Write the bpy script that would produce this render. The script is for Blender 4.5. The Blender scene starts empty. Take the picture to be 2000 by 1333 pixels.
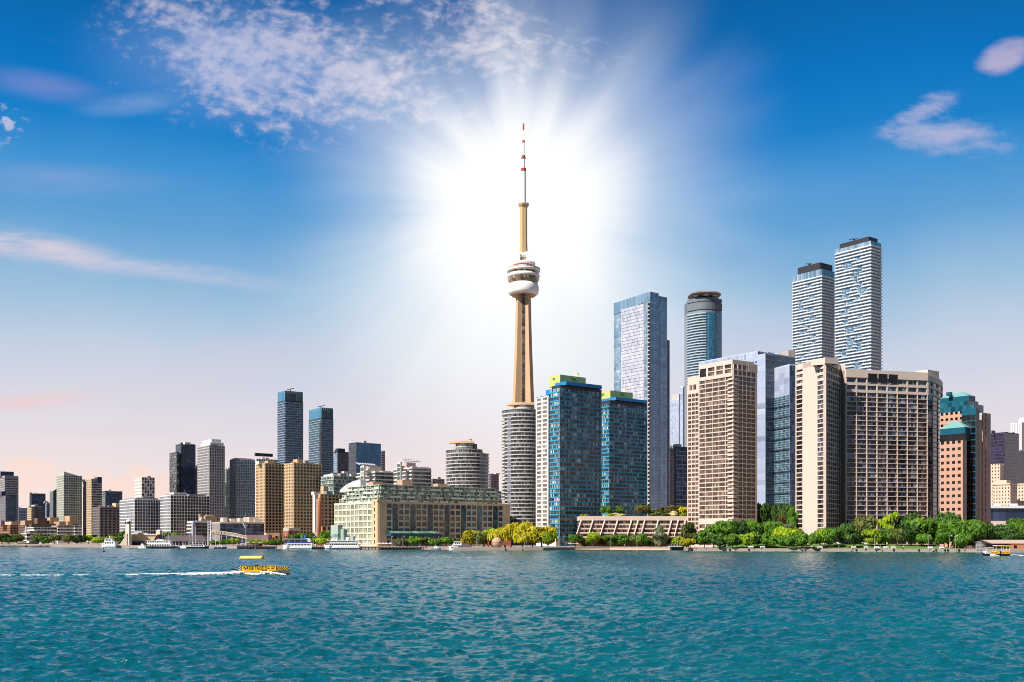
import bpy, math, random
import numpy as np
from mathutils import Vector
S = bpy.context.scene
COL = S.collection
R = math.radians
random.seed(7)
rng = np.random.default_rng(7)

# ---------------------------------------------------------------- camera, light, exposure
F, CX, HY, CH = 2000.0, 1000.0, 1050.0, 7.5       # focal length in photo pixels, principal column, horizon row, eye height
cam = bpy.data.cameras.new('camera'); cam.lens = 36; cam.sensor_width = 36
cam.shift_y = (HY - 666.5) / 2000.0
cam.clip_start = 0.5; cam.clip_end = 20000
camo = bpy.data.objects.new('camera', cam); COL.objects.link(camo)
camo.location = (0, 0, CH); camo.rotation_euler = (R(90), 0, 0)
S.camera = camo
EXP = 0.7
vs = S.view_settings
S.display_settings.display_device = 'sRGB'
vs.view_transform = 'Standard'; vs.look = 'None'; vs.gamma = 1; vs.use_curve_mapping = False; vs.exposure = EXP
S.cycles.max_bounces = 5; S.cycles.diffuse_bounces = 2; S.cycles.glossy_bounces = 3
S.cycles.use_denoising = True; S.cycles.filter_width = 1.0
SUN_EL = R(44); SUN_AZ = math.atan2(-0.615, -0.785)   # direction towards the sun (x, y)
sd = bpy.data.lights.new('sun', 'SUN'); sd.energy = 4.6; sd.angle = R(0.5); sd.color = (1, .93, .86)
so = bpy.data.objects.new('sun', sd); COL.objects.link(so)
tosun = Vector((math.cos(SUN_EL) * math.cos(SUN_AZ), math.cos(SUN_EL) * math.sin(SUN_AZ), math.sin(SUN_EL)))
so.rotation_euler = tosun.to_track_quat('Z', 'Y').to_euler()
so.location = (-300, -200, 400)

def s2l(r, g, b):
    return tuple((x / 255 / 12.92) if x < 10.3 else ((x / 255 + .055) / 1.055) ** 2.4 for x in (r, g, b))

class NT:
    """small helper for writing node trees"""
    def __init__(s, tree): s.t = tree
    def n(s, typ, **kw):
        x = s.t.nodes.new(typ)
        for k, v in kw.items(): setattr(x, k, v)
        return x
    def put(s, sock, v):
        if isinstance(v, bpy.types.NodeSocket): s.t.links.new(v, sock)
        elif v is not None: sock.default_value = v
    def m(s, op, a, b=None, c=None, clamp=False):
        x = s.n('ShaderNodeMath', operation=op); x.use_clamp = clamp
        for i, v in enumerate((a, b, c)): s.put(x.inputs[i], v) if v is not None else None
        return x.outputs[0]
    def mix(s, f, a, b, typ='MIX'):
        x = s.n('ShaderNodeMix', data_type='RGBA', blend_type=typ)
        s.put(x.inputs[0], f); s.put(x.inputs[6], a); s.put(x.inputs[7], b)
        return x.outputs[2]
    def ss(s, v, a, b, lo=0., hi=1.):
        x = s.n('ShaderNodeMapRange', interpolation_type='SMOOTHSTEP')
        s.put(x.inputs[0], v); x.inputs[1].default_value = a; x.inputs[2].default_value = b
        x.inputs[3].default_value = lo; x.inputs[4].default_value = hi
        return x.outputs[0]
    def noise(s, vec, scale, detail=4, rough=.55, dist=0., out=0):
        x = s.n('ShaderNodeTexNoise'); s.put(x.inputs['Vector'], vec)
        x.inputs['Scale'].default_value = scale; x.inputs['Detail'].default_value = detail
        x.inputs['Roughness'].default_value = rough; x.inputs['Distortion'].default_value = dist
        return x.outputs[out]
    def xyz(s, x, y, z):
        c = s.n('ShaderNodeCombineXYZ'); s.put(c.inputs[0], x); s.put(c.inputs[1], y); s.put(c.inputs[2], z)
        return c.outputs[0]
    def ramp(s, f, stops, interp='LINEAR'):
        x = s.n('ShaderNodeValToRGB'); x.color_ramp.interpolation = interp
        e = x.color_ramp.elements
        while len(e) < len(stops): e.new(.5)
        for el, (p, c) in zip(e, stops): el.position = p; el.color = (*c, 1)
        s.put(x.inputs[0], f)
        return x.outputs[0]

# ---------------------------------------------------------------- sky (a world: it depends on direction only)
def build_world():
    w = bpy.data.worlds.new('World'); S.world = w; w.use_nodes = True
    t = w.node_tree; t.nodes.clear(); k = NT(t)
    sc = 1 / 2 ** EXP
    C = lambda r, g, b: tuple(x * sc for x in s2l(r, g, b))
    tc = k.n('ShaderNodeTexCoord'); sp = k.n('ShaderNodeSeparateXYZ'); t.links.new(tc.outputs['Generated'], sp.inputs[0])
    dx, dy, dz = sp.outputs
    hor = k.m('SQRT', k.m('ADD', k.m('MULTIPLY', dx, dx), k.m('MULTIPLY', dy, dy)))
    el = k.m('DIVIDE', dz, k.m('MAXIMUM', hor, .01))
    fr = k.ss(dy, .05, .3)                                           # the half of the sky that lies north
    u = k.m('DIVIDE', dx, k.m('MAXIMUM', dy, .05)); e = k.m('DIVIDE', dz, k.m('MAXIMUM', dy, .05))
    uv = k.xyz(u, e, 0)
    big = k.noise(uv, 3.2, 3)
    el2 = k.m('ADD', el, k.m('MULTIPLY', k.m('SUBTRACT', big, .5), .07))
    stops = [(0, (250, 232, 220)), (.04, (248, 229, 222)), (.08, (237, 224, 227)), (.13, (220, 217, 228)), (.18, (196, 209, 227)),
             (.235, (152, 190, 221)), (.29, (98, 162, 214)), (.335, (66, 148, 211)), (.375, (20, 128, 202)), (.43, (0, 114, 192)), (.48, (0, 103, 174)), (.53, (0, 92, 162)), (1, (0, 62, 128))]
    grad = k.ramp(el2, [(p, C(*c)) for p, c in stops])
    ni = k.n('ShaderNodeTexSky', sky_type='NISHITA'); ni.sun_disc = False
    ni.sun_elevation = SUN_EL; ni.sun_rotation = math.pi / 2 - SUN_AZ; ni.ozone_density = 2.5
    nis = k.mix(1., ni.outputs[0], (.1, .1, .1, 1), 'MULTIPLY')
    col = k.mix(.02, grad, nis)
    def blob(px, py, rx, ry, ang=0., soft=.0, hard=1.):
        a = k.m('SUBTRACT', u, (px - CX) / F); b = k.m('SUBTRACT', e, (HY - py) / F)
        ca, sa = math.cos(ang), math.sin(ang)
        x = k.m('DIVIDE', k.m('ADD', k.m('MULTIPLY', a, ca), k.m('MULTIPLY', b, sa)), rx / F)
        y = k.m('DIVIDE', k.m('SUBTRACT', k.m('MULTIPLY', b, ca), k.m('MULTIPLY', a, sa)), ry / F)
        r = k.m('SQRT', k.m('ADD', k.m('MULTIPLY', x, x), k.m('MULTIPLY', y, y)))
        return k.ss(r, soft, hard, 1., 0.), r
    clouds = []
    # a field of small puffs high on the west side
    warp = k.noise(uv, 9, 2, out=1)
    vw = k.n('ShaderNodeVectorMath', operation='MULTIPLY_ADD'); k.put(vw.inputs[0], warp); vw.inputs[1].default_value = (.035, .02, 0); k.put(vw.inputs[2], uv)
    uw = vw.outputs[0]
    mp = k.n('ShaderNodeMapping'); k.put(mp.inputs[0], uw); mp.inputs['Rotation'].default_value = (0, 0, R(22)); mp.inputs['Scale'].default_value = (1, 1.5, 1)
    puff = k.noise(mp.outputs[0], 58, 5, .58)
    puff2 = k.noise(mp.outputs[0], 11, 3, .5)
    pm = k.m('ADD', puff, k.m('MULTIPLY', k.m('SUBTRACT', puff2, .5), .8))
    m1, _ = blob(560, 130, 540, 235, R(-9), .15, 1.0)
    m1b, _ = blob(940, 60, 380, 150, R(-15), .1, 1.)
    thr = k.m('ADD', k.m('ADD', pm, .07), k.m('MULTIPLY', k.m('SUBTRACT', k.m('MAXIMUM', m1, k.m('MULTIPLY', m1b, .85)), 1.), .36))
    clouds.append((k.m('MULTIPLY', k.m('MULTIPLY', k.ss(thr, .31, .80), k.ss(k.m('MAXIMUM', m1, m1b), .0, .5)), .78), (222, 212, 226)))
    m1c, _ = blob(470, 120, 380, 170, R(-6), .0, 1.)
    clouds.append((k.m('MULTIPLY', m1c, .42), (150, 178, 224)))
    m0, _ = blob(0, 240, 70, 60, 0, 0, 1.)
    clouds.append((k.m('MULTIPLY', k.m('MULTIPLY', k.ss(puff, .5, .62), m0), .7), (222, 216, 230)))
    # thin streaks low in the west
    ms = k.n('ShaderNodeMapping'); k.put(ms.inputs[0], uw); ms.inputs['Rotation'].default_value = (0, 0, R(9)); ms.inputs['Scale'].default_value = (1, 5, 1)
    st = k.noise(ms.outputs[0], 9, 6, .6)
    m2, _ = blob(60, 482, 270, 44, R(-11), .1, 1.)
    clouds.append((k.m('MULTIPLY', k.m('MULTIPLY', k.ss(st, .28, .62), m2), .70), (236, 216, 222)))
    m3, _ = blob(330, 528, 330, 30, R(-8), .0, 1.)
    clouds.append((k.m('MULTIPLY', k.m('MULTIPLY', k.ss(st, .3, .65), m3), .55), (225, 214, 230)))
    for (px, py, rx, ry, a, o, c) in ((100, 350, 320, 45, -2, .30, (176, 180, 224)), (85, 168, 170, 40, -10, .5, (150, 150, 214)),
                                      (60, 785, 190, 26, 6, .7, (242, 205, 204)), (210, 845, 260, 20, 0, .3, (222, 208, 214)),
                                      (1470, 640, 420, 90, 0, .35, (206, 206, 232)), (420, 720, 330, 90, 12, .35, (222, 208, 222)),
                                      (1500, 360, 330, 70, -4, .28, (120, 168, 222)), (250, 205, 130, 30, 5, .45, (170, 190, 226))):
        b, _ = blob(px, py, rx, ry, R(a), 0, 1.)
        clouds.append((k.m('MULTIPLY', k.m('MULTIPLY', b, k.ss(st, .2, .7, .35, 1.)), o), c))
    # two clouds in the east
    rag = k.noise(uw, 14, 7, .62); mr = k.n('ShaderNodeMapping'); k.put(mr.inputs[0], uw); mr.inputs['Rotation'].default_value = (0, 0, R(-35)); mr.inputs['Scale'].default_value = (1, 2.6, 1)
    wisp = k.noise(mr.outputs[0], 17, 6, .62)
    m4, _ = blob(1850, 265, 200, 66, R(-6), .0, 1.)
    m4b, _ = blob(1795, 222, 120, 46, R(24), .0, 1.)
    t4 = k.m('ADD', k.m('MAXIMUM', m4, k.m('MULTIPLY', m4b, .9)), k.m('MULTIPLY', k.m('SUBTRACT', wisp, .5), 2.6))
    clouds.append((k.m('MULTIPLY', k.m('MULTIPLY', k.ss(t4, .15, 1.2), k.ss(k.m('MAXIMUM', m4, m4b), .02, .4)), .66), (202, 196, 220)))
    m5, _ = blob(1965, 108, 85, 46, R(24), .3, 1.)
    t5 = k.m('ADD', m5, k.m('MULTIPLY', k.m('SUBTRACT', wisp, .5), 1.5))
    clouds.append((k.m('MULTIPLY', k.m('MULTIPLY', k.ss(t5, .1, 1.2), k.ss(m5, .02, .4)), .70), (206, 190, 212)))
    # heaped clouds on the western horizon
    for (px, py, rx, ry) in ((55, 930, 62, 40), (190, 945, 60, 26), (270, 940, 50, 34), (300, 950, 70, 24)):
        b, _ = blob(px, py, rx * 1.25, ry * 1.25, 0, .1, 1.1)
        tb = k.m('ADD', b, k.m('MULTIPLY', k.m('SUBTRACT', k.noise(uv, 42, 6, .6), .5), 2.1))
        clouds.append((k.m('MULTIPLY', k.m('MULTIPLY', k.ss(tb, .22, .5), k.ss(b, .03, .3)), .75), (253, 224, 212)))
    for f, c in clouds:
        col = k.mix(k.m('MULTIPLY', f, fr), col, (*C(*c), 1))
    # the dazzling haze round the sun in the north: bright core, uneven edge
    _, r = blob(1015, 405, 1, 1.02)
    ax = k.m('SUBTRACT', u, .0075); ay = k.m('SUBTRACT', e, .3225)
    rr = k.m('MAXIMUM', k.m('SQRT', k.m('ADD', k.m('MULTIPLY', ax, ax), k.m('MULTIPLY', ay, ay))), .001)
    ring = k.xyz(k.m('DIVIDE', ax, rr), k.m('DIVIDE', ay, rr), k.m('MULTIPLY', rr, 1.2))
    ray = k.noise(ring, 2.8, 2, .55)
    r2 = k.m('MULTIPLY', r, k.m('ADD', 1., k.m('MULTIPLY', k.m('SUBTRACT', ray, .5), .62)))
    g1 = k.ss(r2, 80, 290, 1., 0.); g2 = k.ss(r2, 60, 600, 1., 0.)
    low, _ = blob(1015, 640, 420, 330, 0, 0, 1.)
    glow = k.m('SUBTRACT', 1., k.m('MULTIPLY', k.m('SUBTRACT', 1., g1), k.m('SUBTRACT', 1., k.m('MULTIPLY', k.m('POWER', g2, 1.4), .66))))
    glow = k.m('SUBTRACT', 1., k.m('MULTIPLY', k.m('SUBTRACT', 1., glow), k.m('SUBTRACT', 1., k.m('MULTIPLY', low, .6))))
    W = 1.08 * sc
    col = k.mix(k.m('MULTIPLY', glow, fr), col, (W, W, W * .985, 1))
    # the southern sky is dimmed to cut the fill light on shaded faces
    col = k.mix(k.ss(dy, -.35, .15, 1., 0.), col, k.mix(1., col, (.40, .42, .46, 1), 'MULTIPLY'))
    # below the horizon: dull water colour
    col = k.mix(k.ss(el, -.03, 0, 1., 0.), col, (*C(70, 120, 140), 1))
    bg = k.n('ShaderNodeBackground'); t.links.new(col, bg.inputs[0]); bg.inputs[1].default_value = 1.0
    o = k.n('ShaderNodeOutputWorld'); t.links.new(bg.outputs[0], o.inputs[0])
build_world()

# ---------------------------------------------------------------- materials
MAT = {}
def wallm(name, rgb, rough=.8, var=.12, scale=.12, spec=.3):
    if name in MAT: return MAT[name]
    m = bpy.data.materials.new(name); m.use_nodes = True; MAT[name] = m
    k = NT(m.node_tree); p = m.node_tree.nodes['Principled BSDF']
    tc = k.n('ShaderNodeTexCoord')
    nz = k.noise(tc.outputs['Object'], scale, 5, .6); nz2 = k.noise(tc.outputs['Object'], scale * 9, 3, .6)
    f = k.m('ADD', k.m('MULTIPLY', k.m('SUBTRACT', nz, .5), var * 2), k.m('MULTIPLY', k.m('SUBTRACT', nz2, .5), var))
    g = k.m('ADD', 1., f)
    c = k.mix(1., (*rgb, 1), k.xyz(g, g, g), 'MULTIPLY')
    k.put(p.inputs['Base Color'], c); p.inputs['Roughness'].default_value = rough; p.inputs['Specular IOR Level'].default_value = spec
    return m
def glassm(name, dark, light, frac=.25, rough=.12, ior=1.6, metal=0.):
    """window glass: every pane has its own tone (attribute rnd); some show blinds or curtains"""
    if name in MAT: return MAT[name]
    m = bpy.data.materials.new(name); m.use_nodes = True; MAT[name] = m
    k = NT(m.node_tree); p = m.node_tree.nodes['Principled BSDF']
    a = k.n('ShaderNodeAttribute'); a.attribute_name = 'rnd'
    mid = tuple(d * .55 + l * .45 for d, l in zip(dark, light))
    dk = tuple(d * .55 for d in dark)
    c = k.ramp(a.outputs['Fac'], [(0, dk), (max(.02, .75 - frac), dark), (1 - frac * .6, mid), (1, light)])
    k.put(p.inputs['Base Color'], c); p.inputs['Roughness'].default_value = rough; p.inputs['IOR'].default_value = ior
    p.inputs['Metallic'].default_value = metal
    # panes are never perfectly in plane
    ge = k.n('ShaderNodeNewGeometry'); wn = k.n('ShaderNodeTexWhiteNoise', noise_dimensions='1D'); k.put(wn.inputs['W'], a.outputs['Fac'])
    v = k.n('ShaderNodeVectorMath', operation='MULTIPLY_ADD'); k.put(v.inputs[0], wn.outputs['Color']); v.inputs[1].default_value = (.05, .05, .05)
    v2 = k.n('ShaderNodeVectorMath', operation='ADD'); k.put(v2.inputs[0], ge.outputs['Normal']); v2.inputs[1].default_value = (-.025, -.025, -.025)
    k.put(v.inputs[2], v2.outputs[0]); v3 = k.n('ShaderNodeVectorMath', operation='NORMALIZE'); k.put(v3.inputs[0], v.outputs[0])
    k.put(p.inputs['Normal'], v3.outputs[0])
    return m
def paint(name, rgb, rough=.45, spec=.4, metal=0.):
    if name in MAT: return MAT[name]
    m = bpy.data.materials.new(name); m.use_nodes = True; MAT[name] = m
    k = NT(m.node_tree); p = m.node_tree.nodes['Principled BSDF']
    tc = k.n('ShaderNodeTexCoord'); g = k.m('ADD', .9, k.m('MULTIPLY', k.noise(tc.outputs['Object'], 1.3, 4), .2))
    k.put(p.inputs['Base Color'], k.mix(1., (*rgb, 1), k.xyz(g, g, g), 'MULTIPLY'))
    p.inputs['Roughness'].default_value = rough; p.inputs['Specular IOR Level'].default_value = spec; p.inputs['Metallic'].default_value = metal
    return m
def leafm(name, a, b, c):
    """foliage: each leaf clump takes one of three greens"""
    if name in MAT: return MAT[name]
    m = bpy.data.materials.new(name); m.use_nodes = True; MAT[name] = m
    k = NT(m.node_tree); t = m.node_tree; t.nodes.clear()
    at = k.n('ShaderNodeAttribute'); at.attribute_name = 'rnd'; oi = k.n('ShaderNodeObjectInfo')
    col = k.ramp(at.outputs['Fac'], [(0, a), (.5, b), (1, c)])
    g = k.m('ADD', .8, k.m('MULTIPLY', oi.outputs['Random'], .4))
    col = k.mix(1., col, k.xyz(g, g, k.m('MULTIPLY', g, .95)), 'MULTIPLY')
    d = k.n('ShaderNodeBsdfPrincipled'); k.put(d.inputs['Base Color'], col); d.inputs['Roughness'].default_value = .6; d.inputs['Specular IOR Level'].default_value = .25
    tr = k.n('ShaderNodeBsdfTranslucent'); k.put(tr.inputs[0], k.mix(1., col, (1.3, 1.2, .5, 1), 'MULTIPLY'))
    mx = k.n('ShaderNodeMixShader'); mx.inputs[0].default_value = .3; t.links.new(d.outputs[0], mx.inputs[1]); t.links.new(tr.outputs[0], mx.inputs[2])
    o = k.n('ShaderNodeOutputMaterial'); t.links.new(mx.outputs[0], o.inputs[0])
    return m

# ---------------------------------------------------------------- mesh helpers
ORG = {}
def wx(px, Y): return (px - CX) / F * Y
def wz(py, Y): return CH + (HY - py) / F * Y
def P(px, Y): return np.array((wx(px, Y), Y))
class MB:
    def __init__(s): s.v = []; s.f = []; s.r = []; s.m = []
    def poly(s, pts, r=.5, m=0):
        n = len(s.v); s.v += [tuple(map(float, p)) for p in pts]; s.f.append(tuple(range(n, n + len(pts)))); s.r.append(r); s.m.append(m)
    def box(s, o, a, b, c, r=.5, m=0, skip=()):
        o, a, b, c = map(np.array, (o, a, b, c))
        p = [o, o + a, o + a + b, o + b, o + c, o + a + c, o + a + b + c, o + b + c]
        fs = [(0, 3, 2, 1), (4, 5, 6, 7), (0, 1, 5, 4), (1, 2, 6, 5), (2, 3, 7, 6), (3, 0, 4, 7)]
        n = len(s.v); s.v += [tuple(map(float, q)) for q in p]
        for i, f in enumerate(fs):
            if i in skip: continue
            s.f.append(tuple(n + j for j in f)); s.r.append(r); s.m.append(m)
    def abox(s, x0, x1, y0, y1, z0, z1, m=0): s.box((x0, y0, z0), (x1 - x0, 0, 0), (0, y1 - y0, 0), (0, 0, z1 - z0), m=m)
    def prism(s, pts, z0, z1, r=.5, m=0, mt=None, bottom=False):
        k = len(pts); n = len(s.v)
        z1s = z1 if hasattr(z1, '__len__') else [z1] * k
        s.v += [(float(p[0]), float(p[1]), float(z0)) for p in pts] + [(float(p[0]), float(p[1]), float(z)) for p, z in zip(pts, z1s)]
        for i in range(k):
            j = (i + 1) % k; s.f.append((n + i, n + j, n + k + j, n + k + i)); s.r.append(r); s.m.append(m)
        s.f.append(tuple(range(n + k, n + 2 * k))); s.r.append(r); s.m.append(m if mt is None else mt)
        if bottom: s.f.append(tuple(range(n + k - 1, n - 1, -1))); s.r.append(r); s.m.append(m)
    def tube(s, p, q, r0, r1=None, n=6, m=0, cap=True):
        r1 = r0 if r1 is None else r1
        p, q = np.array(p, float), np.array(q, float); d = q - p; d /= np.linalg.norm(d)
        a = np.cross(d, (0, 0, 1) if abs(d[2]) < .9 else (1, 0, 0)); a /= np.linalg.norm(a); b = np.cross(d, a)
        k = len(s.v)
        for c, r in ((p, r0), (q, r1)):
            for i in range(n):
                t = 2 * math.pi * i / n; s.v.append(tuple(c + r * (math.cos(t) * a + math.sin(t) * b)))
        for i in range(n):
            j = (i + 1) % n; s.f.append((k + i, k + j, k + n + j, k + n + i)); s.r.append(.5); s.m.append(m)
        if cap:
            s.f.append(tuple(range(k + n - 1, k - 1, -1))); s.f.append(tuple(range(k + n, k + 2 * n))); s.r += [.5, .5]; s.m += [m, m]
    def lathe(s, cx, cy, prof, n=24, m=0, a0=0.):
        k = len(s.v)
        for r, z in prof:
            for i in range(n):
                t = a0 + 2 * math.pi * i / n; s.v.append((cx + r * math.cos(t), cy + r * math.sin(t), z))
        for a in range(len(prof) - 1):
            for i in range(n):
                j = (i + 1) % n
                s.f.append((k + a * n + i, k + a * n + j, k + (a + 1) * n + j, k + (a + 1) * n + i)); s.r.append(random.random()); s.m.append(m)
        s.f.append(tuple(k + (len(prof) - 1) * n + i for i in range(n))); s.r.append(.5); s.m.append(m)
        s.f.append(tuple(k + n - 1 - i for i in range(n))); s.r.append(.5); s.m.append(m)
    def build(s, name, mats, parent=None, smooth=False, label=None, kind=None, org=None):
        if not isinstance(mats, (list, tuple)): mats = [mats]
        o3 = ORG.get(parent.name, (0, 0, 0)) if parent is not None else (org or (0, 0, 0))
        me = bpy.data.meshes.new(name)
        v = np.array(s.v, float) - np.array(o3)
        me.from_pydata(v.tolist(), [], s.f)
        for m in mats: me.materials.append(m)
        if len(mats) > 1: me.polygons.foreach_set('material_index', np.array(s.m, np.int32))
        at = me.attributes.new('rnd', 'FLOAT', 'FACE'); at.data.foreach_set('value', np.array(s.r, np.float32))
        if smooth: me.polygons.foreach_set('use_smooth', np.ones(len(s.f), bool))
        ob = bpy.data.objects.new(name, me); COL.objects.link(ob)
        if parent is not None: ob.parent = parent
        elif org: ob.location = org
        ORG[ob.name] = o3
        if label: ob['label'] = label
        if kind: ob['kind'] = kind
        return ob
def empty(name, loc, label, cat, group=None):
    o = bpy.data.objects.new(name, None); COL.objects.link(o); o.location = loc; ORG[o.name] = tuple(loc)
    o.empty_display_size = 1
    o['label'] = label; o['category'] = cat
    if group: o['group'] = group
    return o
def tag(o, label, cat, group=None):
    o['label'] = label; o['category'] = cat
    if group: o['group'] = group
    return o
def dup(root, loc, rz=0., sc=None, label=None, group=None, mats=None):
    r = root.copy(); COL.objects.link(r); r.location = loc; r.rotation_euler = (0, 0, rz)
    if sc is not None: r.scale = sc
    if label: r['label'] = label
    if group: r['group'] = group
    for ch in root.children:
        c = ch.copy(); COL.objects.link(c); c.parent = r
        for g in ch.children:
            d = g.copy(); COL.objects.link(d); d.parent = c
    return r

# ---------------------------------------------------------------- building kit
GZ = 1.6                                                      # level of the land
class Face:
    def __init__(s, p, q):
        s.p = np.array(p, float); s.q = np.array(q, float); d = s.q - s.p; s.L = float(np.hypot(*d)); s.t = d / s.L; s.n = np.array((s.t[1], -s.t[0]))
    def pt(s, t, z, o=0.):
        a = s.p + s.t * t + s.n * o; return (a[0], a[1], z)
    def sub(s, a, b): return Face(s.p + s.t * a, s.p + s.t * b)
    def off(s, o): return Face(s.p + s.n * o, s.q + s.n * o)
def foot(xl, xc, xr, Y, phi=37):
    a = R(phi); u = np.array((math.cos(a), math.sin(a))); v = np.array((-u[1], u[0]))
    C = P(xc, Y)
    def run(px, d):
        k = (px - CX) / F; return (k * C[1] - C[0]) / (d[0] - k * d[1])
    b = run(xl, v)
    if not 0 < b < 140: b = 18.                              # that side cannot be seen from the water
    L = C + v * b; Rr = C + u * run(xr, u)
    return L, C, Rr, L + Rr - C
def offset(pts, d):
    pts = [np.array(p, float) for p in pts]; out = []
    for i, p in enumerate(pts):
        ns = []
        for a, b in ((i - 1, i), (i, i + 1)):
            if a < 0 or b >= len(pts): continue
            e = pts[b] - pts[a]; e /= np.hypot(*e); ns.append(np.array((e[1], -e[0])))
        if len(ns) == 2: m = (ns[0] + ns[1]) / (1 + float(ns[0] @ ns[1]))
        else: m = ns[0]
        out.append(p + m * d)
    return out
def ring(mb, pts, z0, z1, d, r=.5, m=0):
    o = offset(pts, d)
    for i in range(len(pts) - 1):
        a, b, c, e = pts[i], pts[i + 1], o[i + 1], o[i]
        mb.poly([(*e, z0), (*c, z0), (*c, z1), (*e, z1)], r, m)
        mb.poly([(*a, z1), (*e, z1), (*c, z1), (*b, z1)], r, m)
        mb.poly([(*a, z0), (*b, z0), (*c, z0), (*e, z0)], r, m)
    mb.poly([(*pts[0], z0), (*o[0], z0), (*o[0], z1), (*pts[0], z1)], r, m)
    mb.poly([(*pts[-1], z0), (*pts[-1], z1), (*o[-1], z1), (*o[-1], z0)], r, m)
def arc(px_c, Yc, rad, a0, a1, n, sy=1.):
    """points on an arc, west to east round the south side; angles in degrees, 270 = facing south"""
    c = P(px_c, Yc)
    return [c + np.array((rad * math.cos(R(a)), sy * rad * math.sin(R(a)))) for a in np.linspace(a0, a1, n)]
def tone(): return random.random()
class Bld:
    def __init__(s, name, label, at, cat='building', group=None):
        s.root = empty(name, (float(at[0]), float(at[1]), GZ), label, cat, group)
        s.wall = MB(); s.win = []; s.glass = {}; s.wm = []
    def core(s, pts, z0, z1, m=None): s.wall.prism(pts, z0, z1)
    def grid(s, f, z0, z1, fh, bw, pier=.6, sp=.9, d=.35, gm=None, panes=1, ml=0, mr=0, mt=0, mb=0, hide=None, head=0):
        L = f.L - ml - mr; nb = max(1, round(L / bw)); w = L / nb
        H = z1 - z0 - mt - mb; nf = max(1, round(H / fh)); h = H / nf
        W = s.wall
        def bx(t0, t1, a, b, o):
            t0 = max(t0, 0); t1 = min(t1, f.L)
            if t1 - t0 < .01 or b - a < .01: return
            W.box(f.pt(t0, a, o), np.array(f.pt(t1, a, o)) - np.array(f.pt(t0, a, o)), (-f.n[0] * o, -f.n[1] * o, 0), (0, 0, b - a), skip=(4,))
        if pier > 0:
            for j in range(nb + 1):
                t = ml + j * w; bx(t - pier / 2, t + pier / 2, z0, z1, d)
        if ml > 0: bx(0, ml - pier / 2, z0, z1, d - .03)
        if mr > 0: bx(f.L - mr + pier / 2, f.L, z0, z1, d - .03)
        if mt > 0: bx(0, f.L, z1 - mt, z1, d + .04)
        if mb > 0: bx(0, f.L, z0, z0 + mb, d + .03)
        for i in range(nf + 1):
            z = z0 + mb + i * h
            if sp > 0 and (i < nf or mt == 0): bx(ml, f.L - mr, z - (0 if i else 0), min(z + sp, z1), d - .06)
        c = (f.p + f.q) / 2; dist = float(np.hypot(*c)); cs = abs(float(f.n @ (c / dist)))
        for i in range(nf):
            za = z0 + mb + i * h + sp; zb = z0 + mb + (i + 1) * h - head
            for j in range(nb):
                if hide and hide(i, j, nf, nb): continue
                ta = ml + j * w + pier / 2; tb = ml + (j + 1) * w - pier / 2
                qs = []
                base = random.random() * .6
                for k in range(panes):
                    x0 = ta + (tb - ta) * k / panes; x1 = ta + (tb - ta) * (k + 1) / panes - (.08 if k < panes - 1 else 0)
                    qs.append(([f.pt(x0, za, .06), f.pt(x1, za, .06), f.pt(x1, zb, .06), f.pt(x0, zb, .06)], min(1, base * .6 + random.random() * .64)))
                s.win.append(((tb - ta) * (zb - za) * cs / dist ** 2 * (1 + .3 * i / nf), qs, gm))
    def band(s, pts, z0, z1, fh, bh, d, gm, bm, bw=3.0, lo=0., name='balcony', wname='ribbon_window', slab=None, gap=.12, skiptop=False):
        nf = max(1, round((z1 - z0) / fh)); h = (z1 - z0) / nf
        fs = [Face(pts[i], pts[i + 1]) for i in range(len(pts) - 1)]
        for i in range(nf + 1):
            z = z0 + i * h
            if not (skiptop and i == nf):
                mb = MB(); ring(mb, pts, z - lo, min(z + bh, z1 + bh), d); mb.build(name, bm, s.root)
            if i == nf: break
            g = MB()
            for f in fs:
                nb = max(1, round(f.L / bw)); w = f.L / nb
                for j in range(nb):
                    g.poly([f.pt(j * w, z + .05, .05), f.pt((j + 1) * w - gap, z + .05, .05), f.pt((j + 1) * w - gap, z + h - .05, .05), f.pt(j * w, z + h - .05, .05)], tone())
            g.build(wname, gm, s.root)
    def curt(s, f, z0, z1, fh, bw, gm, gap=.15, hgap=.2, o=.06, ml=0, mr=0, rowvar=.35, name='glass_facade', tonef=None, join=False):
        g = s.glass.setdefault((name, gm.name, 0 if join else len(s.glass)), (MB(), gm))[0]
        L = f.L - ml - mr
        nb = max(1, round(L / bw)); w = L / nb; nf = max(1, round((z1 - z0) / fh)); h = (z1 - z0) / nf
        colv = [random.random() for _ in range(nb)]
        for i in range(nf):
            rv = random.random()
            for j in range(nb):
                a = ml + j * w; z = z0 + i * h
                t = tonef(i / nf, j / nb) if tonef else min(1, max(0, random.random() * (1 - rowvar) + rv * rowvar * .6 + colv[j] * rowvar * .4))
                g.poly([f.pt(a, z, o), f.pt(a + w - gap, z, o), f.pt(a + w - gap, z + h - hgap, o), f.pt(a, z + h - hgap, o)], t)
    def part(s, name, mb, mats, parent=None, label=None, smooth=False): return mb.build(name, mats, parent or s.root, smooth, label)
    def finish(s, wm, wname='wall', nmax=100):
        ob = None
        if s.wall.v: ob = s.wall.build(wname, wm, s.root)
        for (nm, _, _), (mb, gm) in s.glass.items(): mb.build(nm, gm, s.root)
        s.win.sort(key=lambda w: -w[0])
        for k, (a, qs, gm) in enumerate(s.win[:nmax]):
            mb = MB()
            for q, r in qs: mb.poly(q, r)
            mb.build('window', gm, s.root)
        rest = s.win[nmax:]
        if rest:
            mats = []; mb = MB()
            for a, qs, gm in rest:
                if gm not in mats: mats.append(gm)
                for q, r in qs: mb.poly(q, r, mats.index(gm))
            mb.build('window', mats, s.root, kind='stuff')
        return ob
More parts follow.
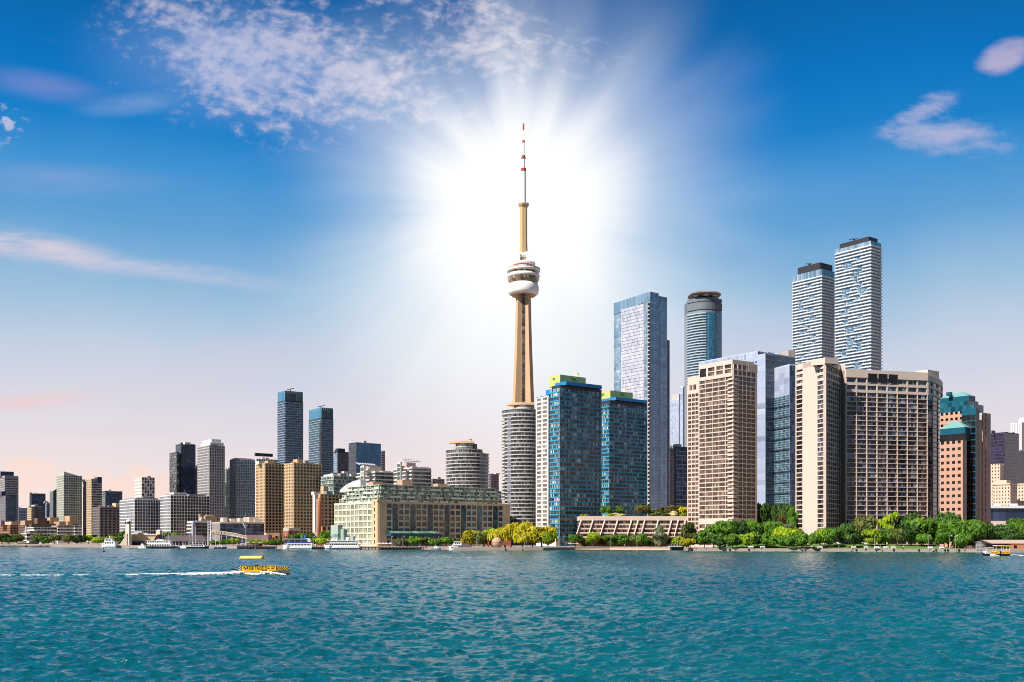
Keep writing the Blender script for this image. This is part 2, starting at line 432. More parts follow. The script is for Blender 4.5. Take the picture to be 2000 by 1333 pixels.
def simple_box(mb, xl, xc, xr, yt, Y, z0, phi=37, inset=0):
    pts = foot(xl, xc, xr, Y, phi); mb.prism(pts, z0, wz(yt, Y)); return pts
# ---------------------------------------------------------------- materials of the city
BEIGE = wallm('beige_concrete', (.64, .51, .43), var=.07)
BEIGE2 = wallm('warm_beige_concrete', (.62, .49, .41), var=.07)
TAN = wallm('tan_brick', (.50, .36, .21), var=.10)
CREAM = wallm('cream_stucco', (.60, .47, .30), var=.08)
WHITE = wallm('white_concrete', (.66, .63, .59), var=.06)
PALE = wallm('pale_grey_concrete', (.46, .44, .42), var=.08)
GREY = wallm('grey_concrete', (.26, .25, .25), var=.1)
DARK = wallm('dark_metal_cladding', (.035, .035, .045), rough=.5, var=.1)
NAVY = wallm('navy_cladding', (.025, .04, .085), rough=.35, var=.1)
PINKW = wallm('pink_granite', (.50, .29, .21), var=.07)
PINKD = wallm('weathered_pink_granite', (.44, .31, .27), var=.18, scale=.25)
BRICK = wallm('red_brick', (.30, .10, .055), var=.15)
BRICK2 = wallm('orange_brick', (.48, .20, .10), var=.12)
BROWN = wallm('brown_brick', (.17, .115, .085), var=.12)
ROOFB = wallm('brown_roof_shingle', (.10, .08, .085), var=.15)
STONE = wallm('pale_limestone', (.58, .47, .37), var=.1)
TEALR = wallm('teal_metal_roof', (.15, .33, .32), rough=.5, var=.08)
TEALD = wallm('deep_teal_cladding', (.01, .09, .14), rough=.3, var=.1)
BLUEP = wallm('bright_blue_panel', (.02, .22, .52), rough=.4, var=.06)
BLUES = wallm('blue_spandrel_panel', (.04, .27, .43), rough=.35, var=.08)
LIME = wallm('lime_brick', (.50, .50, .17), var=.12, scale=.4)
GREENV = paint('green_louvre', (.05, .25, .03))
LBLUE = wallm('pale_blue_panel', (.42, .52, .64), rough=.35, var=.05)
MULL = wallm('aluminium_mullion', (.22, .25, .28), rough=.4, var=.05)
MULLD = wallm('dark_mullion', (.03, .04, .05), rough=.4, var=.05)
MULLG = wallm('green_grey_mullion', (.36, .43, .38), rough=.45, var=.08)
PURP = wallm('mauve_concrete', (.26, .18, .20), var=.1)
PEACH = wallm('peach_canopy', (.62, .40, .24), var=.05)
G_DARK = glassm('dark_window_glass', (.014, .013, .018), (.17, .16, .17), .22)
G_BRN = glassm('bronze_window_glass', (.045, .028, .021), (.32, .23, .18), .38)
G_BLK = glassm('black_window_glass', (.008, .007, .008), (.05, .045, .05), .15)
G_NAVY = glassm('navy_window_glass', (.016, .032, .075), (.10, .16, .26), .3, ior=1.7)
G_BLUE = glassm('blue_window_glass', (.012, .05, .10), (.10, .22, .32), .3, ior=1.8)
G_TEAL = glassm('teal_window_glass', (.012, .06, .085), (.12, .22, .24), .3, ior=1.7)
G_SKY = glassm('sky_blue_glass', (.11, .21, .31), (.42, .52, .60), .45, ior=2.0)
G_PALE = glassm('pale_lilac_glass', (.30, .36, .50), (.50, .54, .64), .5, ior=2.0)
G_CYAN = glassm('cyan_glass', (.02, .17, .30), (.10, .34, .46), .35, ior=1.8)
G_GREY = glassm('grey_window_glass', (.04, .045, .052), (.26, .26, .27), .35, ior=1.6)
G_GRN = glassm('green_window_glass', (.08, .125, .10), (.46, .52, .42), .5, ior=1.6)
G_MIX = glassm('reflective_window_glass', (.012, .035, .06), (.34, .40, .38), .28, ior=1.7)
G_HS = glassm('violet_grey_window_glass', (.012, .010, .018), (.36, .38, .48), .30)
G_COND = glassm('condominium_window_glass', (.010, .052, .080), (.52, .66, .66), .28, ior=1.55)
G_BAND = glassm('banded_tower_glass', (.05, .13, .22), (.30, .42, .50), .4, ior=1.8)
G_FLANK = glassm('flank_blue_glass', (.11, .25, .44), (.38, .58, .76), .5, ior=2.0)
G_SCR = glassm('white_lilac_glass', (.46, .48, .58), (.72, .70, .74), .5, ior=2.0)
G_TIER = glassm('deep_teal_glass', (.008, .085, .125), (.03, .15, .20), .3, ior=1.7)
G_TAUPE = glassm('taupe_window_glass', (.10, .085, .075), (.42, .38, .34), .5)
G_LIT = glassm('pale_green_window_glass', (.20, .23, .16), (.48, .50, .36), .5, ior=1.6)
G_PURP = glassm('violet_window_glass', (.022, .018, .045), (.055, .045, .10), .3, ior=1.7)
SLABW = wallm('white_balcony_slab', (.68, .69, .71), var=.04)
SLABG = wallm('grey_balcony_slab', (.50, .47, .44), var=.05)
SLABT = wallm('pale_blue_balcony_glass', (.34, .46, .54), rough=.25, var=.06)
SLABB = wallm('blue_grey_balcony', (.20, .31, .40), rough=.3, var=.08)
SLABC = wallm('cyan_white_balcony', (.40, .47, .50), rough=.3, var=.05)

# ---------------------------------------------------------------- the tall concrete tower
def needle_tower():
    Y = 1350.; X = wx(1022.5, Y); sc = Y / F
    z = lambda py: wz(py, Y)
    conc = wallm('tower_concrete', (.54, .36, .215), var=.13, scale=.06)
    white = wallm('tower_white_cladding', (.86, .83, .78), var=.04)
    red = paint('tower_red_paint', (.55, .03, .02))
    decks = glassm('observation_deck_glass', (.17, .12, .07), (.50, .40, .25), .5)
    r = empty('communications_tower', (X, Y, GZ), 'very tall slender concrete tower with round white pod and red and white antenna', 'tower')
    # shaft: three tapering legs round a core
    def section(zz, half, legw, corer):
        pts = []
        for k in range(3):
            a = R(205 + 120 * k); d = np.array((math.cos(a), math.sin(a))); n = np.array((-d[1], d[0])); c = np.array((X, Y))
            i0 = c + d * corer * 1.05 - n * legw * 1.08; o0 = c + d * half - n * legw; o1 = c + d * half + n * legw; i1 = c + d * corer * 1.05 + n * legw * 1.08
            pts += [i0, o0, o1, i1]
        return [(*p, zz) for p in pts]
    sh = MB(); levels = []
    zs = [GZ] + [z(p) for p in (950, 850, 790, 700, 640, 600, 560)]
    for zz in zs:
        t = (zz - GZ) / (z(560) - GZ); half = 9.5 + 16.0 * (1 - t) ** 1.55; legw = 3.0 + 2.4 * (1 - t); levels.append(section(zz, half, legw, 4.6 + 2.5 * (1 - t)))
    for a, b in zip(levels, levels[1:]):
        for i in range(12): j = (i + 1) % 12; sh.poly([a[i], a[j], b[j], b[i]])
    sh.build('shaft', conc, r)
    el = MB(); g = glassm('lift_shaft_glass', (.07, .05, .045), (.20, .15, .12), .4)
    a = R(265); d = np.array((math.cos(a), math.sin(a))); n = np.array((-d[1], d[0])); prev = None
    for i in range(60):
        z0 = GZ + 5 + (z(566) - GZ - 5) * i / 60; z1 = GZ + 5 + (z(566) - GZ - 5) * (i + .9) / 60
        def ln(zz):
            t = (zz - GZ) / (z(560) - GZ); o = 6.2 + 4.4 * (1 - t) ** 1.4; return np.array((X, Y)) + d * o
        w = 2.1; p, q = ln(z0), ln(z1)
        el.poly([(*(p - n * w), z0), (*(p + n * w), z0), (*(q + n * w), z1), (*(q - n * w), z1)], tone())
    el.build('lift_shaft', g, r)
    L = lambda name, prof, m, n=40, parent=None, smooth=True: (lambda b: (b.lathe(X, Y, [(w * sc / 2, z(y)) for w, y in prof], n), b.build(name, m, parent or r, smooth))[1])(MB())
    L('pod_underside', [(26, 577), (46, 579), (52, 575), (50, 573), (30, 572)], conc)
    L('radome', [(50, 577), (56, 575.5), (59, 571), (60, 566), (59, 560), (56, 556), (50, 554)], white)
    deck = L('observation_deck', [(54, 555), (60, 549), (62, 544), (60, 542)], decks, 60, smooth=False)
    L('deck_ring', [(58, 544), (62.5, 543.5), (63.5, 539), (61, 537), (56, 537)], white, parent=deck)
    L('observation_deck', [(57, 538), (59, 533), (60, 532)], decks, 60, smooth=False)
    L('deck_ring', [(60, 532.5), (65, 531.5), (65.5, 528.5), (63, 527), (48, 524)], white)
    L('pod_roof', [(50, 526), (44, 523), (40, 522)], white)
    L('red_band', [(41, 522.5), (43, 521), (43, 519.8), (40, 519)], paint('tower_pink_red', (.55, .14, .10)))
    L('roof_drum', [(42, 520), (46.5, 519), (46.5, 515), (42, 514), (20, 512)], white)
    fx = MB()
    for i in range(36):
        t = 2 * math.pi * i / 36; q = 32 * sc; px_, py_ = X + q * math.cos(t), Y + q * math.sin(t)
        fx.tube((px_, py_, z(528)), (px_ + 1.0 * math.cos(t), py_ + 1.0 * math.sin(t), z(523.5)), .14, n=3)
    fx.lathe(X, Y, [(32.3 * sc, z(526.6)), (32.5 * sc, z(525.9)), (32.2 * sc, z(525.9)), (32.2 * sc, z(526.6))], 36)
    fx.build('guard_rail', white, r)
    # upper shaft, hexagonal
    def hexa(name, prof, m, ang=0): 
        b = MB(); b.lathe(X, Y, [(w * sc / 2, z(y)) for w, y in prof], 6, a0=R(ang)); return b.build(name, m, r)
    hexa('collar', [(18, 515), (18, 494)], conc, 10)
    for ddx, zz0, zz1, ww in ((-9, 514, 497, 5), (7.5, 512, 495, 6)):
        x0 = X + ddx * sc; b = MB(); b.abox(x0 - ww * sc / 2, x0 + ww * sc / 2, Y - 9, Y + 2, z(zz0), z(zz1))
        b.build('equipment_cabin', white, r)
    L('sky_pod', [(15, 505), (21.5, 503), (22, 500), (21, 496), (14, 495)], white, 24)
    hexa('upper_shaft', [(16.5, 497), (15, 470), (14.8, 406), (21, 402), (21.5, 399.5), (16, 399)], wallm('upper_tower_concrete', (.54, .38, .21), var=.12, scale=.12), 10)
    an = MB()
    for i in range(14):
        t = 2 * math.pi * i / 14; q = 10.2 * sc
        an.tube((X + q * math.cos(t), Y + q * math.sin(t), z(400)), (X + q * math.cos(t), Y + q * math.sin(t), z(396)), .3, n=4)
    an.lathe(X, Y, [(10.4 * sc, z(399)), (10.4 * sc, z(398.4)), (10.0 * sc, z(398.4)), (10.0 * sc, z(399))], 14)
    an.build('aerial_ring', white, r)
    ms = L('mast', [(9.5, 400), (9.2, 332), (6.6, 331), (6.4, 307), (4.2, 306), (3.8, 277), (2.4, 276), (2.0, 243)], white, 12, smooth=False)
    for w, y0, y1 in ((10.2, 333.5, 329.5), (11, 334.6, 333.4), (7.2, 309, 304.5), (9.5, 310, 309), (4.8, 279, 275), (3.2, 254, 242)):
        b = MB(); b.lathe(X, Y, [(w * sc / 2, z(y0)), (w * sc / 2, z(y1))], 12); b.build('red_band', red if w not in (11, 9.5) else wallm('tower_dark_ring', (.2, .16, .13)), ms)
needle_tower()

# ---------------------------------------------------------------- wide beige block on the quay
def wide_block():
    Y0 = 580.
    a = [P(1555, 602), P(1612, 576)]                          # sunlit west wing
    b = P(1641, 598); c = P(1651, 592); d = P(1811, 606); e = [P(1821, 610), P(1831, 618), P(1839, 631)]
    B = Bld('apartment_block', 'widest beige concrete apartment block, a grid of dark balconies with a blank sunlit west wing', (a[0] + d) / 2)
    zt = lambda py, Y=590: wz(py, Y)
    back = [e[-1] + np.array((-4, 26)), P(1600, 680)]
    fp = a + [b, c, d] + e + back
    B.core(fp, GZ, zt(722))
    # west wing
    f1 = Face(a[0], a[1]); n1 = 30
    top1, top0, z0 = zt(708), zt(745), GZ + 9
    f1a = f1.sub(0, f1.L * .27); f1b = f1.sub(f1.L * .27, f1.L * .74); f1c = f1.sub(f1.L * .74, f1.L)
    B.grid(f1a, z0 + 2, zt(750), 2.72, 99, .7, .6, .5, G_DARK, 3, ml=.4, mr=.3)
    B.grid(f1c, z0 + 2, zt(750), 2.72, 99, .7, .6, .5, G_HS, 4, ml=.2, mr=.7)
    B.wall.box(f1b.pt(0, GZ, .5), np.array(f1b.pt(f1b.L, GZ, .5)) - np.array(f1b.pt(0, GZ, .5)), (-f1.n[0], -f1.n[1], 0), (0, 0, top1 - GZ))
    fa2 = f1.sub(0, f1.L * .36)
    B.grid(f1a, zt(750), zt(716), 3.6, 99, .8, 1.5, .55, G_GREY, 4, ml=.6)
    B.grid(f1c, zt(750), zt(716), 3.6, 99, .8, 1.5, .55, G_GREY, 4, mr=.6)
    B.wall.prism([f1.pt(0, 0, .5)[:2], f1.pt(f1.L + .4, 0, .5)[:2], f1.pt(f1.L, 0, -9)[:2], f1.pt(0, 0, -9)[:2]], zt(716) - .6, zt(707))
    # tall openings at its foot
    B.grid(f1a.sub(0, f1a.L * .9), GZ, z0 + 2, 5, 99, 1.0, .8, .5, G_DARK, 2, ml=.6)
    B.grid(f1c, GZ, z0 + 2, 3.6, 99, .8, 1.2, .5, G_GREY, 3, mr=.8)
    # re-entrant shaded face and pylon
    f2 = Face(a[1], b)
    B.grid(f2, GZ + 6, zt(748), 2.72, 3.4, .36, .45, .4, G_HS, 2, ml=1.6, mr=.3)
    B.grid(f2, zt(748), zt(722), 3.3, 3.3, .5, 1.2, .4, G_DARK, 2, ml=1.6, mr=.3, mt=.1)
    B.wall.prism([f2.pt(0, 0, .42)[:2], f2.pt(f2.L, 0, .42)[:2], f2.pt(f2.L, 0, -8)[:2], f2.pt(0, 0, -8)[:2]], zt(720), zt(709))
    f3 = Face(b, c)
    B.wall.prism([b, c, c + np.array((.6, 14)), b + np.array((.6, 14))], GZ, zt(709))
    # main front: nine bays of balconies
    f4 = Face(c, d)
    w4 = (f4.L - .5) / 8
    B.grid(f4, GZ + 10.5, zt(765), 2.72, w4, .46, .36, .6, G_HS, 5, ml=.3, mr=.2)
    B.grid(f4, GZ, GZ + 10.5, 5.0, w4, .62, 2.0, .6, G_DARK, 4, ml=.3, mr=.2)
    B.grid(f4, zt(765), zt(737), 3.6, w4, .8, 1.6, .62, G_MIX, 4, ml=.3, mr=.2, mt=0, hide=lambda i, j, nf, nb: 2 <= j <= 4 and i == nf - 1)
    B.wall.box(f4.pt(0, zt(736), .9), np.array(f4.pt(f4.L, zt(736), .9)) - np.array(f4.pt(0, zt(736), .9)), (-f4.n[0] * 1.6, -f4.n[1] * 1.6, 0), (0, 0, zt(720) - zt(736)))
    for j in (2, 3, 4):                                        # three flat black panes stand in for shaded openings under the roof
        w = w4; t0 = .3 + j * w
        q = MB(); q.poly([f4.pt(t0 + .5, zt(744.5), .96), f4.pt(t0 + w - .2, zt(744.5), .96), f4.pt(t0 + w - .2, zt(727), .96), f4.pt(t0 + .5, zt(727), .96)], .05)
        B.part('opening_shade', q, G_BLK)
    # curved east corner
    cur = [d] + e
    for p, q in zip(cur, cur[1:]):
        f = Face(p, q)
        B.grid(f, GZ + 10.5, zt(765), 2.72, f.L, .42, .36, .5, G_HS, 3)
        B.grid(f, GZ, GZ + 10.5, 5, f.L, .7, 1.8, .7, G_DARK, 3)
        B.grid(f, zt(765), zt(737), 3.6, f.L, .7, 1.6, .7, G_DARK, 3)
        B.wall.box(f.pt(0, zt(737), .7), np.array(f.pt(f.L, zt(737), .7)) - np.array(f.pt(0, zt(737), .7)), (-f.n[0] * 3, -f.n[1] * 3, 0), (0, 0, zt(726) - zt(737)))
    ph = foot(1788, 1812, 1834, 612, 37)
    m = MB(); m.prism(ph, zt(740), zt(710)); m.prism(foot(1768, 1782, 1792, 628, 37), zt(730), zt(715)); B.part('penthouse', m, BEIGE)
    B.finish(BEIGE)
wide_block()

# ---------------------------------------------------------------- narrower beige tower
def beige_tower():
    Y = 618
    L, C, Rr, K = foot(1343, 1432, 1478, Y)
    B = Bld('apartment_tower', 'square beige concrete apartment tower with brown windows, right behind the round green trees', C)
    zt = lambda py: wz(py, Y)
    B.core([L, C, Rr, K], GZ, zt(722))
    fl = Face(L, C); cut = fl.L * (1 - 70 / 89 * .93)
    w1 = fl.sub(0, cut); w2 = fl.sub(cut, fl.L); fr = Face(C, Rr)
    # sunk western bay
    B.wall.prism([w1.pt(0, 0, 0)[:2], w1.pt(w1.L, 0, 0)[:2], w1.pt(w1.L, 0, -10)[:2], w1.pt(0, 0, -10)[:2]], zt(745), zt(739))
    B.grid(w1, GZ + 10, zt(758), 2.75, 3.6, .5, .8, .3, G_BRN, 2, ml=.5, mr=.3)
    B.grid(w1, zt(758), zt(740), 4, 3.4, .8, 2.4, .35, G_BRN, 2, ml=1.5, mr=2)
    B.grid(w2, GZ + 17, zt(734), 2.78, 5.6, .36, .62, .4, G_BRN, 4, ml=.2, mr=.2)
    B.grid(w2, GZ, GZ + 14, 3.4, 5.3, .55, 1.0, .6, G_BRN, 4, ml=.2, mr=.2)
    B.wall.box(w2.pt(0, GZ + 14, .62), np.array(w2.pt(w2.L, 0, .62)) - np.array(w2.pt(0, 0, .62)), (-w2.n[0] * .6, -w2.n[1] * .6, 0), (0, 0, 3))
    B.wall.box(w2.pt(0, zt(735), .58), np.array(w2.pt(w2.L, 0, .58)) - np.array(w2.pt(0, 0, .58)), (-w2.n[0] * .6, -w2.n[1] * .6, 0), (0, 0, zt(729) - zt(735)))
    B.grid(w2, zt(729.5), zt(711), 2.75, 6.6, 1.6, .55, .6, G_BRN, 4, ml=.2, mr=.2, hide=lambda i, j, nf, nb: j == 0)
    B.wall.prism([w2.pt(0, 0, .64)[:2], w2.pt(w2.L, 0, .64)[:2], fr.pt(fr.L * .82, 0, .64)[:2], w2.pt(0, 0, -22)[:2]], zt(711), zt(702.5))
    B.wall.prism([fr.pt(fr.L * .6, 0, .6)[:2], fr.pt(fr.L, 0, .6)[:2], fr.pt(fr.L, 0, -14)[:2], fr.pt(fr.L * .6, 0, -14)[:2]], zt(722), zt(706))
    # shaded east face
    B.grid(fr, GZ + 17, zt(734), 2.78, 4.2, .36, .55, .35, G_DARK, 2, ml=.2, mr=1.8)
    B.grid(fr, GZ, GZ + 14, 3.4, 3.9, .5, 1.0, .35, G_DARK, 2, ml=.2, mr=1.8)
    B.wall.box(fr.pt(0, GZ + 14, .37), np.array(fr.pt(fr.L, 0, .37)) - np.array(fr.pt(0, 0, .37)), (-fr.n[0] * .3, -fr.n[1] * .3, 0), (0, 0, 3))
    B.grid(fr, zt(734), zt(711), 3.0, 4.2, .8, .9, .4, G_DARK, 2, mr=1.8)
    # balconies in shadow right at the corner
    for i in range(34):
        z = GZ + 17 + i * (zt(734) - GZ - 17) / 34
        m = MB(); q = offset([w2.pt(w2.L - 3.5, 0)[:2], C, fr.pt(2.6, 0)[:2]], .61); ring(m, q, z, z + .95, .5); B.part('corner_balcony', m, BEIGE2)
    o = MB(); f = w2; t0 = .9; o.poly([f.pt(t0, zt(726.5), .66), f.pt(t0 + 5, zt(726.5), .66), f.pt(t0 + 5, zt(713), .66), f.pt(t0, zt(713), .66)], .1); B.part('opening_shade', o, G_BLK)  # flat black pane in place of a shaded opening
    B.finish(BEIGE2)
beige_tower()

# ---------------------------------------------------------------- terraced flats with slanting fins
def terrace_flats():
    Y = 662.
    p, q = P(1133, Y + 8), P(1366, Y + 8)
    B = Bld('terraced_flats', 'low terraced apartment building with slanting concrete fins and stepped balconies behind quay trees', (p + q) / 2)
    f = Face(p, q); zt = lambda py: wz(py, Y + 8)
    B.core([p, q, q + np.array((0, 26)), p + np.array((0, 26))], GZ, zt(1016))
    top = MB(); top.box(f.pt(-.5, zt(1017), .9), np.array(f.pt(f.L, 0, .9)) - np.array(f.pt(-.5, 0, .9)), (-f.n[0] * 26, -f.n[1] * 26, 0), (0, 0, zt(1008.5) - zt(1017)))
    B.part('roof_parapet', top, BEIGE2)
    lv = 4; zb, ztop = zt(1050), zt(1017); h = (ztop - zb) / lv; step = 2.6; skew = -1.15
    for i in range(lv):
        o = (lv - 1 - i) * step + .6; z = zb + i * h; sk = skew * (lv - 1 - i)
        m = MB(); m.box(f.pt(sk, z - .35, o + 1.6), np.array(f.pt(f.L + sk, 0, o + 1.6)) - np.array(f.pt(sk, 0, o + 1.6)), (-f.n[0] * 6, -f.n[1] * 6, 0), (0, 0, .35))
        m.box(f.pt(sk, z, o + 1.6), np.array(f.pt(f.L + sk, 0, o + 1.6)) - np.array(f.pt(sk, 0, o + 1.6)), (-f.n[0] * .25, -f.n[1] * .25, 0), (0, 0, .62))
        B.part('terrace', m, BEIGE2)
        n = 26
        for j in range(n):
            g = MB(); w = f.L / n
            for kk in range(3): g.poly([f.pt(j * w + .4 + kk * (w - .5) / 3 + sk, z + .05, o - .2), f.pt(j * w + .3 + (kk + 1) * (w - .5) / 3 + sk, z + .05, o - .2), f.pt(j * w + .3 + (kk + 1) * (w - .5) / 3 + sk, z + h - .4, o - .2), f.pt(j * w + .4 + kk * (w - .5) / 3 + sk, z + h - .4, o - .2)], tone())
            if i * n + j < 100: g.build('window', G_BRN, B.root)
    base = MB(); base.box(f.pt(-4, GZ, 5), np.array(f.pt(f.L - 4, 0, 5)) - np.array(f.pt(-4, 0, 5)), (-f.n[0] * 8, -f.n[1] * 8, 0), (0, 0, zb - GZ - .3)); B.part('podium', base, BROWN)
    for px in (1134, 1157, 1180, 1205, 1232, 1245, 1258, 1284, 1310, 1323, 1337, 1362):
        x = wx(px, Y + 8) - p[0]; m = MB(); o1 = lv * step + 1.2
        a, b, c, d = f.pt(x, ztop + .5, .6), f.pt(x, ztop - .2, 2.2), f.pt(x + skew * lv, zb - .4, o1 + 1.4), f.pt(x + skew * lv * .9, zb - .4, o1 - 1.6)
        e = (.5, 0, 0); P4 = [np.array(v) for v in (a, b, c, d)]; Q4 = [v + np.array(e) for v in P4]
        m.poly(P4); m.poly(Q4[::-1])
        for i in range(4): j = (i + 1) % 4; m.poly([P4[j], P4[i], Q4[i], Q4[j]])
        B.part('slanting_fin', m, BEIGE2)
    B.finish(BROWN)
terrace_flats()

# ---------------------------------------------------------------- two blue condominium towers
def blue_tower(label, xl, xc, xr, Y, ytop, yband, pent, rx):
    L, C, Rr, K = foot(xl, xc, xr, Y)
    B = Bld('condominium_tower', label, C, group='blue condominium towers with lime penthouses')
    zt = lambda py: wz(py, Y)
    B.core([L, C, Rr, K], GZ, zt(yband + 7))
    fl, fr = Face(L, C), Face(C, Rr)
    nf = round((zt(yband + 7) - GZ) / 2.95)
    h = (zt(yband + 7) - GZ) / nf
    for i in range(nf):
        z = GZ + i * h
        m = MB(); ring(m, [L, C, Rr], z, z + .9, .28); B.part('spandrel_band', m, BLUES)
        g = MB()
        for f, bw in ((fl, 1.15), (fr, 1.25)):
            nb = max(1, round(f.L / bw)); w = f.L / nb; grp = 0
            for j in range(nb):
                if j % 4 == 0: grp = random.random()
                t = min(1, max(0, .5 * grp + .62 * random.random() - .05))
                if (j * 7919 // 9) % 7 == 3 and f is fr: t = .02
                g.poly([f.pt(j * w, z + .75, .08), f.pt((j + 1) * w - .14, z + .75, .08), f.pt((j + 1) * w - .14, z + h, .08), f.pt(j * w, z + h, .08)], t)
        g.build('ribbon_window', G_COND, B.root)
    rp = foot(rx[0], rx[1], xr + .5, Y + 2); t = MB(); t.prism(rp, zt(yband), zt(ytop)); B.part('roof_band', t, BLUEP)
    t = MB(); t.prism(foot(xl + 4, xc + 2, xr, Y + 1.5), zt(yband + 7), zt(yband) - .1); B.part('setback_storey', t, MULLD)
    pl, pc, pr, py = pent
    pf = foot(pl, pc, pr, Y + 14); m = MB(); m.prism(pf, zt(ytop) - 1, wz(py, Y + 14)); ph = B.part('penthouse', m, LIME)
    for f, a in ((Face(pf[0], pf[1]), .35), (Face(pf[1], pf[2]), .42)):
        v = MB(); zc = wz(py, Y + 14) - 1.0; v.box(f.pt(f.L * a, zc - 2.0, .12), np.array(f.pt(f.L * (a + .2), 0, .12)) - np.array(f.pt(f.L * a, 0, .12)), (-f.n[0] * .1, -f.n[1] * .1, 0), (0, 0, 1.6)); v.build('louvre', GREENV, ph)
    d = MB(); c = (pf[1] + pf[2]) / 2 + np.array((3, 6)); zz = wz(py, Y + 14) + 2.2
    d.lathe(c[0], c[1], [(1.2, zz - 2.4), (1.2, zz - 1.6)], 8)
    d.tube((c[0] - .6, c[1] - .5, zz - .2), (c[0] + .5, c[1] + .6, zz + .4), 1.9, 1.2, 14); B.part('roof_dish', d, WHITE)
    return B, (L, C, Rr, K), zt
B, fp, zt = blue_tower('taller blue glass condominium tower with lime green penthouse and a white west slice', 1074, 1093, 1175, 690, 744, 751, (1072, 1094, 1144, 732), (1084, 1106))
o1, _, _, _ = foot(1048, 1093, 1175, 690); o2, _, _, _ = foot(1072.5, 1093, 1175, 690); f = Face(o1, o2); f = f.off(.4); wf = [f.p, f.q, f.q - f.n * 9, f.p - f.n * 9]   # the white west slice
B.wall.prism(wf, GZ, zt(770))
B.grid(f, GZ + 4, zt(772), 2.95, 5.0, 1.3, 1.0, .3, G_TAUPE, 2, ml=.8, mr=.8)
slab = MB(); slab.prism(wf, zt(770), zt(768.5)); B.part('roof_slab', slab, BLUES)
low = foot(1066, 1083, 1096, 700); lm = MB(); lm.prism(low, zt(765), zt(755)); B.part('roof_step', lm, BLUEP)
gp = MB(); gp.prism(foot(1072, 1086, 1094, 676), GZ, wz(1050, 676)); B.part('entrance_block', gp, WHITE)
B.finish(WHITE)
B, fp, zt = blue_tower('shorter blue glass condominium tower with lime green penthouse, behind the terraced flats', 1160, 1190, 1264, 780, 775, 781, (1166, 1192, 1236, 763), (1176, 1203))
B.finish(MULLD)

# ---------------------------------------------------------------- tall pale glass tower
def glass_tower():
    Y = 950; L, C, Rr, K = foot(1199, 1270, 1303, Y)
    B = Bld('glass_tower', 'tall slab tower of pale mirrored glass with a raking crown, east of the concrete tower', C)
    zt = lambda py: wz(py, Y); B.core([L, C, Rr, K], GZ, zt(575))
    fl, fr = Face(L, C), Face(C, Rr); n = fl.L
    a, b, c = n * .22, n * .84, n * .94
    B.curt(fl.sub(0, a), GZ, zt(600), 3.1, 1.7, G_SKY, rowvar=.6)
    B.curt(fl.sub(a, b), GZ, zt(590), 3.1, 1.25, G_SCR, gap=.16, hgap=.34, o=.5, name='glass_panel_screen')
    B.curt(fl.sub(b + .6, c), GZ, zt(585), 3.1, 1.6, G_SKY)
    sl = MB(); f = fl.sub(0, b)
    sl.poly([fl.pt(0, zt(598), .3), fl.pt(b, zt(588), .3), fl.pt(n, zt(570), .3), fl.pt(0, zt(574), .3)], .3)
    for i in range(26): 
        x = n * i / 26; z1 = zt(574 - 4 * x / n); z0 = zt(598 - 11 * x / n); sl.poly([fl.pt(x + .25, z0 + .3, .36), fl.pt(x + n / 26 - .1, z0 + .3, .36), fl.pt(x + n / 26 + .5, z1 - .2, .36), fl.pt(x + .85, z1 - .2, .36)], .3 + .4 * tone())
    B.part('glass_crown', sl, [G_SKY])
    # balcony slot at the corner
    for i in range(60):
        z = GZ + i * (zt(592) - GZ) / 60; m = MB(); m.box(fl.pt(c + .2, z, .9), np.array(fl.pt(n - .3, 0, .9)) - np.array(fl.pt(c + .2, 0, .9)), (-fl.n[0] * .9, -fl.n[1] * .9, 0), (0, 0, 1.2)); B.part('balcony', m, SLABG)
    dk = MB(); dk.poly([fl.pt(c, GZ, .1), fl.pt(n, GZ, .1), fl.pt(n, zt(592), .1), fl.pt(c, zt(592), .1)], 0.); B.part('slot_shade', dk, G_BLK)  # flat black sheet stands in for the slot's shade
    B.curt(fr.sub(0, fr.L * .5), GZ, zt(574), 3.1, 1.7, G_FLANK, rowvar=.6)
    B.curt(fr.sub(fr.L * .54, fr.L), GZ, zt(583), 3.1, 1.7, G_FLANK, rowvar=.5)
    B.wall.prism([fl.pt(n * .9, 0, 0)[:2], C, fr.pt(fr.L * .5, 0, 0)[:2], fl.pt(n * .9, 0, -12)[:2]], zt(575), zt(570))
    B.curt(fr.sub(0, fr.L * .5), zt(575), zt(570.5), 3.1, 1.7, G_SKY)
    lw = foot(1288, 1298, 1308, Y + 16); B.wall.prism(lw, GZ, zt(657)); f = Face(lw[1], lw[2]); B.curt(f, GZ, zt(658), 3.1, 1.6, G_NAVY)
    B.finish(MULL)
glass_tower()

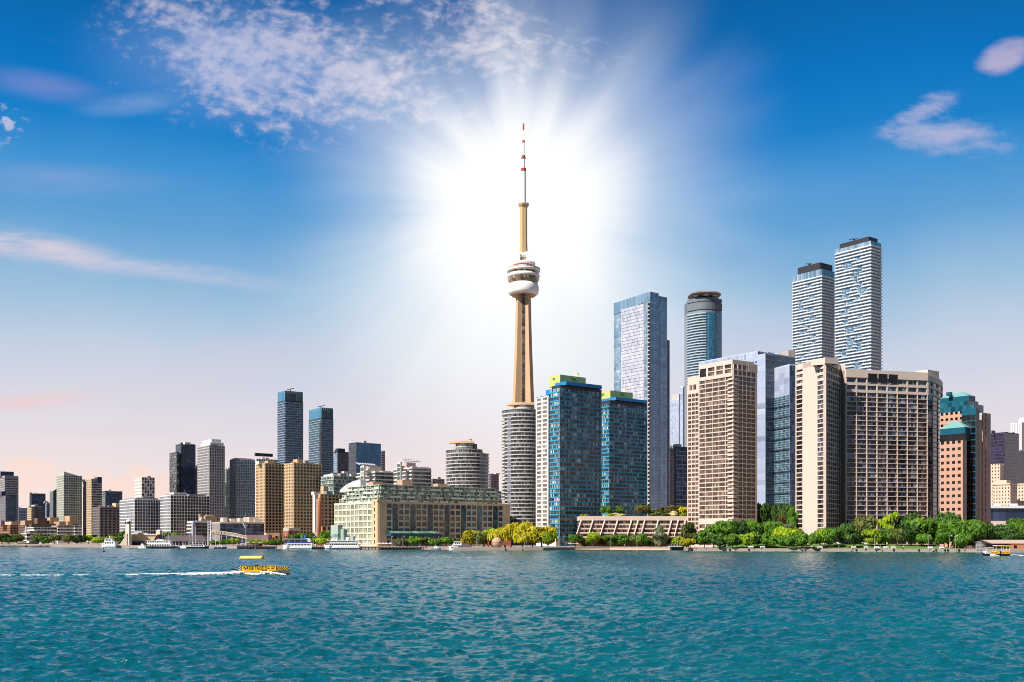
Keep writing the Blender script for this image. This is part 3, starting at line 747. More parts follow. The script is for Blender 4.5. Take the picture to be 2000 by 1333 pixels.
# ---------------------------------------------------------------- rounded tower with a flying-saucer roof
def saucer_tower():
    Y = 1150; B = Bld('glass_tower', 'blue glass tower with curved flanks, grey crown and a pale perforated disc roof', P(1378, Y))
    zt = lambda py: wz(py, Y)
    w0, w1, mid = wx(1345, Y), wx(1412, Y), wx(1377, Y)
    left = [np.array((w0 + (mid - w0) * t, Y - 6 * math.sin(math.pi * t * .5) + 9 * (1 - t) ** 2)) for t in np.linspace(0, 1, 7)]
    right = [np.array((mid + (w1 - mid) * t, Y - 6 + 12 * t ** 2)) for t in np.linspace(0, 1, 7)]
    back = [np.array((w1, Y + 28)), np.array((w0, Y + 28))]
    B.core(left + right[1:] + back, GZ, zt(608))
    B.band(left, GZ, zt(615), 3.05, 1.15, .8, G_BLUE, SLABC, 1.8)
    for p, q in zip(right, right[1:]): B.curt(Face(p, q), GZ, zt(612), 3.05, 1.5, G_CYAN, name='glass_flank', gap=.12, hgap=.35, join=True)
    cr = left + right[1:] + back
    m = MB(); m.prism(offset(left + right[1:], -.6) + back, zt(608), zt(585)); ring(m, left + right[1:], zt(606), zt(592), .35); ring(m, left + right[1:], zt(590), zt(583), .1)
    B.part('crown', m, wallm('grey_blue_louvre', (.15, .18, .21), var=.1))
    cx, cy = (w0 + w1) / 2, Y + 9; zc = zt(577)
    d = MB(); rx, ry = (w1 - w0) * .46, 19.; K = 28; prev = None
    for lv, (s_, z) in enumerate(((.35, zc - 1.5), (.96, zc + .2), (1.02, zc + 1.0), (.9, zc + 3.0), (.5, zc + 5.0), (.01, zc + 5.4))):
        row = []
        for i in range(K):
            a = 2 * math.pi * i / K; sq = (abs(math.cos(a)) ** 3 + abs(math.sin(a)) ** 3) ** (-1 / 3)
            row.append((cx + rx * s_ * sq * math.cos(a), cy + ry * s_ * sq * math.sin(a), z))
        if prev:
            for i in range(K): j = (i + 1) % K; d.poly([prev[i], prev[j], row[j], row[i]])
        prev = row
    rf = B.part('disc_roof', d, wallm('brown_grey_metal', (.21, .18, .17), rough=.5))
    for ox, oy in ((-.6, -.35), (-.05, -.6), (.55, -.4), (-.3, .3), (.35, .3)):
        q = MB(); q.lathe(cx + ox * rx, cy + oy * ry - 2, [(2.9, zc - 1.5), (3.1, zc - .9), (2.9, zc - .6)], 14); q.build('hole_light_disc', WHITE, rf)  # white discs stand in for sky light seen through the roof holes
    lg = MB()
    for a in range(8):
        t = a * math.pi / 4 + .3; lg.tube((cx + 10 * math.cos(t), cy + 8 * math.sin(t), zt(586)), (cx + 12 * math.cos(t), cy + 12 * math.sin(t), zc), .5)
    B.part('roof_strut', lg, PALE)
    B.finish(MULL)
saucer_tower()

# ---------------------------------------------------------------- office block with pale blue fascia
def office_block():
    Y = 820; zt = lambda py: wz(py, Y)
    L, C, Rr, K = foot(1365, 1480, 1553, Y)
    B = Bld('office_building', 'pale blue glass office block standing between the two beige concrete towers', C)
    B.core([L, C, Rr, K], GZ, zt(686))
    fl, fr = Face(L, C), Face(C, Rr)
    B.curt(fl, zt(760), zt(687), 5, 1.7, G_PALE, name='fascia', hgap=.35)
    B.curt(fr, GZ, zt(688), 4, 1.8, G_BLUE, name='glass_flank')
    # bright stair shaft in front, then the low gridded wing
    sf = foot(1478, 1495, 1512, Y - 26); B.wall.prism(sf, GZ, zt(702)); B.curt(Face(sf[0], sf[1]), GZ, zt(702.5), 4.2, 9, G_PALE, name='fascia'); B.curt(Face(sf[1], sf[2]), GZ, zt(703), 4, 2, G_NAVY, name='glass_flank')
    wf = foot(1494, 1542, 1556, Y - 38, 20); B.wall.prism(wf, GZ, zt(727))
    f = Face(wf[0], wf[1]); zs = zt(784)
    B.curt(f, zs, zt(729), 4.2, 6.4, G_PALE, name='fascia', gap=.05, hgap=.25)
    B.curt(f, GZ, zs, 1.75, 1.75, G_TEAL, gap=.22, hgap=.22, name='gridded_glass', rowvar=.2)
    B.curt(Face(wf[1], wf[2]), GZ, zt(729), 4.2, 2, G_NAVY, name='glass_flank')
    for i in range(12):
        z = GZ + 14 + i * (zs - GZ - 14) / 12; m = MB(); m.box(f.pt(0, z, .6), np.array(f.pt(f.L, 0, .6)) - np.array(f.pt(0, 0, .6)), (-f.n[0] * .5, -f.n[1] * .5, 0), (0, 0, .9)); B.part('sunshade', m, MULLD)
    # roof plant and the curved dark roof behind
    m = MB(); m.prism(foot(1494, 1500, 1512, Y + 10), zt(690), zt(683.5)); B.part('roof_cabin', m, LBLUE)
    m = MB(); m.prism(foot(1505, 1540, 1553, Y + 45, 20), GZ, wz(684, Y + 45)); B.part('lift_core', m, wallm('mauve_grey_panel', (.40, .35, .34)))
    m = MB(); m.prism(foot(1500, 1518, 1528, Y + 30, 20), GZ, wz(690, Y + 30)); B.part('lift_core', m, WHITE)
    bs = MB(); f2 = Face(sf[0], sf[1]); t = f2.L * .70; w2 = Face(L, C)
    bs.box(w2.pt(w2.L - 2.6, zt(709), .3), np.array(w2.pt(w2.L - .4, 0, .3)) - np.array(w2.pt(w2.L - 2.6, 0, .3)), (-w2.n[0] * .2, -w2.n[1] * .2, 0), (0, 0, 1.6))
    sg = B.part('company_sign', bs, paint('sign_blue', (.0, .10, .55)))
    lt = MB()
    for i, (x0, z0, x1, z1) in enumerate(((.0, 1.4, .4, .1), (.4, .1, .8, 1.4), (.8, 1.4, 1.1, .1), (1.1, .1, 1.6, 1.3), (1.8, .1, 1.8, 1.4), (1.8, .1, 2.5, .1))):
        lt.tube(w2.pt(w2.L - 6 + x0, zt(709) + z0, .35), w2.pt(w2.L - 6 + x1, zt(709) + z1, .35), .17, n=4)
    lt.build('lettering', DARK, sg)
    em = MB(); t0 = w2.L * .30
    for k in range(7):
        a = R(20 + k * 23); em.tube(w2.pt(t0 + 1.2 * math.cos(a), zt(700) + 1.0 * math.sin(a), .3), w2.pt(t0 + 2.9 * math.cos(a), zt(700) + 2.2 * math.sin(a), .3), .25, n=4)
    B.part('emblem', em, CREAM)
    B.finish(LBLUE)
office_block()

# ---------------------------------------------------------------- the two white-banded towers
def banded_tower(label, xl, xc, xr, Y, yslab, yglass, ycap, cap, seed):
    rd = random.Random(seed)
    L, C, Rr, K = foot(xl, xc, xr, Y)
    B = Bld('condominium_tower', label, C, group='twin towers with white wavy balconies')
    zt = lambda py: wz(py, Y); B.core([L, C, Rr, K], GZ, zt(yslab))
    fl, fr = Face(L, C), Face(C, Rr)
    nf = round((zt(yslab) - GZ) / 3.05); h = (zt(yslab) - GZ) / nf
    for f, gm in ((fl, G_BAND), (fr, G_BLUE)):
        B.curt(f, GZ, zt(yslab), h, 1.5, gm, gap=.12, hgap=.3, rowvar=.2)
    slot = (.3, .6); lowz = wz(800, Y)
    for i in range(nf + 1):
        z = GZ + i * h
        if z < lowz: continue
        m = MB()
        d = 1.4; ring(m, [L, C, Rr], z - .28, z - .02, .35)
        if i >= nf - 1 or rd.random() < .10:
            ring(m, [L, C, Rr], z - .02, z + .95, d)
        else:
            cuts = [0]
            for c_, pr_ in ((slot[0], .38), (slot[1], .48)):
                if rd.random() < pr_: q_ = c_ + rd.uniform(-.05, .05); w_ = rd.choice((.04, .06, .09, .12)); cuts += [fl.L * (q_ - w_), fl.L * (q_ + w_)]
            cuts.append(fl.L)
            if i % 4 == 0: slot = (rd.uniform(.22, .42), rd.uniform(.55, .74))
            for t0, t1 in zip(cuts[::2], cuts[1::2]):
                if t1 - t0 < 2.5: continue
                s0 = .0 if t0 == 0 else 1.2; s1 = .0 if t1 == fl.L else 1.2
                pts = [fl.pt(t0, 0)[:2], fl.pt(t1, 0)[:2]]
                o = [fl.pt(t0 + s0, 0, d)[:2], fl.pt(t1 - s1 + (d if t1 == fl.L else 0), 0, d)[:2]]
                m.prism([pts[0], o[0], o[1], pts[1]], z - .02, z + .95, bottom=True)
            k = rd.uniform(.35, .7); s1 = rd.choice((0, 1))
            m.prism([fr.pt(0, 0)[:2], fr.pt(-.2 - d, 0, d)[:2], fr.pt(fr.L * k, 0, d)[:2], fr.pt(fr.L * k, 0)[:2]], z - .02, z + .95, bottom=True)
            m.prism([fr.pt(fr.L * k + .8, 0)[:2], fr.pt(fr.L * k + 1.6, 0, d * .8)[:2], fr.pt(fr.L + .6, 0, d * .8)[:2], fr.pt(fr.L, 0)[:2]], z - .02, z + .95, bottom=True)
        B.part('balcony', m, SLABW)
    m = MB(); m.prism([L, C, Rr, K], zt(yslab), zt(yglass) - .2)
    crn = B.part('crown_core', m, MULL)
    for f, gm in ((fl, G_SKY), (fr, G_CYAN)): B.curt(f, zt(yslab) + 1.2, zt(yglass), 9, 1.7, gm, name='crown_glass', gap=.2, rowvar=.2)
    cp = foot(*cap, Y + 5); m = MB(); m.prism(cp, zt(yglass) - 1, zt(ycap)); B.part('plant_room', m, DARK)
    # window-cleaning crane
    c = (cp[0] + cp[1]) / 2 + np.array((4, 8)); zz = zt(ycap); m = MB()
    m.tube((c[0], c[1], zz - 1), (c[0], c[1], zz + 2.6), .7); m.tube((c[0] + 6, c[1] + 1, zz + .6), (c[0] - 3, c[1], zz + 3.6), .75, .5); m.tube((c[0] - 6, c[1], zz + 3.2), (c[0] + 2, c[1], zz + 4.0), .35, .2)
    B.part('roof_crane', m, DARK)
    B.finish(MULL)
banded_tower('taller of the twin towers with white wavy balconies and a black roof box', 1632, 1701, 1721, 955, 481, 470, 459, (1640, 1697, 1714), 5)
banded_tower('shorter of the twin towers with white wavy balconies and a black roof box', 1549, 1605, 1630, 1025, 541, 525, 510, (1558, 1602, 1626), 11)

# ---------------------------------------------------------------- pink granite offices with teal glass roofs
def pink_offices():
    Y = 572; zt = lambda py: wz(py, Y)
    A = foot(1838, 1882, 1932, Y)
    B = Bld('office_building', 'stepped pink granite office building with teal glass upper floors and hipped roofs', A[1])
    hi = foot(1836, 1894, 1934, Y + 14)
    B.core(hi, GZ, zt(812))
    f = Face(hi[0], hi[1]); B.grid(f, zt(842), zt(796), 3.6, 3.05, 1.35, 1.8, .3, G_BLK, 1, mr=.5)
    fr = Face(hi[1], hi[2])
    B.grid(fr.sub(fr.L * .60, fr.L * .80), GZ, zt(797), 3.75, 4.2, 2.0, 1.9, .3, G_BLK, 1)
    m = MB(); g = fr.sub(fr.L * .80, fr.L)
    m.box(g.pt(0, GZ, .32), np.array(g.pt(g.L, 0, .32)) - np.array(g.pt(0, 0, .32)), (-g.n[0] * 3, -g.n[1] * 3, 0), (0, 0, zt(797) - GZ)); B.part('weathered_flank', m, PINKD)
    # glass tiers
    def tier(a, y0, y1, dy, gl, rooftop=None):
        p = foot(*a, Y + dy); m = MB(); m.prism(p, zt(y0), zt(y1)); c = B.part('glass_tier', m, TEALD)
        mb = MB()
        for f in (Face(p[0], p[1]), Face(p[1], p[2])):
            n = max(2, round(f.L / 2.4)); w = f.L / n
            for j in range(n): mb.poly([f.pt(j * w, zt(y0) + .2, .08), f.pt((j + 1) * w - .12, zt(y0) + .2, .08), f.pt((j + 1) * w - .12, zt(y1) - .3, .08), f.pt(j * w, zt(y1) - .3, .08)], tone())
        mb.build('glazing', gl, c)
        return p
    tier((1836, 1903, 1921), 797, 783, 15, G_TIER)
    tier((1836, 1890, 1911), 783, 772.5, 20, G_TIER)
    p = foot(1836, 1892, 1905, Y + 24); m = MB(); m.prism(p, zt(773), zt(761)); B.part('roof_band', m, TEALD)
    c = sum(p) / 4; m = MB(); e = .35
    rid = [q * e + c * (1 - e) for q in p]
    for i in range(4): j = (i + 1) % 4; m.poly([(*p[i], zt(761)), (*p[j], zt(761)), (*rid[j], zt(751)), (*rid[i], zt(751))])
    m.poly([(*q, zt(751)) for q in rid]); B.part('hipped_roof', m, TEALR)
    # glass corner shaft
    sh = foot(1878, 1906, 1913, Y + 3); m = MB(); m.prism(sh, GZ, zt(796)); c = B.part('corner_shaft', m, TEALD)
    mb = MB()
    for f in (Face(sh[0], sh[1]), Face(sh[1], sh[2])):
        for i in range(26):
            z = GZ + 3.6 * i
            if z + 3.4 > zt(797): break
            for j in range(3): w = f.L / 3; mb.poly([f.pt(j * w + .1, z, .08), f.pt((j + 1) * w - .25, z, .08), f.pt((j + 1) * w - .25, z + 3.0, .08), f.pt(j * w + .1, z + 3.0, .08)], tone() * .7)
    mb.build('glazing', G_BLK, c)
    # the lower front block
    lo = foot(1836, 1881, 1888, Y - 2)
    m = MB(); m.prism(lo, GZ, zt(861)); wl = B.part('lower_wall', m, PINKW)
    fl = Face(lo[0], lo[1])
    B.grid(fl, GZ, zt(861), 3.85, 3.2, 1.5, 2.1, .35, G_BLK, 1, mr=.4)
    fr2 = Face(lo[1], lo[2]); B.curt(fr2, GZ, zt(861), 3.8, 1.8, G_BLK, name='dark_glass_strip', gap=.06, hgap=.08)
    p = foot(1836, 1884, 1896, Y + 1); m = MB(); m.prism(p, zt(861), zt(846)); g = B.part('glass_tier', m, MULLD); mb = MB(); f = Face(p[0], p[1])
    for i in range(3):
        for j in range(14): w = f.L / 14; z = zt(861) + i * (zt(846) - zt(861)) / 3; mb.poly([f.pt(j * w, z, .08), f.pt((j + 1) * w - .15, z, .08), f.pt((j + 1) * w - .15, z + 1.3, .08), f.pt(j * w, z + 1.3, .08)], tone() * .8)
    mb.build('glazing', G_BLK, g)
    p = foot(1836, 1885, 1896, Y + 2); m = MB(); m.prism(p, zt(846), zt(833.5)); B.part('roof_band', m, TEALD)
    c = sum(p) / 4; rid = [q * e + c * (1 - e) for q in p]; m = MB()
    for i in range(4): j = (i + 1) % 4; m.poly([(*p[i], zt(833.5)), (*p[j], zt(833.5)), (*rid[j], zt(820)), (*rid[i], zt(820))])
    m.poly([(*q, zt(820)) for q in rid]); B.part('hipped_roof', m, TEALR)
    m = MB(); q = foot(1848, 1856, 1860, Y + 30); m.prism(q, zt(758), zt(751)); B.part('roof_hatch', m, TEALD)
    B.finish(PINKW)
pink_offices()
# ---------------------------------------------------------------- the long warehouse with a glazed top
MULLP = wallm('pale_green_frame', (.56, .60, .50), rough=.45, var=.08)
def warehouse():
    Y = 668; zt = lambda py: wz(py, Y)
    L, C, Rr, K = foot(654, 738, 995, Y)
    B = Bld('warehouse_building', 'long buff warehouse of seven storeys with stepped green glass flats on its roof', C)
    B.core([L, C, Rr, K], GZ, zt(979))
    fl, fr = Face(L, C), Face(C, Rr)
    keep = B.wall; B.wall = MB(); fw = fl.sub(0, fl.L - 7)
    B.grid(fw, GZ, zt(979), (zt(979) - GZ) / 7.4, fw.L / 9, .95, 1.05, .45, G_LIT, 2, mt=1.5); B.part('west_wall', B.wall, wallm('pale_cream_wall', (.64, .60, .48), var=.06)); B.wall = keep
    B.grid(fl.sub(fl.L - 6.5, fl.L - .5), GZ, zt(979), (zt(979) - GZ) / 7.4, 99, 4.6, 1.6, .5, G_BRN, 1)
    nb = 21; w = (fr.L - 12) / nb
    B.grid(fr, GZ, zt(979), (zt(979) - GZ) / 7.4, w, 1.05, 1.2, .45, G_TEAL, 2, ml=6, mr=6, mt=1.5, hide=lambda i, j, nf, n: j % 3 == 1 and i < nf - 1)
    B.grid(fr.sub(.8, 5.5), GZ, zt(979), (zt(979) - GZ) / 7.4, 99, 4.2, 1.6, .5, G_DARK, 1)
    B.grid(fr.sub(fr.L - 5, fr.L - .5), GZ, zt(979), (zt(979) - GZ) / 7.4, 99, 3.2, 1.6, .5, G_DARK, 1)
    for j in range(1, nb, 3):                                  # full-height teal glass bays
        m = MB(); x = 6 + j * w
        for i in range(13):
            z = GZ + 5 + i * (zt(984) - GZ - 6) / 13; h = (zt(984) - GZ - 6) / 13
            for k in range(2): m.poly([fr.pt(x + .4 + k * w * .43, z, .8), fr.pt(x + .3 + (k + 1) * w * .43, z, .8), fr.pt(x + .3 + (k + 1) * w * .43, z + h - .25, .8), fr.pt(x + .4 + k * w * .43, z + h - .25, .8)], tone() * .8)
        m.box(fr.pt(x + .2, GZ + 4.8, .76), np.array(fr.pt(x + w - .4, 0, .76)) - np.array(fr.pt(x + .2, 0, .76)), (-fr.n[0] * .7, -fr.n[1] * .7, 0), (0, 0, zt(984) - GZ - 5.6), r=.0)
        B.part('glass_bay', m, G_TEAL)
    cp = MB(); cp.prism([fl.pt(fl.L - 7, 0, .6)[:2], C - (fl.t - fr.t) * 0 + fl.n * .6 + fr.n * .6, fr.pt(6, 0, .6)[:2], fr.pt(6, 0, -3)[:2], fl.pt(fl.L - 7, 0, -3)[:2]], zt(979) - .2, zt(975.5)); B.part('corner_parapet', cp, CREAM)
    # stepped flats on the roof
    for i in range(4):
        ins = 1.8 + .8 * i
        p = offset([L, C, Rr], -ins)
        p[0] = p[0] + (p[1] - p[0]) * (.10 + .045 * i); p[2] = p[2] + (p[1] - p[2]) * (.06 + .012 * i)
        z0 = zt(979) + i * (zt(946) - zt(979)) / 4; z1 = zt(979) + (i + 1) * (zt(946) - zt(979)) / 4
        m = MB(); m.prism([p[0], p[1], p[2], p[2] + p[0] - p[1]], z0, z1 - .25); st = B.part('roof_storey', m, MULLG)
        s = MB(); ring(s, [p[0], p[1], p[2]], z1 - .35, z1, 1.3); s.prism([p[0], p[1], p[2], p[2] + p[0] - p[1]], z1 - .35, z1 - .05); s.build('roof_slab', MULLP, st)
        g = MB(); rl = MB(); ring(rl, offset([p[0], p[1], p[2]], 1.5), z0 + .92, z0 + 1.02, .12)
        for f in (Face(p[0], p[1]), Face(p[1], p[2])):
            n = round(f.L / 2.2); w2 = f.L / n
            for j in range(n):
                o = .1 if (j // 3) % 2 else .9
                t = tone(); g.poly([f.pt(j * w2, z0 + .1, o), f.pt((j + 1) * w2 - .3, z0 + .1, o), f.pt((j + 1) * w2 - .3, z1 - .5, o), f.pt(j * w2, z1 - .5, o)], t)
                if random.random() < .55: rl.box(f.pt(j * w2, z0, 1.6), np.array(f.pt((j + 1) * w2, 0, 1.6)) - np.array(f.pt(j * w2, 0, 1.6)), (-f.n[0] * .1, -f.n[1] * .1, 0), (0, 0, 1.0))
                if (j // 3) % 2 == 0 and j % 3 == 0: rl.box(f.pt(j * w2 - .1, z0, 1.0), tuple(np.array((*f.t, 0)) * .25), (-f.n[0] * 1, -f.n[1] * 1, 0), (0, 0, z1 - z0 - .4))
        for f in (Face(p[0], p[1]), Face(p[1], p[2])):
            n = round(f.L / 5.2)
            for j in range(n + 1):
                v_ = MB(); v_.box(f.pt(f.L * j / n - .2, z0, 1.25), tuple(np.array((*f.t, 0)) * .4), (-f.n[0] * .5, -f.n[1] * .5, 0), (0, 0, z1 - z0 - .36)); v_.build('post', MULLP, st)
        g.build('glazing', G_GRN, st); rl.build('railing', MULLP, st)
    # brick boxes on the flats' roof
    for a, yt, yb, dy in (((720, 729, 747, Y + 34), 941, 948, 0), ((776, 786, 804, Y + 46), 937, 950, 0), ((846, 855, 874, Y + 58), 945, 956, 0)):
        m = MB(); m.prism(foot(*a), wz(yb + 12, a[3]), wz(yt, a[3])); B.part('stair_head', m, wallm('rosy_brick', (.46, .28, .20)))
    # white sail-shaped roof at the west end
    s = MB(); yy = Y + 40; A = [(663, 962), (664, 957), (676, 947), (690, 940), (704, 937), (704, 941), (704, 962)]
    f3 = [(wx(x, yy), yy, wz(y, yy)) for x, y in A]; b3 = [(x + 3, y + 5, z) for x, y, z in f3]
    s.poly(f3); s.poly(b3[::-1])
    for i in range(len(A)): j = (i + 1) % len(A); s.poly([f3[j], f3[i], b3[i], b3[j]])
    B.part('sail_roof', s, SLABW)
    # glass stair hall at the west end and glass arcade on the quay side
    m = MB(); a = foot(646, 660, 669, Y - 12); m.prism(a, GZ, wz(1026, Y - 12)); v = B.part('stair_hall', m, MULLG); g = MB()
    for f in (Face(a[0], a[1]), Face(a[1], a[2])):
        for i in range(5):
            for j in range(3): w2 = f.L / 3; z = GZ + i * 1.62; g.poly([f.pt(j * w2, z, .1), f.pt((j + 1) * w2 - .15, z, .1), f.pt((j + 1) * w2 - .15, z + 1.45, .1), f.pt(j * w2, z + 1.45, .1)], tone())
    g.build('glazing', glassm('sea_green_glass', (.12, .24, .19), (.34, .50, .40), .5), v)
    m = MB(); a = foot(662, 671, 678, Y - 14); m.prism(a, GZ, wz(1034, Y - 14)); m.prism(foot(668, 690, 694, Y - 15), GZ, wz(1048, Y - 15)); B.part('entrance_hall', m, wallm('sea_green_panel', (.30, .42, .34), rough=.3))
    m = MB(); a = fr.sub(6, 44)
    m.box(a.pt(0, zt(1047), 7), np.array(a.pt(a.L, 0, 7)) - np.array(a.pt(0, 0, 7)), (-a.n[0] * 7, -a.n[1] * 7, 0), (0, 0, 1.6))
    for k in range(9): m.box(a.pt(k * (a.L - .4) / 8, GZ, 6.9), tuple(np.array((*a.t, 0)) * .4), (-a.n[0] * .4, -a.n[1] * .4, 0), (0, 0, zt(1047) - GZ))
    ar = B.part('glass_arcade', m, TEALD); g = MB()
    for k in range(24): w2 = a.L / 24; g.poly([a.pt(k * w2, zt(1047) + 1.7, 6.8), a.pt((k + 1) * w2 - .2, zt(1047) + 1.7, 6.8), a.pt((k + 1) * w2 - .2, zt(1047) + 3.2, 1.5), a.pt(k * w2, zt(1047) + 3.2, 1.5)], tone())
    g.build('roof_glazing', glassm('sea_green_glass', (.12, .24, .19), (.34, .50, .40), .5), ar)
    B.finish(CREAM)
warehouse()

# ---------------------------------------------------------------- round-fronted condominiums
def round_tower(label, px, Y, rad, y_main, y_ring, drum, canopy, fh, extra, gm, sm):
    B = Bld('condominium_tower', label, P(px, Y), group='round condominium towers with flat canopies')
    zt = lambda py: wz(py, Y); c = P(px, Y)
    pts = arc(px, Y, rad, 178, 362, 21)
    B.core([c + (q - c) * .955 for q in pts] + [c + np.array((rad * .9, 14)), c + np.array((-rad * .9, 14))], GZ, zt(y_main))
    B.band(pts[0:21], GZ, zt(y_main), fh, .62, .4, gm, sm, 1.5, lo=.2, gap=.3)
    up = arc(px - 4, Y, rad * .90, 178, 330, 17)
    m = MB(); m.prism(up + [c + np.array((rad * .7, 12)), c + np.array((-rad * .9, 12))], zt(y_main), zt(y_ring)); ring(m, up, zt(y_ring) - .6, zt(y_ring), .6); t = B.part('roof_storey', m, sm)
    g = MB()
    for p, q in zip(up, up[1:]):
        f = Face(p, q)
        for k in range(3): w = f.L / 3; g.poly([f.pt(k * w + .12, zt(y_main) + 1, .12), f.pt((k + 1) * w - .12, zt(y_main) + 1, .12), f.pt((k + 1) * w - .12, zt(y_ring) - .8, .12), f.pt(k * w + .12, zt(y_ring) - .8, .12)], tone())
    g.build('glazing', gm, t)
    dl, dr, dy = drum; dc = (dl + dr) / 2; dR = (dr - dl) / 2 / F * Y
    da = arc(dc, Y, dR, 180, 360, 17); m = MB(); m.prism(da + [P(dr, Y) + np.array((0, 8)), P(dl, Y) + np.array((0, 8))], zt(y_ring) - 1, zt(dy)); t = B.part('roof_drum', m, SLABG); g = MB()
    zz = [zt(y_ring), (zt(y_ring) + zt(dy)) / 2 + .2, zt(dy)]
    for p, q in zip(da, da[1:]):
        f = Face(p, q)
        for a, b in ((zz[0] + .1, zz[1] - 1.), (zz[1], zz[2] - .1)):
            for k in range(2): w = f.L / 2; g.poly([f.pt(k * w + .1, a, .1), f.pt((k + 1) * w - .15, a, .1), f.pt((k + 1) * w - .15, b, .1), f.pt(k * w + .1, b, .1)], tone() * .6)
    g.build('glazing', gm, t)
    cl, cr, cy0, cy1 = canopy; xa, xb = wx(cl, Y), wx(cr, Y); m = MB(); Rr = (xb - xa) * .62
    can = [np.array((xa + (xb - xa) * s, Y - (math.sqrt(max(0, 1 - ((s - .62) / .62) ** 2)) if s < .62 else 1) * dR * 1.02)) for s in (0, .03, .1, .2, .35, .5, .65, .85, 1)]
    m.prism(can + [np.array((xb, Y + 6)), np.array((xa + 2, Y + 4))], zt(cy0), zt(cy1), bottom=True); B.part('roof_canopy', m, PEACH)
    extra(B, zt); B.finish(PALE)
    return B
def ex1(B, zt):
    m = MB(); m.prism(foot(920, 925, 932, 905), zt(881), zt(866)); B.part('lift_head', m, PURP)
    m = MB(); m.tube((wx(921, 900), 900, zt(863)), (wx(921, 900), 900, zt(858.5)), .25); m.tube((wx(916, 900), 899, zt(858.8)), (wx(921.3, 900), 900, zt(858.5)), .25); B.part('roof_davit', m, DARK)
round_tower('lower round grey condominium with white ring balconies above the long warehouse', 913, 900, 18.9, 889, 880, (890, 923, 867), (877, 926, 867, 863), 3.05, ex1, G_GREY, SLABG)
def ex2(B, zt):
    c = P(1020, 760)
    for a0, a1 in ((192, 214),):                               # curved balconies on the west flank
        q = [c + np.array((14.9 * math.cos(R(a)), 14.9 * math.sin(R(a)))) for a in np.linspace(a0, a1, 5)]
        for i in range(39):
            z = GZ + i * (zt(818) - GZ) / 39; m = MB(); ring(m, q, z, z + 1.25, .9); B.part('curved_balcony', m, PALE)
    fx = MB(); q = arc(1020, 760, 15.0, 224, 238, 4)
    for p, r in zip(q, q[1:]):
        f = Face(p, r)
        for i in range(60): z = GZ + i * (zt(815) - GZ) / 60; fx.poly([f.pt(0, z, .3), f.pt(f.L - .1, z, .3), f.pt(f.L - .1, z + 1.3, .3), f.pt(0, z + 1.3, .3)], .4 + .4 * tone())
    B.part('glass_strip', fx, glassm('lilac_grey_glass', (.16, .16, .19), (.42, .42, .46), .5))
round_tower('taller round grey condominium with white ring balconies in front of the concrete tower', 1020, 760, 14.9, 812, 802.5, (1004, 1041, 793), (990, 1043, 793, 788.5), 2.72, ex2, G_GREY, SLABG)

# ---------------------------------------------------------------- a kit for the plainer towers
def T(name, label, xl, xc, xr, yt, Y, sl, sr, wm, phi=37, caps=(), ztops=None, z0=GZ, cat='building', group=None):
    L, C, Rr, K = foot(xl, xc, xr, Y, phi); B = Bld(name, label, C, cat, group); z1 = wz(yt, Y)
    B.core([L, C, Rr, K], z0, ztops([L, C, Rr, K], z1) if ztops else z1)
    def face(f, s):
        if s is None: return
        if s[0] == 'c': B.curt(f, z0, z1 - .5, s[1], s[2], s[3], gap=s[4] if len(s) > 4 else .2, hgap=s[5] if len(s) > 5 else .4)
        if s[0] == 'g':
            kw = s[6] if len(s) > 6 else {}
            B.grid(f, z0, z1, s[1], s[2], s[3], s[4], .3, s[5], **kw)
    if sl is sr and sl and sl[0] == 'b': B.band([L, C, Rr], z0, z1, sl[1], sl[2], sl[3], sl[4], sl[5], sl[6], skiptop=True)
    else:
        for f, s in ((Face(L, C), sl), (Face(C, Rr), sr)):
            if s and s[0] == 'b': B.band([f.p, f.q], z0, z1, s[1], s[2], s[3], s[4], s[5], s[6], skiptop=True)
            else: face(f, s)
    if Y > 690 and cat == 'building' and ztops is None:
        rd = random.Random(label); c = (L + Rr) / 2
        for k in range(rd.choice((1, 2, 2, 3))):
            q = c + (C - c) * rd.uniform(-.1, .75) + (Rr - L) * rd.uniform(-.3, .3); s_ = rd.uniform(1.5, 3.5); mb = MB(); a = R(phi)
            u = np.array((math.cos(a), math.sin(a))); v = np.array((-u[1], u[0])); mb.prism([q - u * s_ - v * s_, q + u * s_ - v * s_, q + u * s_ + v * s_, q - u * s_ + v * s_], z1 - .3, z1 + rd.uniform(1., 3.2)); B.part('roof_unit', mb, rd.choice((PALE, GREY, MULL, WHITE)))
        if rd.random() < .6:
            q = c + (C - c) * rd.uniform(-.2, .6); mb = MB(); mb.tube((*q, z1 - .2), (*q, z1 + rd.uniform(4, 8)), .22, .1, 5); B.part('antenna', mb, GREY)
        mb = MB(); ring(mb, [L, C, Rr], z1 - .5, z1 + .45, .12); B.part('parapet', mb, wm)
    for nm, a, y0, y1, dy, m in caps:
        mb = MB(); mb.prism(foot(*a, Y + dy, phi), wz(y0, Y + dy), wz(y1, Y + dy), bottom=True); B.part(nm, mb, m)
    B.finish(wm)
    return B
SW = ('b', 3.0, .95, .9, G_GREY, WHITE, 2.4)
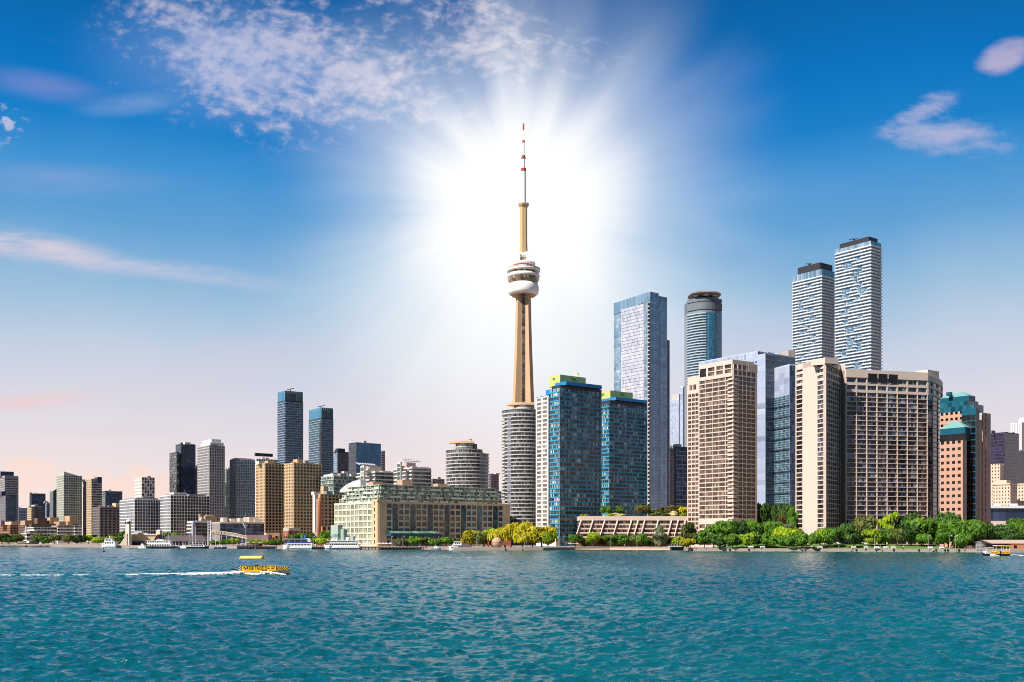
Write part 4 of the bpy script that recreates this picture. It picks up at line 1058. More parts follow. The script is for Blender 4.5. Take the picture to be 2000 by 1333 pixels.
# far west
SANDB = wallm('sandy_brick', (.42, .27, .18))
T('condominium_tower', 'white banded tower cut by the west edge of the photo, with a dark roof box', -14, 9, 36, 930, 1350, ('c', 3, 1.6, G_GREY, .25, .7), ('b', 3.1, 1.2, .8, G_NAVY, PALE, 2.2), PALE, caps=(('plant_room', (-12, 2, 27), 931, 921, 12, NAVY),))
T('office_building', 'dark navy glass office block in front of the white banded tower at the west edge', -14, 11, 32, 967, 1230, ('c', 3.2, 1.6, G_NAVY), ('c', 3.2, 1.5, G_BLUE), NAVY, caps=(('roof_storey', (-13, 3, 11), 968, 960, 3, NAVY),))
T('office_building', 'small blue office block with white window grid beside the navy glass block', 30, 37, 53, 993, 1500, ('g', 4, 3, .6, 1., G_BLUE), ('g', 4, 3, .6, 1., G_BLUE), LBLUE)
T('office_building', 'square-topped navy office tower left of the slanted dark tower', 58, 62, 89, 965, 1600, ('g', 3.6, 2.4, .7, 1.4, G_GREY), ('c', 3.4, 1.8, G_NAVY, .2, .6), NAVY, caps=(('roof_storey', (60, 64, 88), 966, 964, 2, DARK),))
T('apartment_building', 'small cream and navy building with white roof box before the square navy tower', 53, 67, 84, 990, 1430, ('g', 3, 2.4, .5, 1.4, G_GRN), ('c', 3, 1.6, G_NAVY), CREAM, caps=(('plant_room', (61, 71, 75), 991, 986, 6, SLABW),))
T('office_building', 'narrow pale sliver of a building left of the slanted dark tower', 88, 91, 98, 983, 1560, ('c', 3.2, 2, G_BLUE), ('c', 3.2, 2, G_NAVY), LBLUE)
def slant(pts, z): return [z - 4, z - 1, z + 3, z]
T('office_building', 'dark navy glass tower with a slanted top, close by the cream and teal gridded tower', 97, 104, 112, 958, 1480, ('c', 3.2, 1.6, G_TEAL), ('c', 3.2, 1.6, G_NAVY), NAVY, ztops=slant)
def slant2(pts, z): return [z - .5, z + 5, z - 1, z - 5]
T('condominium_tower', 'cream and teal gridded tower with a raking roof edge, third from the west', 111, 125, 160, 929, 1300, ('g', 3, 2.6, .9, 1.2, G_LIT), ('g', 3, 2.6, .6, .9, G_TEAL), wallm('pale_green_concrete', (.48, .50, .43)), ztops=slant2)
T('condominium_tower', 'shaded brown slab tower just right of the raking-roofed tower', 162, 163, 171, 941, 1340, None, ('g', 3, 2.6, .5, 1., G_BRN), PURP)
T('condominium_tower', 'cream and grey tower with a navy box at its top corner', 169, 179, 199, 936, 1290, ('g', 3, 2.4, .7, 1.1, G_LIT), ('b', 3, 1., .7, G_GREY, PALE, 2.2), CREAM, caps=(('plant_room', (189, 191, 199), 944, 932, -1, NAVY),))
T('office_building', 'curved navy office block behind the brown piered slab', 198, 206, 239, 960, 1420, ('c', 3, 1.8, G_GRN, .3, .8), ('c', 3.4, 1.8, G_NAVY, .12, .3), NAVY)
T('apartment_building', 'mid-height brown slab with white west face and tall vertical piers', 181, 195, 235, 991, 1130, ('g', 3, 2.2, .8, 1.2, G_GREY), ('g', 3, 4.6, 1.6, 1.3, G_BLK), wallm('grey_brown_concrete', (.22, .19, .18)), caps=(('plant_room', (219, 226, 234), 992, 983, 10, CREAM), ('roof_slab', (192, 196, 236), 992, 989.5, -1, GREY)))
T('condominium_tower', 'slim tower with a checkered white and black face', 263, 277, 302, 933, 1280, ('g', 4.0, 3.2, 1.6, 2.2, G_LIT), ('g', 4.0, 2.9, .9, 1.2, G_BLK, dict(hide=lambda i, j, nf, nb: (i + j) % 3 == 0)), WHITE)
T('apartment_building', 'white-gridded slab with black windows, western one of the pair beside the pale silo tower', 234, 263, 314, 976, 1000, ('g', 3.1, 2.6, .5, .6, G_GREY), ('g', 3.1, 2.6, .45, .55, G_BLK), SLABW, caps=(('roof_slab', (241, 266, 309), 974.5, 972.5, 5, GREY),), group='white gridded slabs')
T('apartment_building', 'white-gridded slab with black windows, eastern one of the pair behind the brown-roofed hall', 313, 333, 409, 968, 975, ('g', 3.1, 2.6, .5, .6, G_GREY), ('g', 3.1, 2.7, .45, .55, G_BLK), SLABW, caps=(('roof_slab', (322, 340, 404), 966.5, 964.5, 5, GREY), ('plant_room', (330, 340, 365), 968, 962, 9, WHITE)), group='white gridded slabs')
def glaze(B, f, z0, z1, fh, bw, gm, gap=.3, hgap=.6, name='glazing'):
    g = MB(); nb = max(1, round(f.L / bw)); w = f.L / nb; nf = max(1, round((z1 - z0) / fh)); h = (z1 - z0) / nf
    for i in range(nf):
        for j in range(nb): g.poly([f.pt(j * w + gap / 2, z0 + i * h, .08), f.pt((j + 1) * w - gap / 2, z0 + i * h, .08), f.pt((j + 1) * w - gap / 2, z0 + (i + 1) * h - hgap, .08), f.pt(j * w + gap / 2, z0 + (i + 1) * h - hgap, .08)], tone())
    B.part(name, g, gm)
_b = T('condominium_tower', 'dark navy glass tower with a stepped shoulder, left of the white-crowned grey tower', 343, 354, 382, 868, 1150, ('c', 3, 1.6, G_NAVY, .2, .6), ('c', 3, 1.6, G_NAVY, .3, .35), MULLD, caps=(('west_shoulder', (331, 345, 350), 1040, 883, -4, MULLD), ('crown', (345, 356, 380), 870, 867, 2, NAVY)))
for _f in ('west_shoulder',):
    _p = foot(331, 345, 350, 1146)
    for _q in (Face(_p[0], _p[1]), Face(_p[1], _p[2])): glaze(_b, _q, wz(1040, 1146), wz(884, 1146), 3, 2.2, G_GREY)
T('condominium_tower', 'slim shaded tower filling the gap beside the navy stepped tower', 380, 381.5, 389, 915, 1210, None, ('g', 3, 2, .5, 1., G_GREY), GREY)
T('condominium_tower', 'grey glass tower with a stepped white crown', 386, 409, 439, 870, 1080, ('g', 2.95, 2.3, .7, .9, G_GREY), ('g', 2.95, 1.9, .55, .7, G_GREY), wallm('warm_grey_concrete', (.46, .44, .43)), caps=(('white_crown', (395, 413, 432), 872, 858, 4, SLABW), ('white_crown', (392, 411, 437), 872, 864, 2, WHITE)))
T('condominium_tower', 'slim greenish tower wedged between two grey towers', 438, 442, 452, 917, 1200, ('g', 3, 2, .5, .9, G_GRN), ('g', 3, 2, .5, .9, G_GRN), MULLG)
T('condominium_tower', 'blue-grey glass tower just left of the western tan tower', 449, 462, 498, 897, 1100, ('g', 2.95, 2.2, .5, .8, G_GREY), ('g', 2.95, 2.0, .45, .6, G_TEAL), wallm('cool_grey_concrete', (.42, .45, .48)), caps=(('roof_slab', (452, 463, 492), 899, 895, 4, MULL),))
T('office_building', 'white-topped building with a dark navy roof box, peeping over the western tan tower', 496, 501, 546, 897, 1280, ('g', 4, 3, 1, 2, G_GREY), ('g', 4, 3, 1, 2, G_GREY), SLABW, caps=(('plant_room', (497, 499, 533), 891, 885, 5, NAVY),))
tg = dict(panes=1)
T('apartment_tower', 'western one of the two tall tan brick apartment towers', 500, 518, 556, 906, 940, ('g', 2.8, 3.1, 1.5, 1.25, G_BRN), ('g', 2.8, 3.0, 1.05, 1.15, G_BLK), TAN, caps=(('penthouse', (514, 523, 536), 907, 900, 8, TAN),), group='tan brick towers')
T('apartment_tower', 'eastern and broader of the two tall tan brick apartment towers', 555, 574, 628, 905, 890, ('g', 2.8, 3.1, 1.5, 1.25, G_BRN), ('g', 2.8, 3.0, 1.05, 1.15, G_BLK), TAN, caps=(('penthouse', (572, 581, 591), 906, 897, 8, TAN),), group='tan brick towers')
def crowned(label, xl, xc, xr, yt, yc, Y, gm, bm):
    B = T('condominium_tower', label, xl, xc, xr, yt, Y, ('b', 3., .9, .8, gm, bm, 2), ('b', 3., .9, .8, G_BLUE, bm, 2), MULLD, group='twin glass towers with tall glass crowns')
    p = foot(xl + .5, xc, xr - .5, Y + 1); z0, z1 = wz(yt, Y), wz(yc, Y); m = MB(); m.prism([q * .5 + sum(p) / 8 for q in p], z0, z1 - 2); cr = B.part('roof_core', m, NAVY)
    for f, g2 in ((Face(p[0], p[1]), G_CYAN), (Face(p[1], p[2]), G_TEAL), (Face(p[2], p[3]), G_TEAL), (Face(p[3], p[0]), G_TEAL)):
        g = MB(); n = max(3, round(f.L / 2.5)); w = f.L / n
        for j in range(n): g.poly([f.pt(j * w, z0, 0), f.pt((j + 1) * w - .2, z0, 0), f.pt((j + 1) * w - .2, z1, 0), f.pt(j * w, z1, 0)], .3 + .4 * tone())
        B.part('glass_crown', g, g2)
    m = MB(); c = sum(p) / 4; m.tube((c[0], c[1], z1 - 4), (c[0], c[1], z1 + 4), .6); m.tube((c[0] - 4, c[1], z1 + 3.5), (c[0] + 5, c[1], z1 + 5), .5); B.part('roof_crane', m, DARK)
crowned('taller twin glass tower with a tall glass crown, rising behind the tan towers', 542, 557, 592, 783, 763, 1250, G_NAVY, SLABB)
crowned('shorter twin glass tower with a tall glass crown, right of its taller sister', 603, 628, 651, 817, 796, 1300, G_TEAL, SLABB)
T('office_building', 'small navy building right of the shorter crowned glass tower', 651, 659, 681, 883, 1480, ('c', 3.2, 2, G_SKY, .2, .5), ('c', 3.2, 3, G_NAVY, .3, .5), NAVY, caps=(('plant_room', (655, 660, 674), 884, 876, 4, NAVY),))
T('office_building', 'broad royal-blue glass office block above the stepped roof flats', 681, 696, 744, 865, 1340, ('c', 6, 4, G_SKY, .15, .3), ('c', 3.4, 4, glassm('royal_blue_glass', (.04, .17, .34), (.10, .28, .48), .4, ior=1.7), .1, .5), wallm('steel_blue_panel', (.09, .21, .36)))
T('office_building', 'grey curved tower edge right of the royal-blue office block', 739, 744, 752, 884, 1420, None, ('b', 3.2, 1.4, .8, G_NAVY, PALE, 2), PALE)
T('apartment_building', 'pale green glass apartment block with white roof boxes behind the low tan tower', 627, 652, 696, 930, 880, SG := ('b', 3.2, .6, .5, G_GRN, SLABC, 1.7), SG, SLABC, caps=(('plant_room', (632, 650, 668), 931, 926, 6, WHITE), ('plant_room', (667, 672, 680), 931, 921, 9, WHITE), ('plant_room', (676, 686, 694), 931, 926, 9, PALE)))
T('apartment_tower', 'low tan brick apartment tower with a white west edge, behind the orange chimney', 611, 626, 669, 966, 800, ('g', 2.75, 2.6, 1.0, 1.1, G_LIT), ('g', 2.75, 3.4, 1.1, 1.15, G_BLK), TAN, caps=(('penthouse', (626, 632, 641), 967, 950, 8, TAN), ('white_edge', (611, 615, 618), 1040, 967, -3, SLABW)))
def chimney():
    b = MB(); x, y = wx(624.5, 775), 775; b.lathe(x, y, [(1.95, GZ), (1.7, wz(980, 775)), (1.85, wz(979, 775)), (1.85, wz(974, 775))], 16)
    r = empty('chimney', (x, y, GZ), 'tall round orange brick chimney standing before the low tan tower', 'chimney'); b.build('stack', BRICK2, r, True)
    c = MB(); c.lathe(x, y, [(2.0, wz(974, 775)), (2.0, wz(973, 775)), (1.5, wz(973, 775))], 16); c.build('cap', BRICK, r)
chimney()
# two white condominium clusters peeping over the warehouse
for lab, a, yt, Y, pent, sl_ in (('western of two white banded condominium clusters with slanting roof screens above the warehouse', (697, 733, 768), 922, 770, (705, 722, 745), (698, 904, 730)),
                                 ('eastern of two white banded condominium clusters with slanting roof screens above the warehouse', (768, 805, 842), 914, 790, (776, 795, 812), (784, 897, 818))):
    B = T('condominium_tower', lab, *a, yt, Y, SW, SW, WHITE, group='white condominium clusters')
    m = MB(); m.prism(foot(*pent, Y + 8), wz(yt + 2, Y), wz(sl_[1] + 5, Y)); B.part('penthouse', m, wallm('rosy_stucco', (.52, .40, .34)))
    # the raking roof screen with openings between its ribs
    m = MB(); f = Face(P(sl_[0], Y + 2), P(sl_[2], Y + 14)); n = 6
    zl, zh = wz(sl_[1] + 4, Y), wz(sl_[1], Y)
    for k in range(n + 1):
        t = f.L * k / n; m.box(f.pt(t, zl, 2.5), tuple(np.array((*f.t, 0)) * .5), (-f.n[0] * 6 + f.t[0] * 2, -f.n[1] * 6 + f.t[1] * 2, zh - zl), (0, 0, .4))
    m.box(f.pt(0, zl, 2.7), (*(f.t * (f.L + .5)), 0), (-f.n[0] * .6, -f.n[1] * .6, 0), (0, 0, .6)); m.box(f.pt(2, zh, -3.4), (*(f.t * (f.L + .5)), 0), (-f.n[0] * .6, -f.n[1] * .6, 0), (0, 0, .6))
    B.part('roof_screen', m, SLABW)
    m = MB(); m.prism(foot(a[1] + 4, a[1] + 14, a[2] - 4, Y + 6), wz(yt + 3, Y), wz(yt - 3, Y)); B.part('plant_room', m, WHITE)
    v = MB(); m2 = foot(pent[0] - 1, pent[0] + 6, pent[0] + 9, Y - 3); v.prism(m2, wz(965, Y), wz(sl_[1] + 6, Y)); st = B.part('stair_tower', v, WHITE); g = MB(); f = Face(m2[0], m2[1])
    for i in range(9): z = wz(sl_[1] + 8, Y) - 3.2 * (i + 1); g.poly([f.pt(.5, z, .1), f.pt(f.L - .5, z, .1), f.pt(f.L - .5, z + 2.6, .1), f.pt(.5, z + 2.6, .1)], tone())
    g.build('glazing', G_GRN, st)
T('office_building', 'distant mauve tower just right of the lower round condominium', 955, 959, 974, 926, 1320, ('g', 3, 2.2, .5, 1.2, G_PURP), ('g', 3, 2.2, .5, 1.2, G_PURP), PURP)
T('apartment_building', 'low white banded building behind the east end of the warehouse', 961, 966, 986, 960, 1050, ('b', 4, 2., .5, G_GREY, SLABW, 2), ('b', 4, 2., .5, G_GREY, SLABW, 2), SLABW)
T('condominium_tower', 'dim grey building behind the stepped roof flats', 838, 845, 868, 936, 1300, ('g', 3, 2, .4, 1., G_GREY), ('g', 3, 2, .4, 1., G_GREY), GREY)
# east of the pale glass tower
T('office_building', 'pale lilac glass tower behind the square beige tower', 1307, 1326, 1347, 781, 1300, ('c', 3.6, 2.4, G_PALE, .15, .3), ('c', 3.6, 2.4, G_PALE, .15, .3), LBLUE, caps=(('slanted_crown', (1312, 1326, 1340), 782, 770, 4, PALE),))
T('office_building', 'pale blue glass shaft touching the square beige tower', 1328, 1334, 1350, 757, 1240, ('c', 3.6, 2.4, G_PALE, .15, .3), ('c', 3.6, 2.4, G_SKY, .15, .3), LBLUE)
T('condominium_tower', 'dark glass building with thin pale floor lines left of the square beige tower', 1317, 1320, 1350, 873, 1000, None, ('b', 4.2, .5, .4, G_NAVY, PALE, 2), NAVY)
T('condominium_tower', 'narrow shaded tower strip right of the pale glass tower', 1305, 1308, 1318, 876, 1060, None, ('g', 3, 2, .5, .9, G_NAVY), GREY)
T('office_building', 'violet-black office tower with ribbed top, far right beside the pink offices', 1925, 1963, 1990, 845, 1250, ('c', 4, 2.4, G_PURP, .2, 1.1), ('c', 4, 2.4, G_PURP, .1, .2), wallm('violet_black_panel', (.05, .04, .075)), caps=(('plant_room', (1936, 1938, 1944), 846, 841, 5, NAVY),))
T('office_building', 'pale white striped tower cut by the east edge of the photo', 1973, 1996, 2030, 826, 1520, ('g', 60, 2.6, 1.4, 1, G_PALE), None, wallm('warm_white_stone', (.62, .56, .52)), caps=(('crown', (1990, 2010, 2030), 827, 815, 4, WHITE),))
T('office_building', 'low dark grey block right of the violet-black tower', 1986, 1989, 2020, 882, 1350, None, ('c', 4, 2, G_NAVY), GREY)
hg = ('g', 3.5, 3.2, 1.9, 1.9, G_BRN)
T('hotel', 'old buff stone hotel tower with small windows below the violet-black tower', 1925, 1953, 1961, 906, 1070, hg, hg, STONE, cat='hotel', group='buff stone hotel wings')
T('hotel', 'lower buff stone hotel wing with cornice, left one of two before the stone tower', 1939, 1973, 1986, 945, 1030, hg, hg, STONE, cat='hotel', group='buff stone hotel wings', caps=(('cornice', (1938, 1973, 1987), 946.5, 944, -1, STONE), ('roof_stage', (1944, 1966, 1974), 946, 938, 6, STONE)))
T('hotel', 'lower buff stone hotel wing at the east edge of the photo', 1982, 2012, 2030, 945, 1045, hg, hg, STONE, cat='hotel', group='buff stone hotel wings', caps=(('cornice', (1981, 2012, 2031), 946.5, 944, -1, STONE),))
T('arena', 'long low dark glass hall with a white flat roof below the stone hotel', 1900, 1927, 2090, 993, 780, None, ('c', 9, 5, G_NAVY, .1, .1), NAVY, phi=3, cat='hall', caps=(('roof', (1898, 1925, 2092), 993, 988, -2, SLABW), ('podium', (1898, 1923, 2092), 1060, 1018, -3, BEIGE), ('roof_unit', (1941, 1946, 1955), 988, 984.5, 3, SLABW), ('roof_unit', (1972, 1977, 1988), 988, 984, 3, SLABW)))
# ---------------------------------------------------------------- low buildings along the west harbour
T('apartment_building', 'low red brick and pale building at the west end of the quay', -20, 20, 66, 1026, 1180, ('g', 3, 3, 1, 1.3, G_DARK), ('g', 3, 3, 1., 1.3, G_DARK), wallm('faded_red_brick', (.33, .17, .11)), caps=(('penthouse', (10, 22, 48), 1027, 1019, 6, CREAM), ('penthouse', (-6, 2, 9), 1027, 1017, 9, PURP)))
T('apartment_building', 'dark brown brick building with lit orange roof boxes behind the stepped white flats', 36, 62, 152, 1024, 1090, ('g', 3, 3, 1, 1.3, G_DARK), ('g', 3, 3, 1., 1.3, G_DARK), BROWN, caps=(
    ('roof_box', (40, 49, 64), 1026, 1017, 8, SANDB), ('roof_box', (67, 73, 92), 1026, 1012, 14, BROWN), ('roof_box', (89, 98, 115), 1026, 1011, 20, TAN), ('roof_box', (126, 136, 150), 1026, 1008, 30, TAN), ('roof_box', (100, 116, 132), 1026, 1019, 3, SANDB), ('roof_box', (128, 132, 142), 1026, 1019, 3, TAN)))
def stepped_flats():
    B = Bld('apartment_building', 'low stepped white apartment building with ribbon windows behind the round western trees', P(100, 1010)); st = ('b', 3, .9, .7, G_DARK, WHITE, 3)
    for xl, xc, xr, yt, Y in ((40, 52, 66, 1042, 990), (46, 58, 72, 1037, 1000), (49, 66, 112, 1030, 1008), (100, 113, 148, 1027, 1018), (143, 146, 160, 1027, 1025)):
        p = foot(xl, xc, xr, Y, 36); z1 = wz(yt, Y); m = MB(); m.prism(p, GZ + (2.5 if yt > 1035 else 0), z1); B.part('wing', m, WHITE)
        n = max(2, round((z1 - GZ - 2.5) / 3)); h = (z1 - GZ - 2.5) / n
        for i in range(n):
            for f in (Face(p[0], p[1]), Face(p[1], p[2])):
                g = MB(); nb = max(1, round(f.L / 3)); w = f.L / nb
                for j in range(nb): g.poly([f.pt(j * w + .2, GZ + 2.5 + i * h + 1.1, .1), f.pt((j + 1) * w - .2, GZ + 2.5 + i * h + 1.1, .1), f.pt((j + 1) * w - .2, GZ + 2.5 + (i + 1) * h - .5, .1), f.pt(j * w + .2, GZ + 2.5 + (i + 1) * h - .5, .1)], tone())
                g.build('ribbon_window', G_DARK, B.root)
    m = MB(); m.abox(wx(48.5, 1004), wx(50, 1004), 1004, 1006, GZ, wz(1027, 1004)); B.part('pylon', m, WHITE)
stepped_flats()
def silo_tower():
    Y = 765; r = empty('silo_tower', (wx(250, Y), Y, GZ), 'pale square concrete tower with a dark open belfry and sloping buttress on the west quay', 'tower'); zt = lambda y: wz(y, Y)
    p = foot(245, 252, 256, Y, 37); m = MB(); m.prism(p, GZ, zt(1024)); m.build('shaft', wallm('cream_concrete', (.58, .52, .42)), r)  # cream concrete for the shaft and buttress
    m = MB(); c = sum(p) / 4
    for q in p: m.tube((*(q * .92 + c * .08), zt(1024)), (*(q * .92 + c * .08), zt(1018.5)), .35, n=4)
    m.prism([q * .55 + c * .45 for q in p], zt(1024), zt(1019)); m.build('belfry', DARK, r)
    m = MB(); m.prism(p, zt(1019), zt(1017.5)); rid = [(*c, zt(1014.5))]
    for i in range(4): m.poly([(*p[i], zt(1017.5)), (*p[(i + 1) % 4], zt(1017.5)), rid[0]])
    m.build('cap', SLABW, r)
    m = MB(); a = [(wx(231, Y), Y + 2, GZ), (wx(246, Y), Y + 2, GZ), (wx(246, Y), Y + 2, zt(1042))]; b = [(x, y + 5, z) for x, y, z in a]; m.poly(a); m.poly(b[::-1])
    for i in range(3): j = (i + 1) % 3; m.poly([a[j], a[i], b[i], b[j]])
    m.build('buttress', wallm('cream_concrete', (.58, .52, .42)), r)
silo_tower()
T('pier_building', 'long low cream pier building with pale green doors beside the silo tower', 256, 257, 306, 1045, 775, None, ('g', 6.5, 5, 2, 1.4, glassm('pale_green_door', (.30, .36, .24), (.40, .44, .30), .5), dict(mb=4, mt=3)), CREAM, phi=4, caps=(('roof', (255, 256, 307), 1045.5, 1044, -1, SLABW), ('dark_plinth', (255, 256.5, 280), 1064, 1058, -2, NAVY)))
T('pier_tower', 'small square cream tower with pyramid cap beside the brown-roofed hall', 305, 312, 317, 1037, 768, None, None, CREAM, cat='tower', caps=(('cap', (306, 312, 316), 1037, 1035, .5, SLABW),))
def hall():
    Y = 752; zt = lambda y: wz(y, Y); r = empty('market_hall', (wx(355, Y), Y, GZ), 'low waterfront hall with a long brown pitched roof and timbered brick gable', 'hall')
    x0, x1 = wx(305, Y), wx(405, Y); y0, y1 = Y, Y + 22; ym = (y0 + y1) / 2; e, t = zt(1057), zt(1046)
    m = MB(); m.abox(x0 + .5, x1 - .5, y0 + 1, y1 - 1, GZ, e); m.build('wall', NAVY, r)
    m = MB(); a = [(x0 + 1, y0 - 1, e - .3), (x1, y0 - 1, e - .3), (x1 - 7, ym, t), (x0 + 5, ym, t)]; m.poly(a); m.poly([(x1, y1 + 1, e - .3), (x0 + 1, y1 + 1, e - .3), (x0 + 5, ym, t), (x1 - 7, ym, t)]); m.poly([(x1, y0 - 1, e - .3), (x1, y1 + 1, e - .3), (x1 - 7, ym, t)]); m.poly([(x0 + 1, y1 + 1, e - .3), (x0 + 1, y0 - 1, e - .3), (x0 + 5, ym, t)]); m.build('roof', ROOFB, r)
    gx0, gx1 = wx(303, Y), wx(318, Y); gm = (gx0 + gx1) / 2
    m = MB(); fr_ = [(gx0 + .6, y0 - 3, GZ), (gx1 - .6, y0 - 3, GZ), (gx1 - .6, y0 - 3, e), (gm, y0 - 3, t + .2), (gx0 + .6, y0 - 3, e)]; bk = [(x, y0 + 8, z) for x, y, z in fr_]; m.poly(fr_)
    for i in range(5): j = (i + 1) % 5; m.poly([fr_[j], fr_[i], bk[i], bk[j]])
    g = m.build('gable', BRICK, r)
    m = MB()
    for s_, q in ((gx0, -1), (gx1, 1)): m.box((s_, y0 - 4, e - .6), (gm - s_, 0, t + .9 - e), (0, 13, 0), (0, 0, .35))
    m.build('gable_roof', ROOFB, r)
    m = MB()
    for k in range(3): m.abox(gm - 2.4 + k * 1.7, gm - 1.5 + k * 1.7, y0 - 3.1, y0 - 3.02, e - 2.4, e - .3)
    m.build('gable_window', SLABW, g)
    for k in range(13):
        m = MB(); x = x0 + 7 + k * 2.45; m.tube((x, y0 - .2, GZ), (x, y0 - .2, e), .18, n=5); m.build('veranda_post', WHITE, r)
hall()
T('apartment_building', 'short white balconied building with grey stair core behind the brown-roofed hall', 366, 378, 410, 1020, 880, ('b', 3, 1, .8, G_DARK, WHITE, 2.5), ('g', 3, 9, .6, 1.0, G_BLK), GREY, caps=(('stair_core', (374, 377, 382), 1048, 1020, -5, wallm('blue_grey_panel', (.30, .34, .42))), ('roof_slab', (365, 378, 411), 1021, 1018.5, -1, SLABW)))
T('office_building', 'tan flat-roofed block above the short white balconied building', 388, 401, 424, 1009, 960, None, None, TAN)
def theatre():
    B = T('theatre', 'wide dark glass theatre building with a pale roof edge behind the schooner masts', 408, 430, 516, 1022, 850, ('g', 12, 2.4, .8, .8, G_BRN), ('c', 3.2, 5.5, G_NAVY, .15, .3), PALE, phi=25, cat='theatre', caps=(('roof_edge', (407, 430, 517), 1022, 1019.5, -1, PALE),))
    for a, y in (((430, 436, 444), 1011), ((447, 451, 460), 1013), ((462, 468, 476), 1012), ((475, 486, 505), 1010), ((490, 497, 512), 1014)):
        m = MB(); m.prism(foot(*a, 866, 25), wz(1022, 862), wz(y, 862)); B.part('roof_unit', m, STONE)
theatre()
def canopy_walk():
    Y = 765; r = empty('lattice_canopy', (wx(445, Y), Y, GZ), 'curved cream lattice canopy sweeping down in front of the dark theatre', 'canopy'); n = 14; m = MB(); p = []
    for k in range(n + 1):
        t = k / n; x = 410 + 72 * t; y0 = 1037 + 11 * (t ** 1.6); p.append((wx(x, Y), Y + 3 * math.sin(3 * t), wz(y0, Y), wz(y0 + 6.5 - 1.5 * t, Y)))
    for a, b in zip(p, p[1:]):
        m.tube((a[0], a[1], a[2]), (b[0], b[1], b[2]), .3, n=4); m.tube((a[0], a[1], a[3]), (b[0], b[1], b[3]), .3, n=4)
        for s_ in np.linspace(0, 1, 4)[:3]:
            x = a[0] + (b[0] - a[0]) * s_; zt_ = a[2] + (b[2] - a[2]) * s_; zb = a[3] + (b[3] - a[3]) * s_
            m.box((x, a[1] - .1, zb), (.45, 0, 0), (0, .2, 0), (.3, 0, zt_ - zb))
    m.build('lattice', STONE, r)
    for k in range(0, n, 2):
        q = MB(); q.tube((p[k][0], p[k][1], GZ), (p[k][0], p[k][1], p[k][3]), .2, n=5); q.build('post', SLABW, r)
canopy_walk()
def pylon():
    Y = 742; r = empty('lattice_pylon', (wx(409, Y), Y, GZ), 'tall white lattice pylon with cross bars at the end of the cream canopy', 'pylon')
    for px in (406.5, 412):
        m = MB(); m.tube((wx(px, Y), Y, GZ), (wx(px, Y), Y, wz(1017, Y)), .42, .3); m.build('mast', SLABW, r)
    for k in range(9):
        m = MB(); z = GZ + 1.5 + k * 1.9; m.tube((wx(406.5, Y), Y, z), (wx(412, Y), Y, z + .9), .2, n=4); m.build('cross_bar', SLABW, r)
pylon()
T('pavilion', 'low orange brick harbour pavilion with white tent tips behind the green quay trees', 521, 536, 562, 1047, 790, None, ('g', 9, 4, 1.8, 1.5, G_DARK), BRICK2, phi=27, cat='pavilion', caps=(('upper_storey', (516, 520, 546), 1048, 1041, 6, CREAM),))
T('brick_hall', 'square red brick hall with a ribbed pale roof behind the white and blue cruise boat', 552, 563, 584, 1037, 800, None, ('g', 9, 5, 3, 2, G_BRN), BRICK, cat='hall', caps=(('ribbed_roof', (553, 564, 585), 1037, 1032, 0, wallm('pale_ribbed_roof', (.42, .42, .38))),))
T('terrace_wall', 'long low mauve retaining wall behind the schooner', 480, 481, 524, 1045, 775, None, None, PURP, phi=4, cat='wall')
T('brick_hall', 'orange-red wall of a low hall beside the glass stair hall of the warehouse', 627, 629, 648, 1029, 760, None, ('g', 9, 3, 1.5, 3, G_BRN), BRICK2, phi=27, cat='hall')
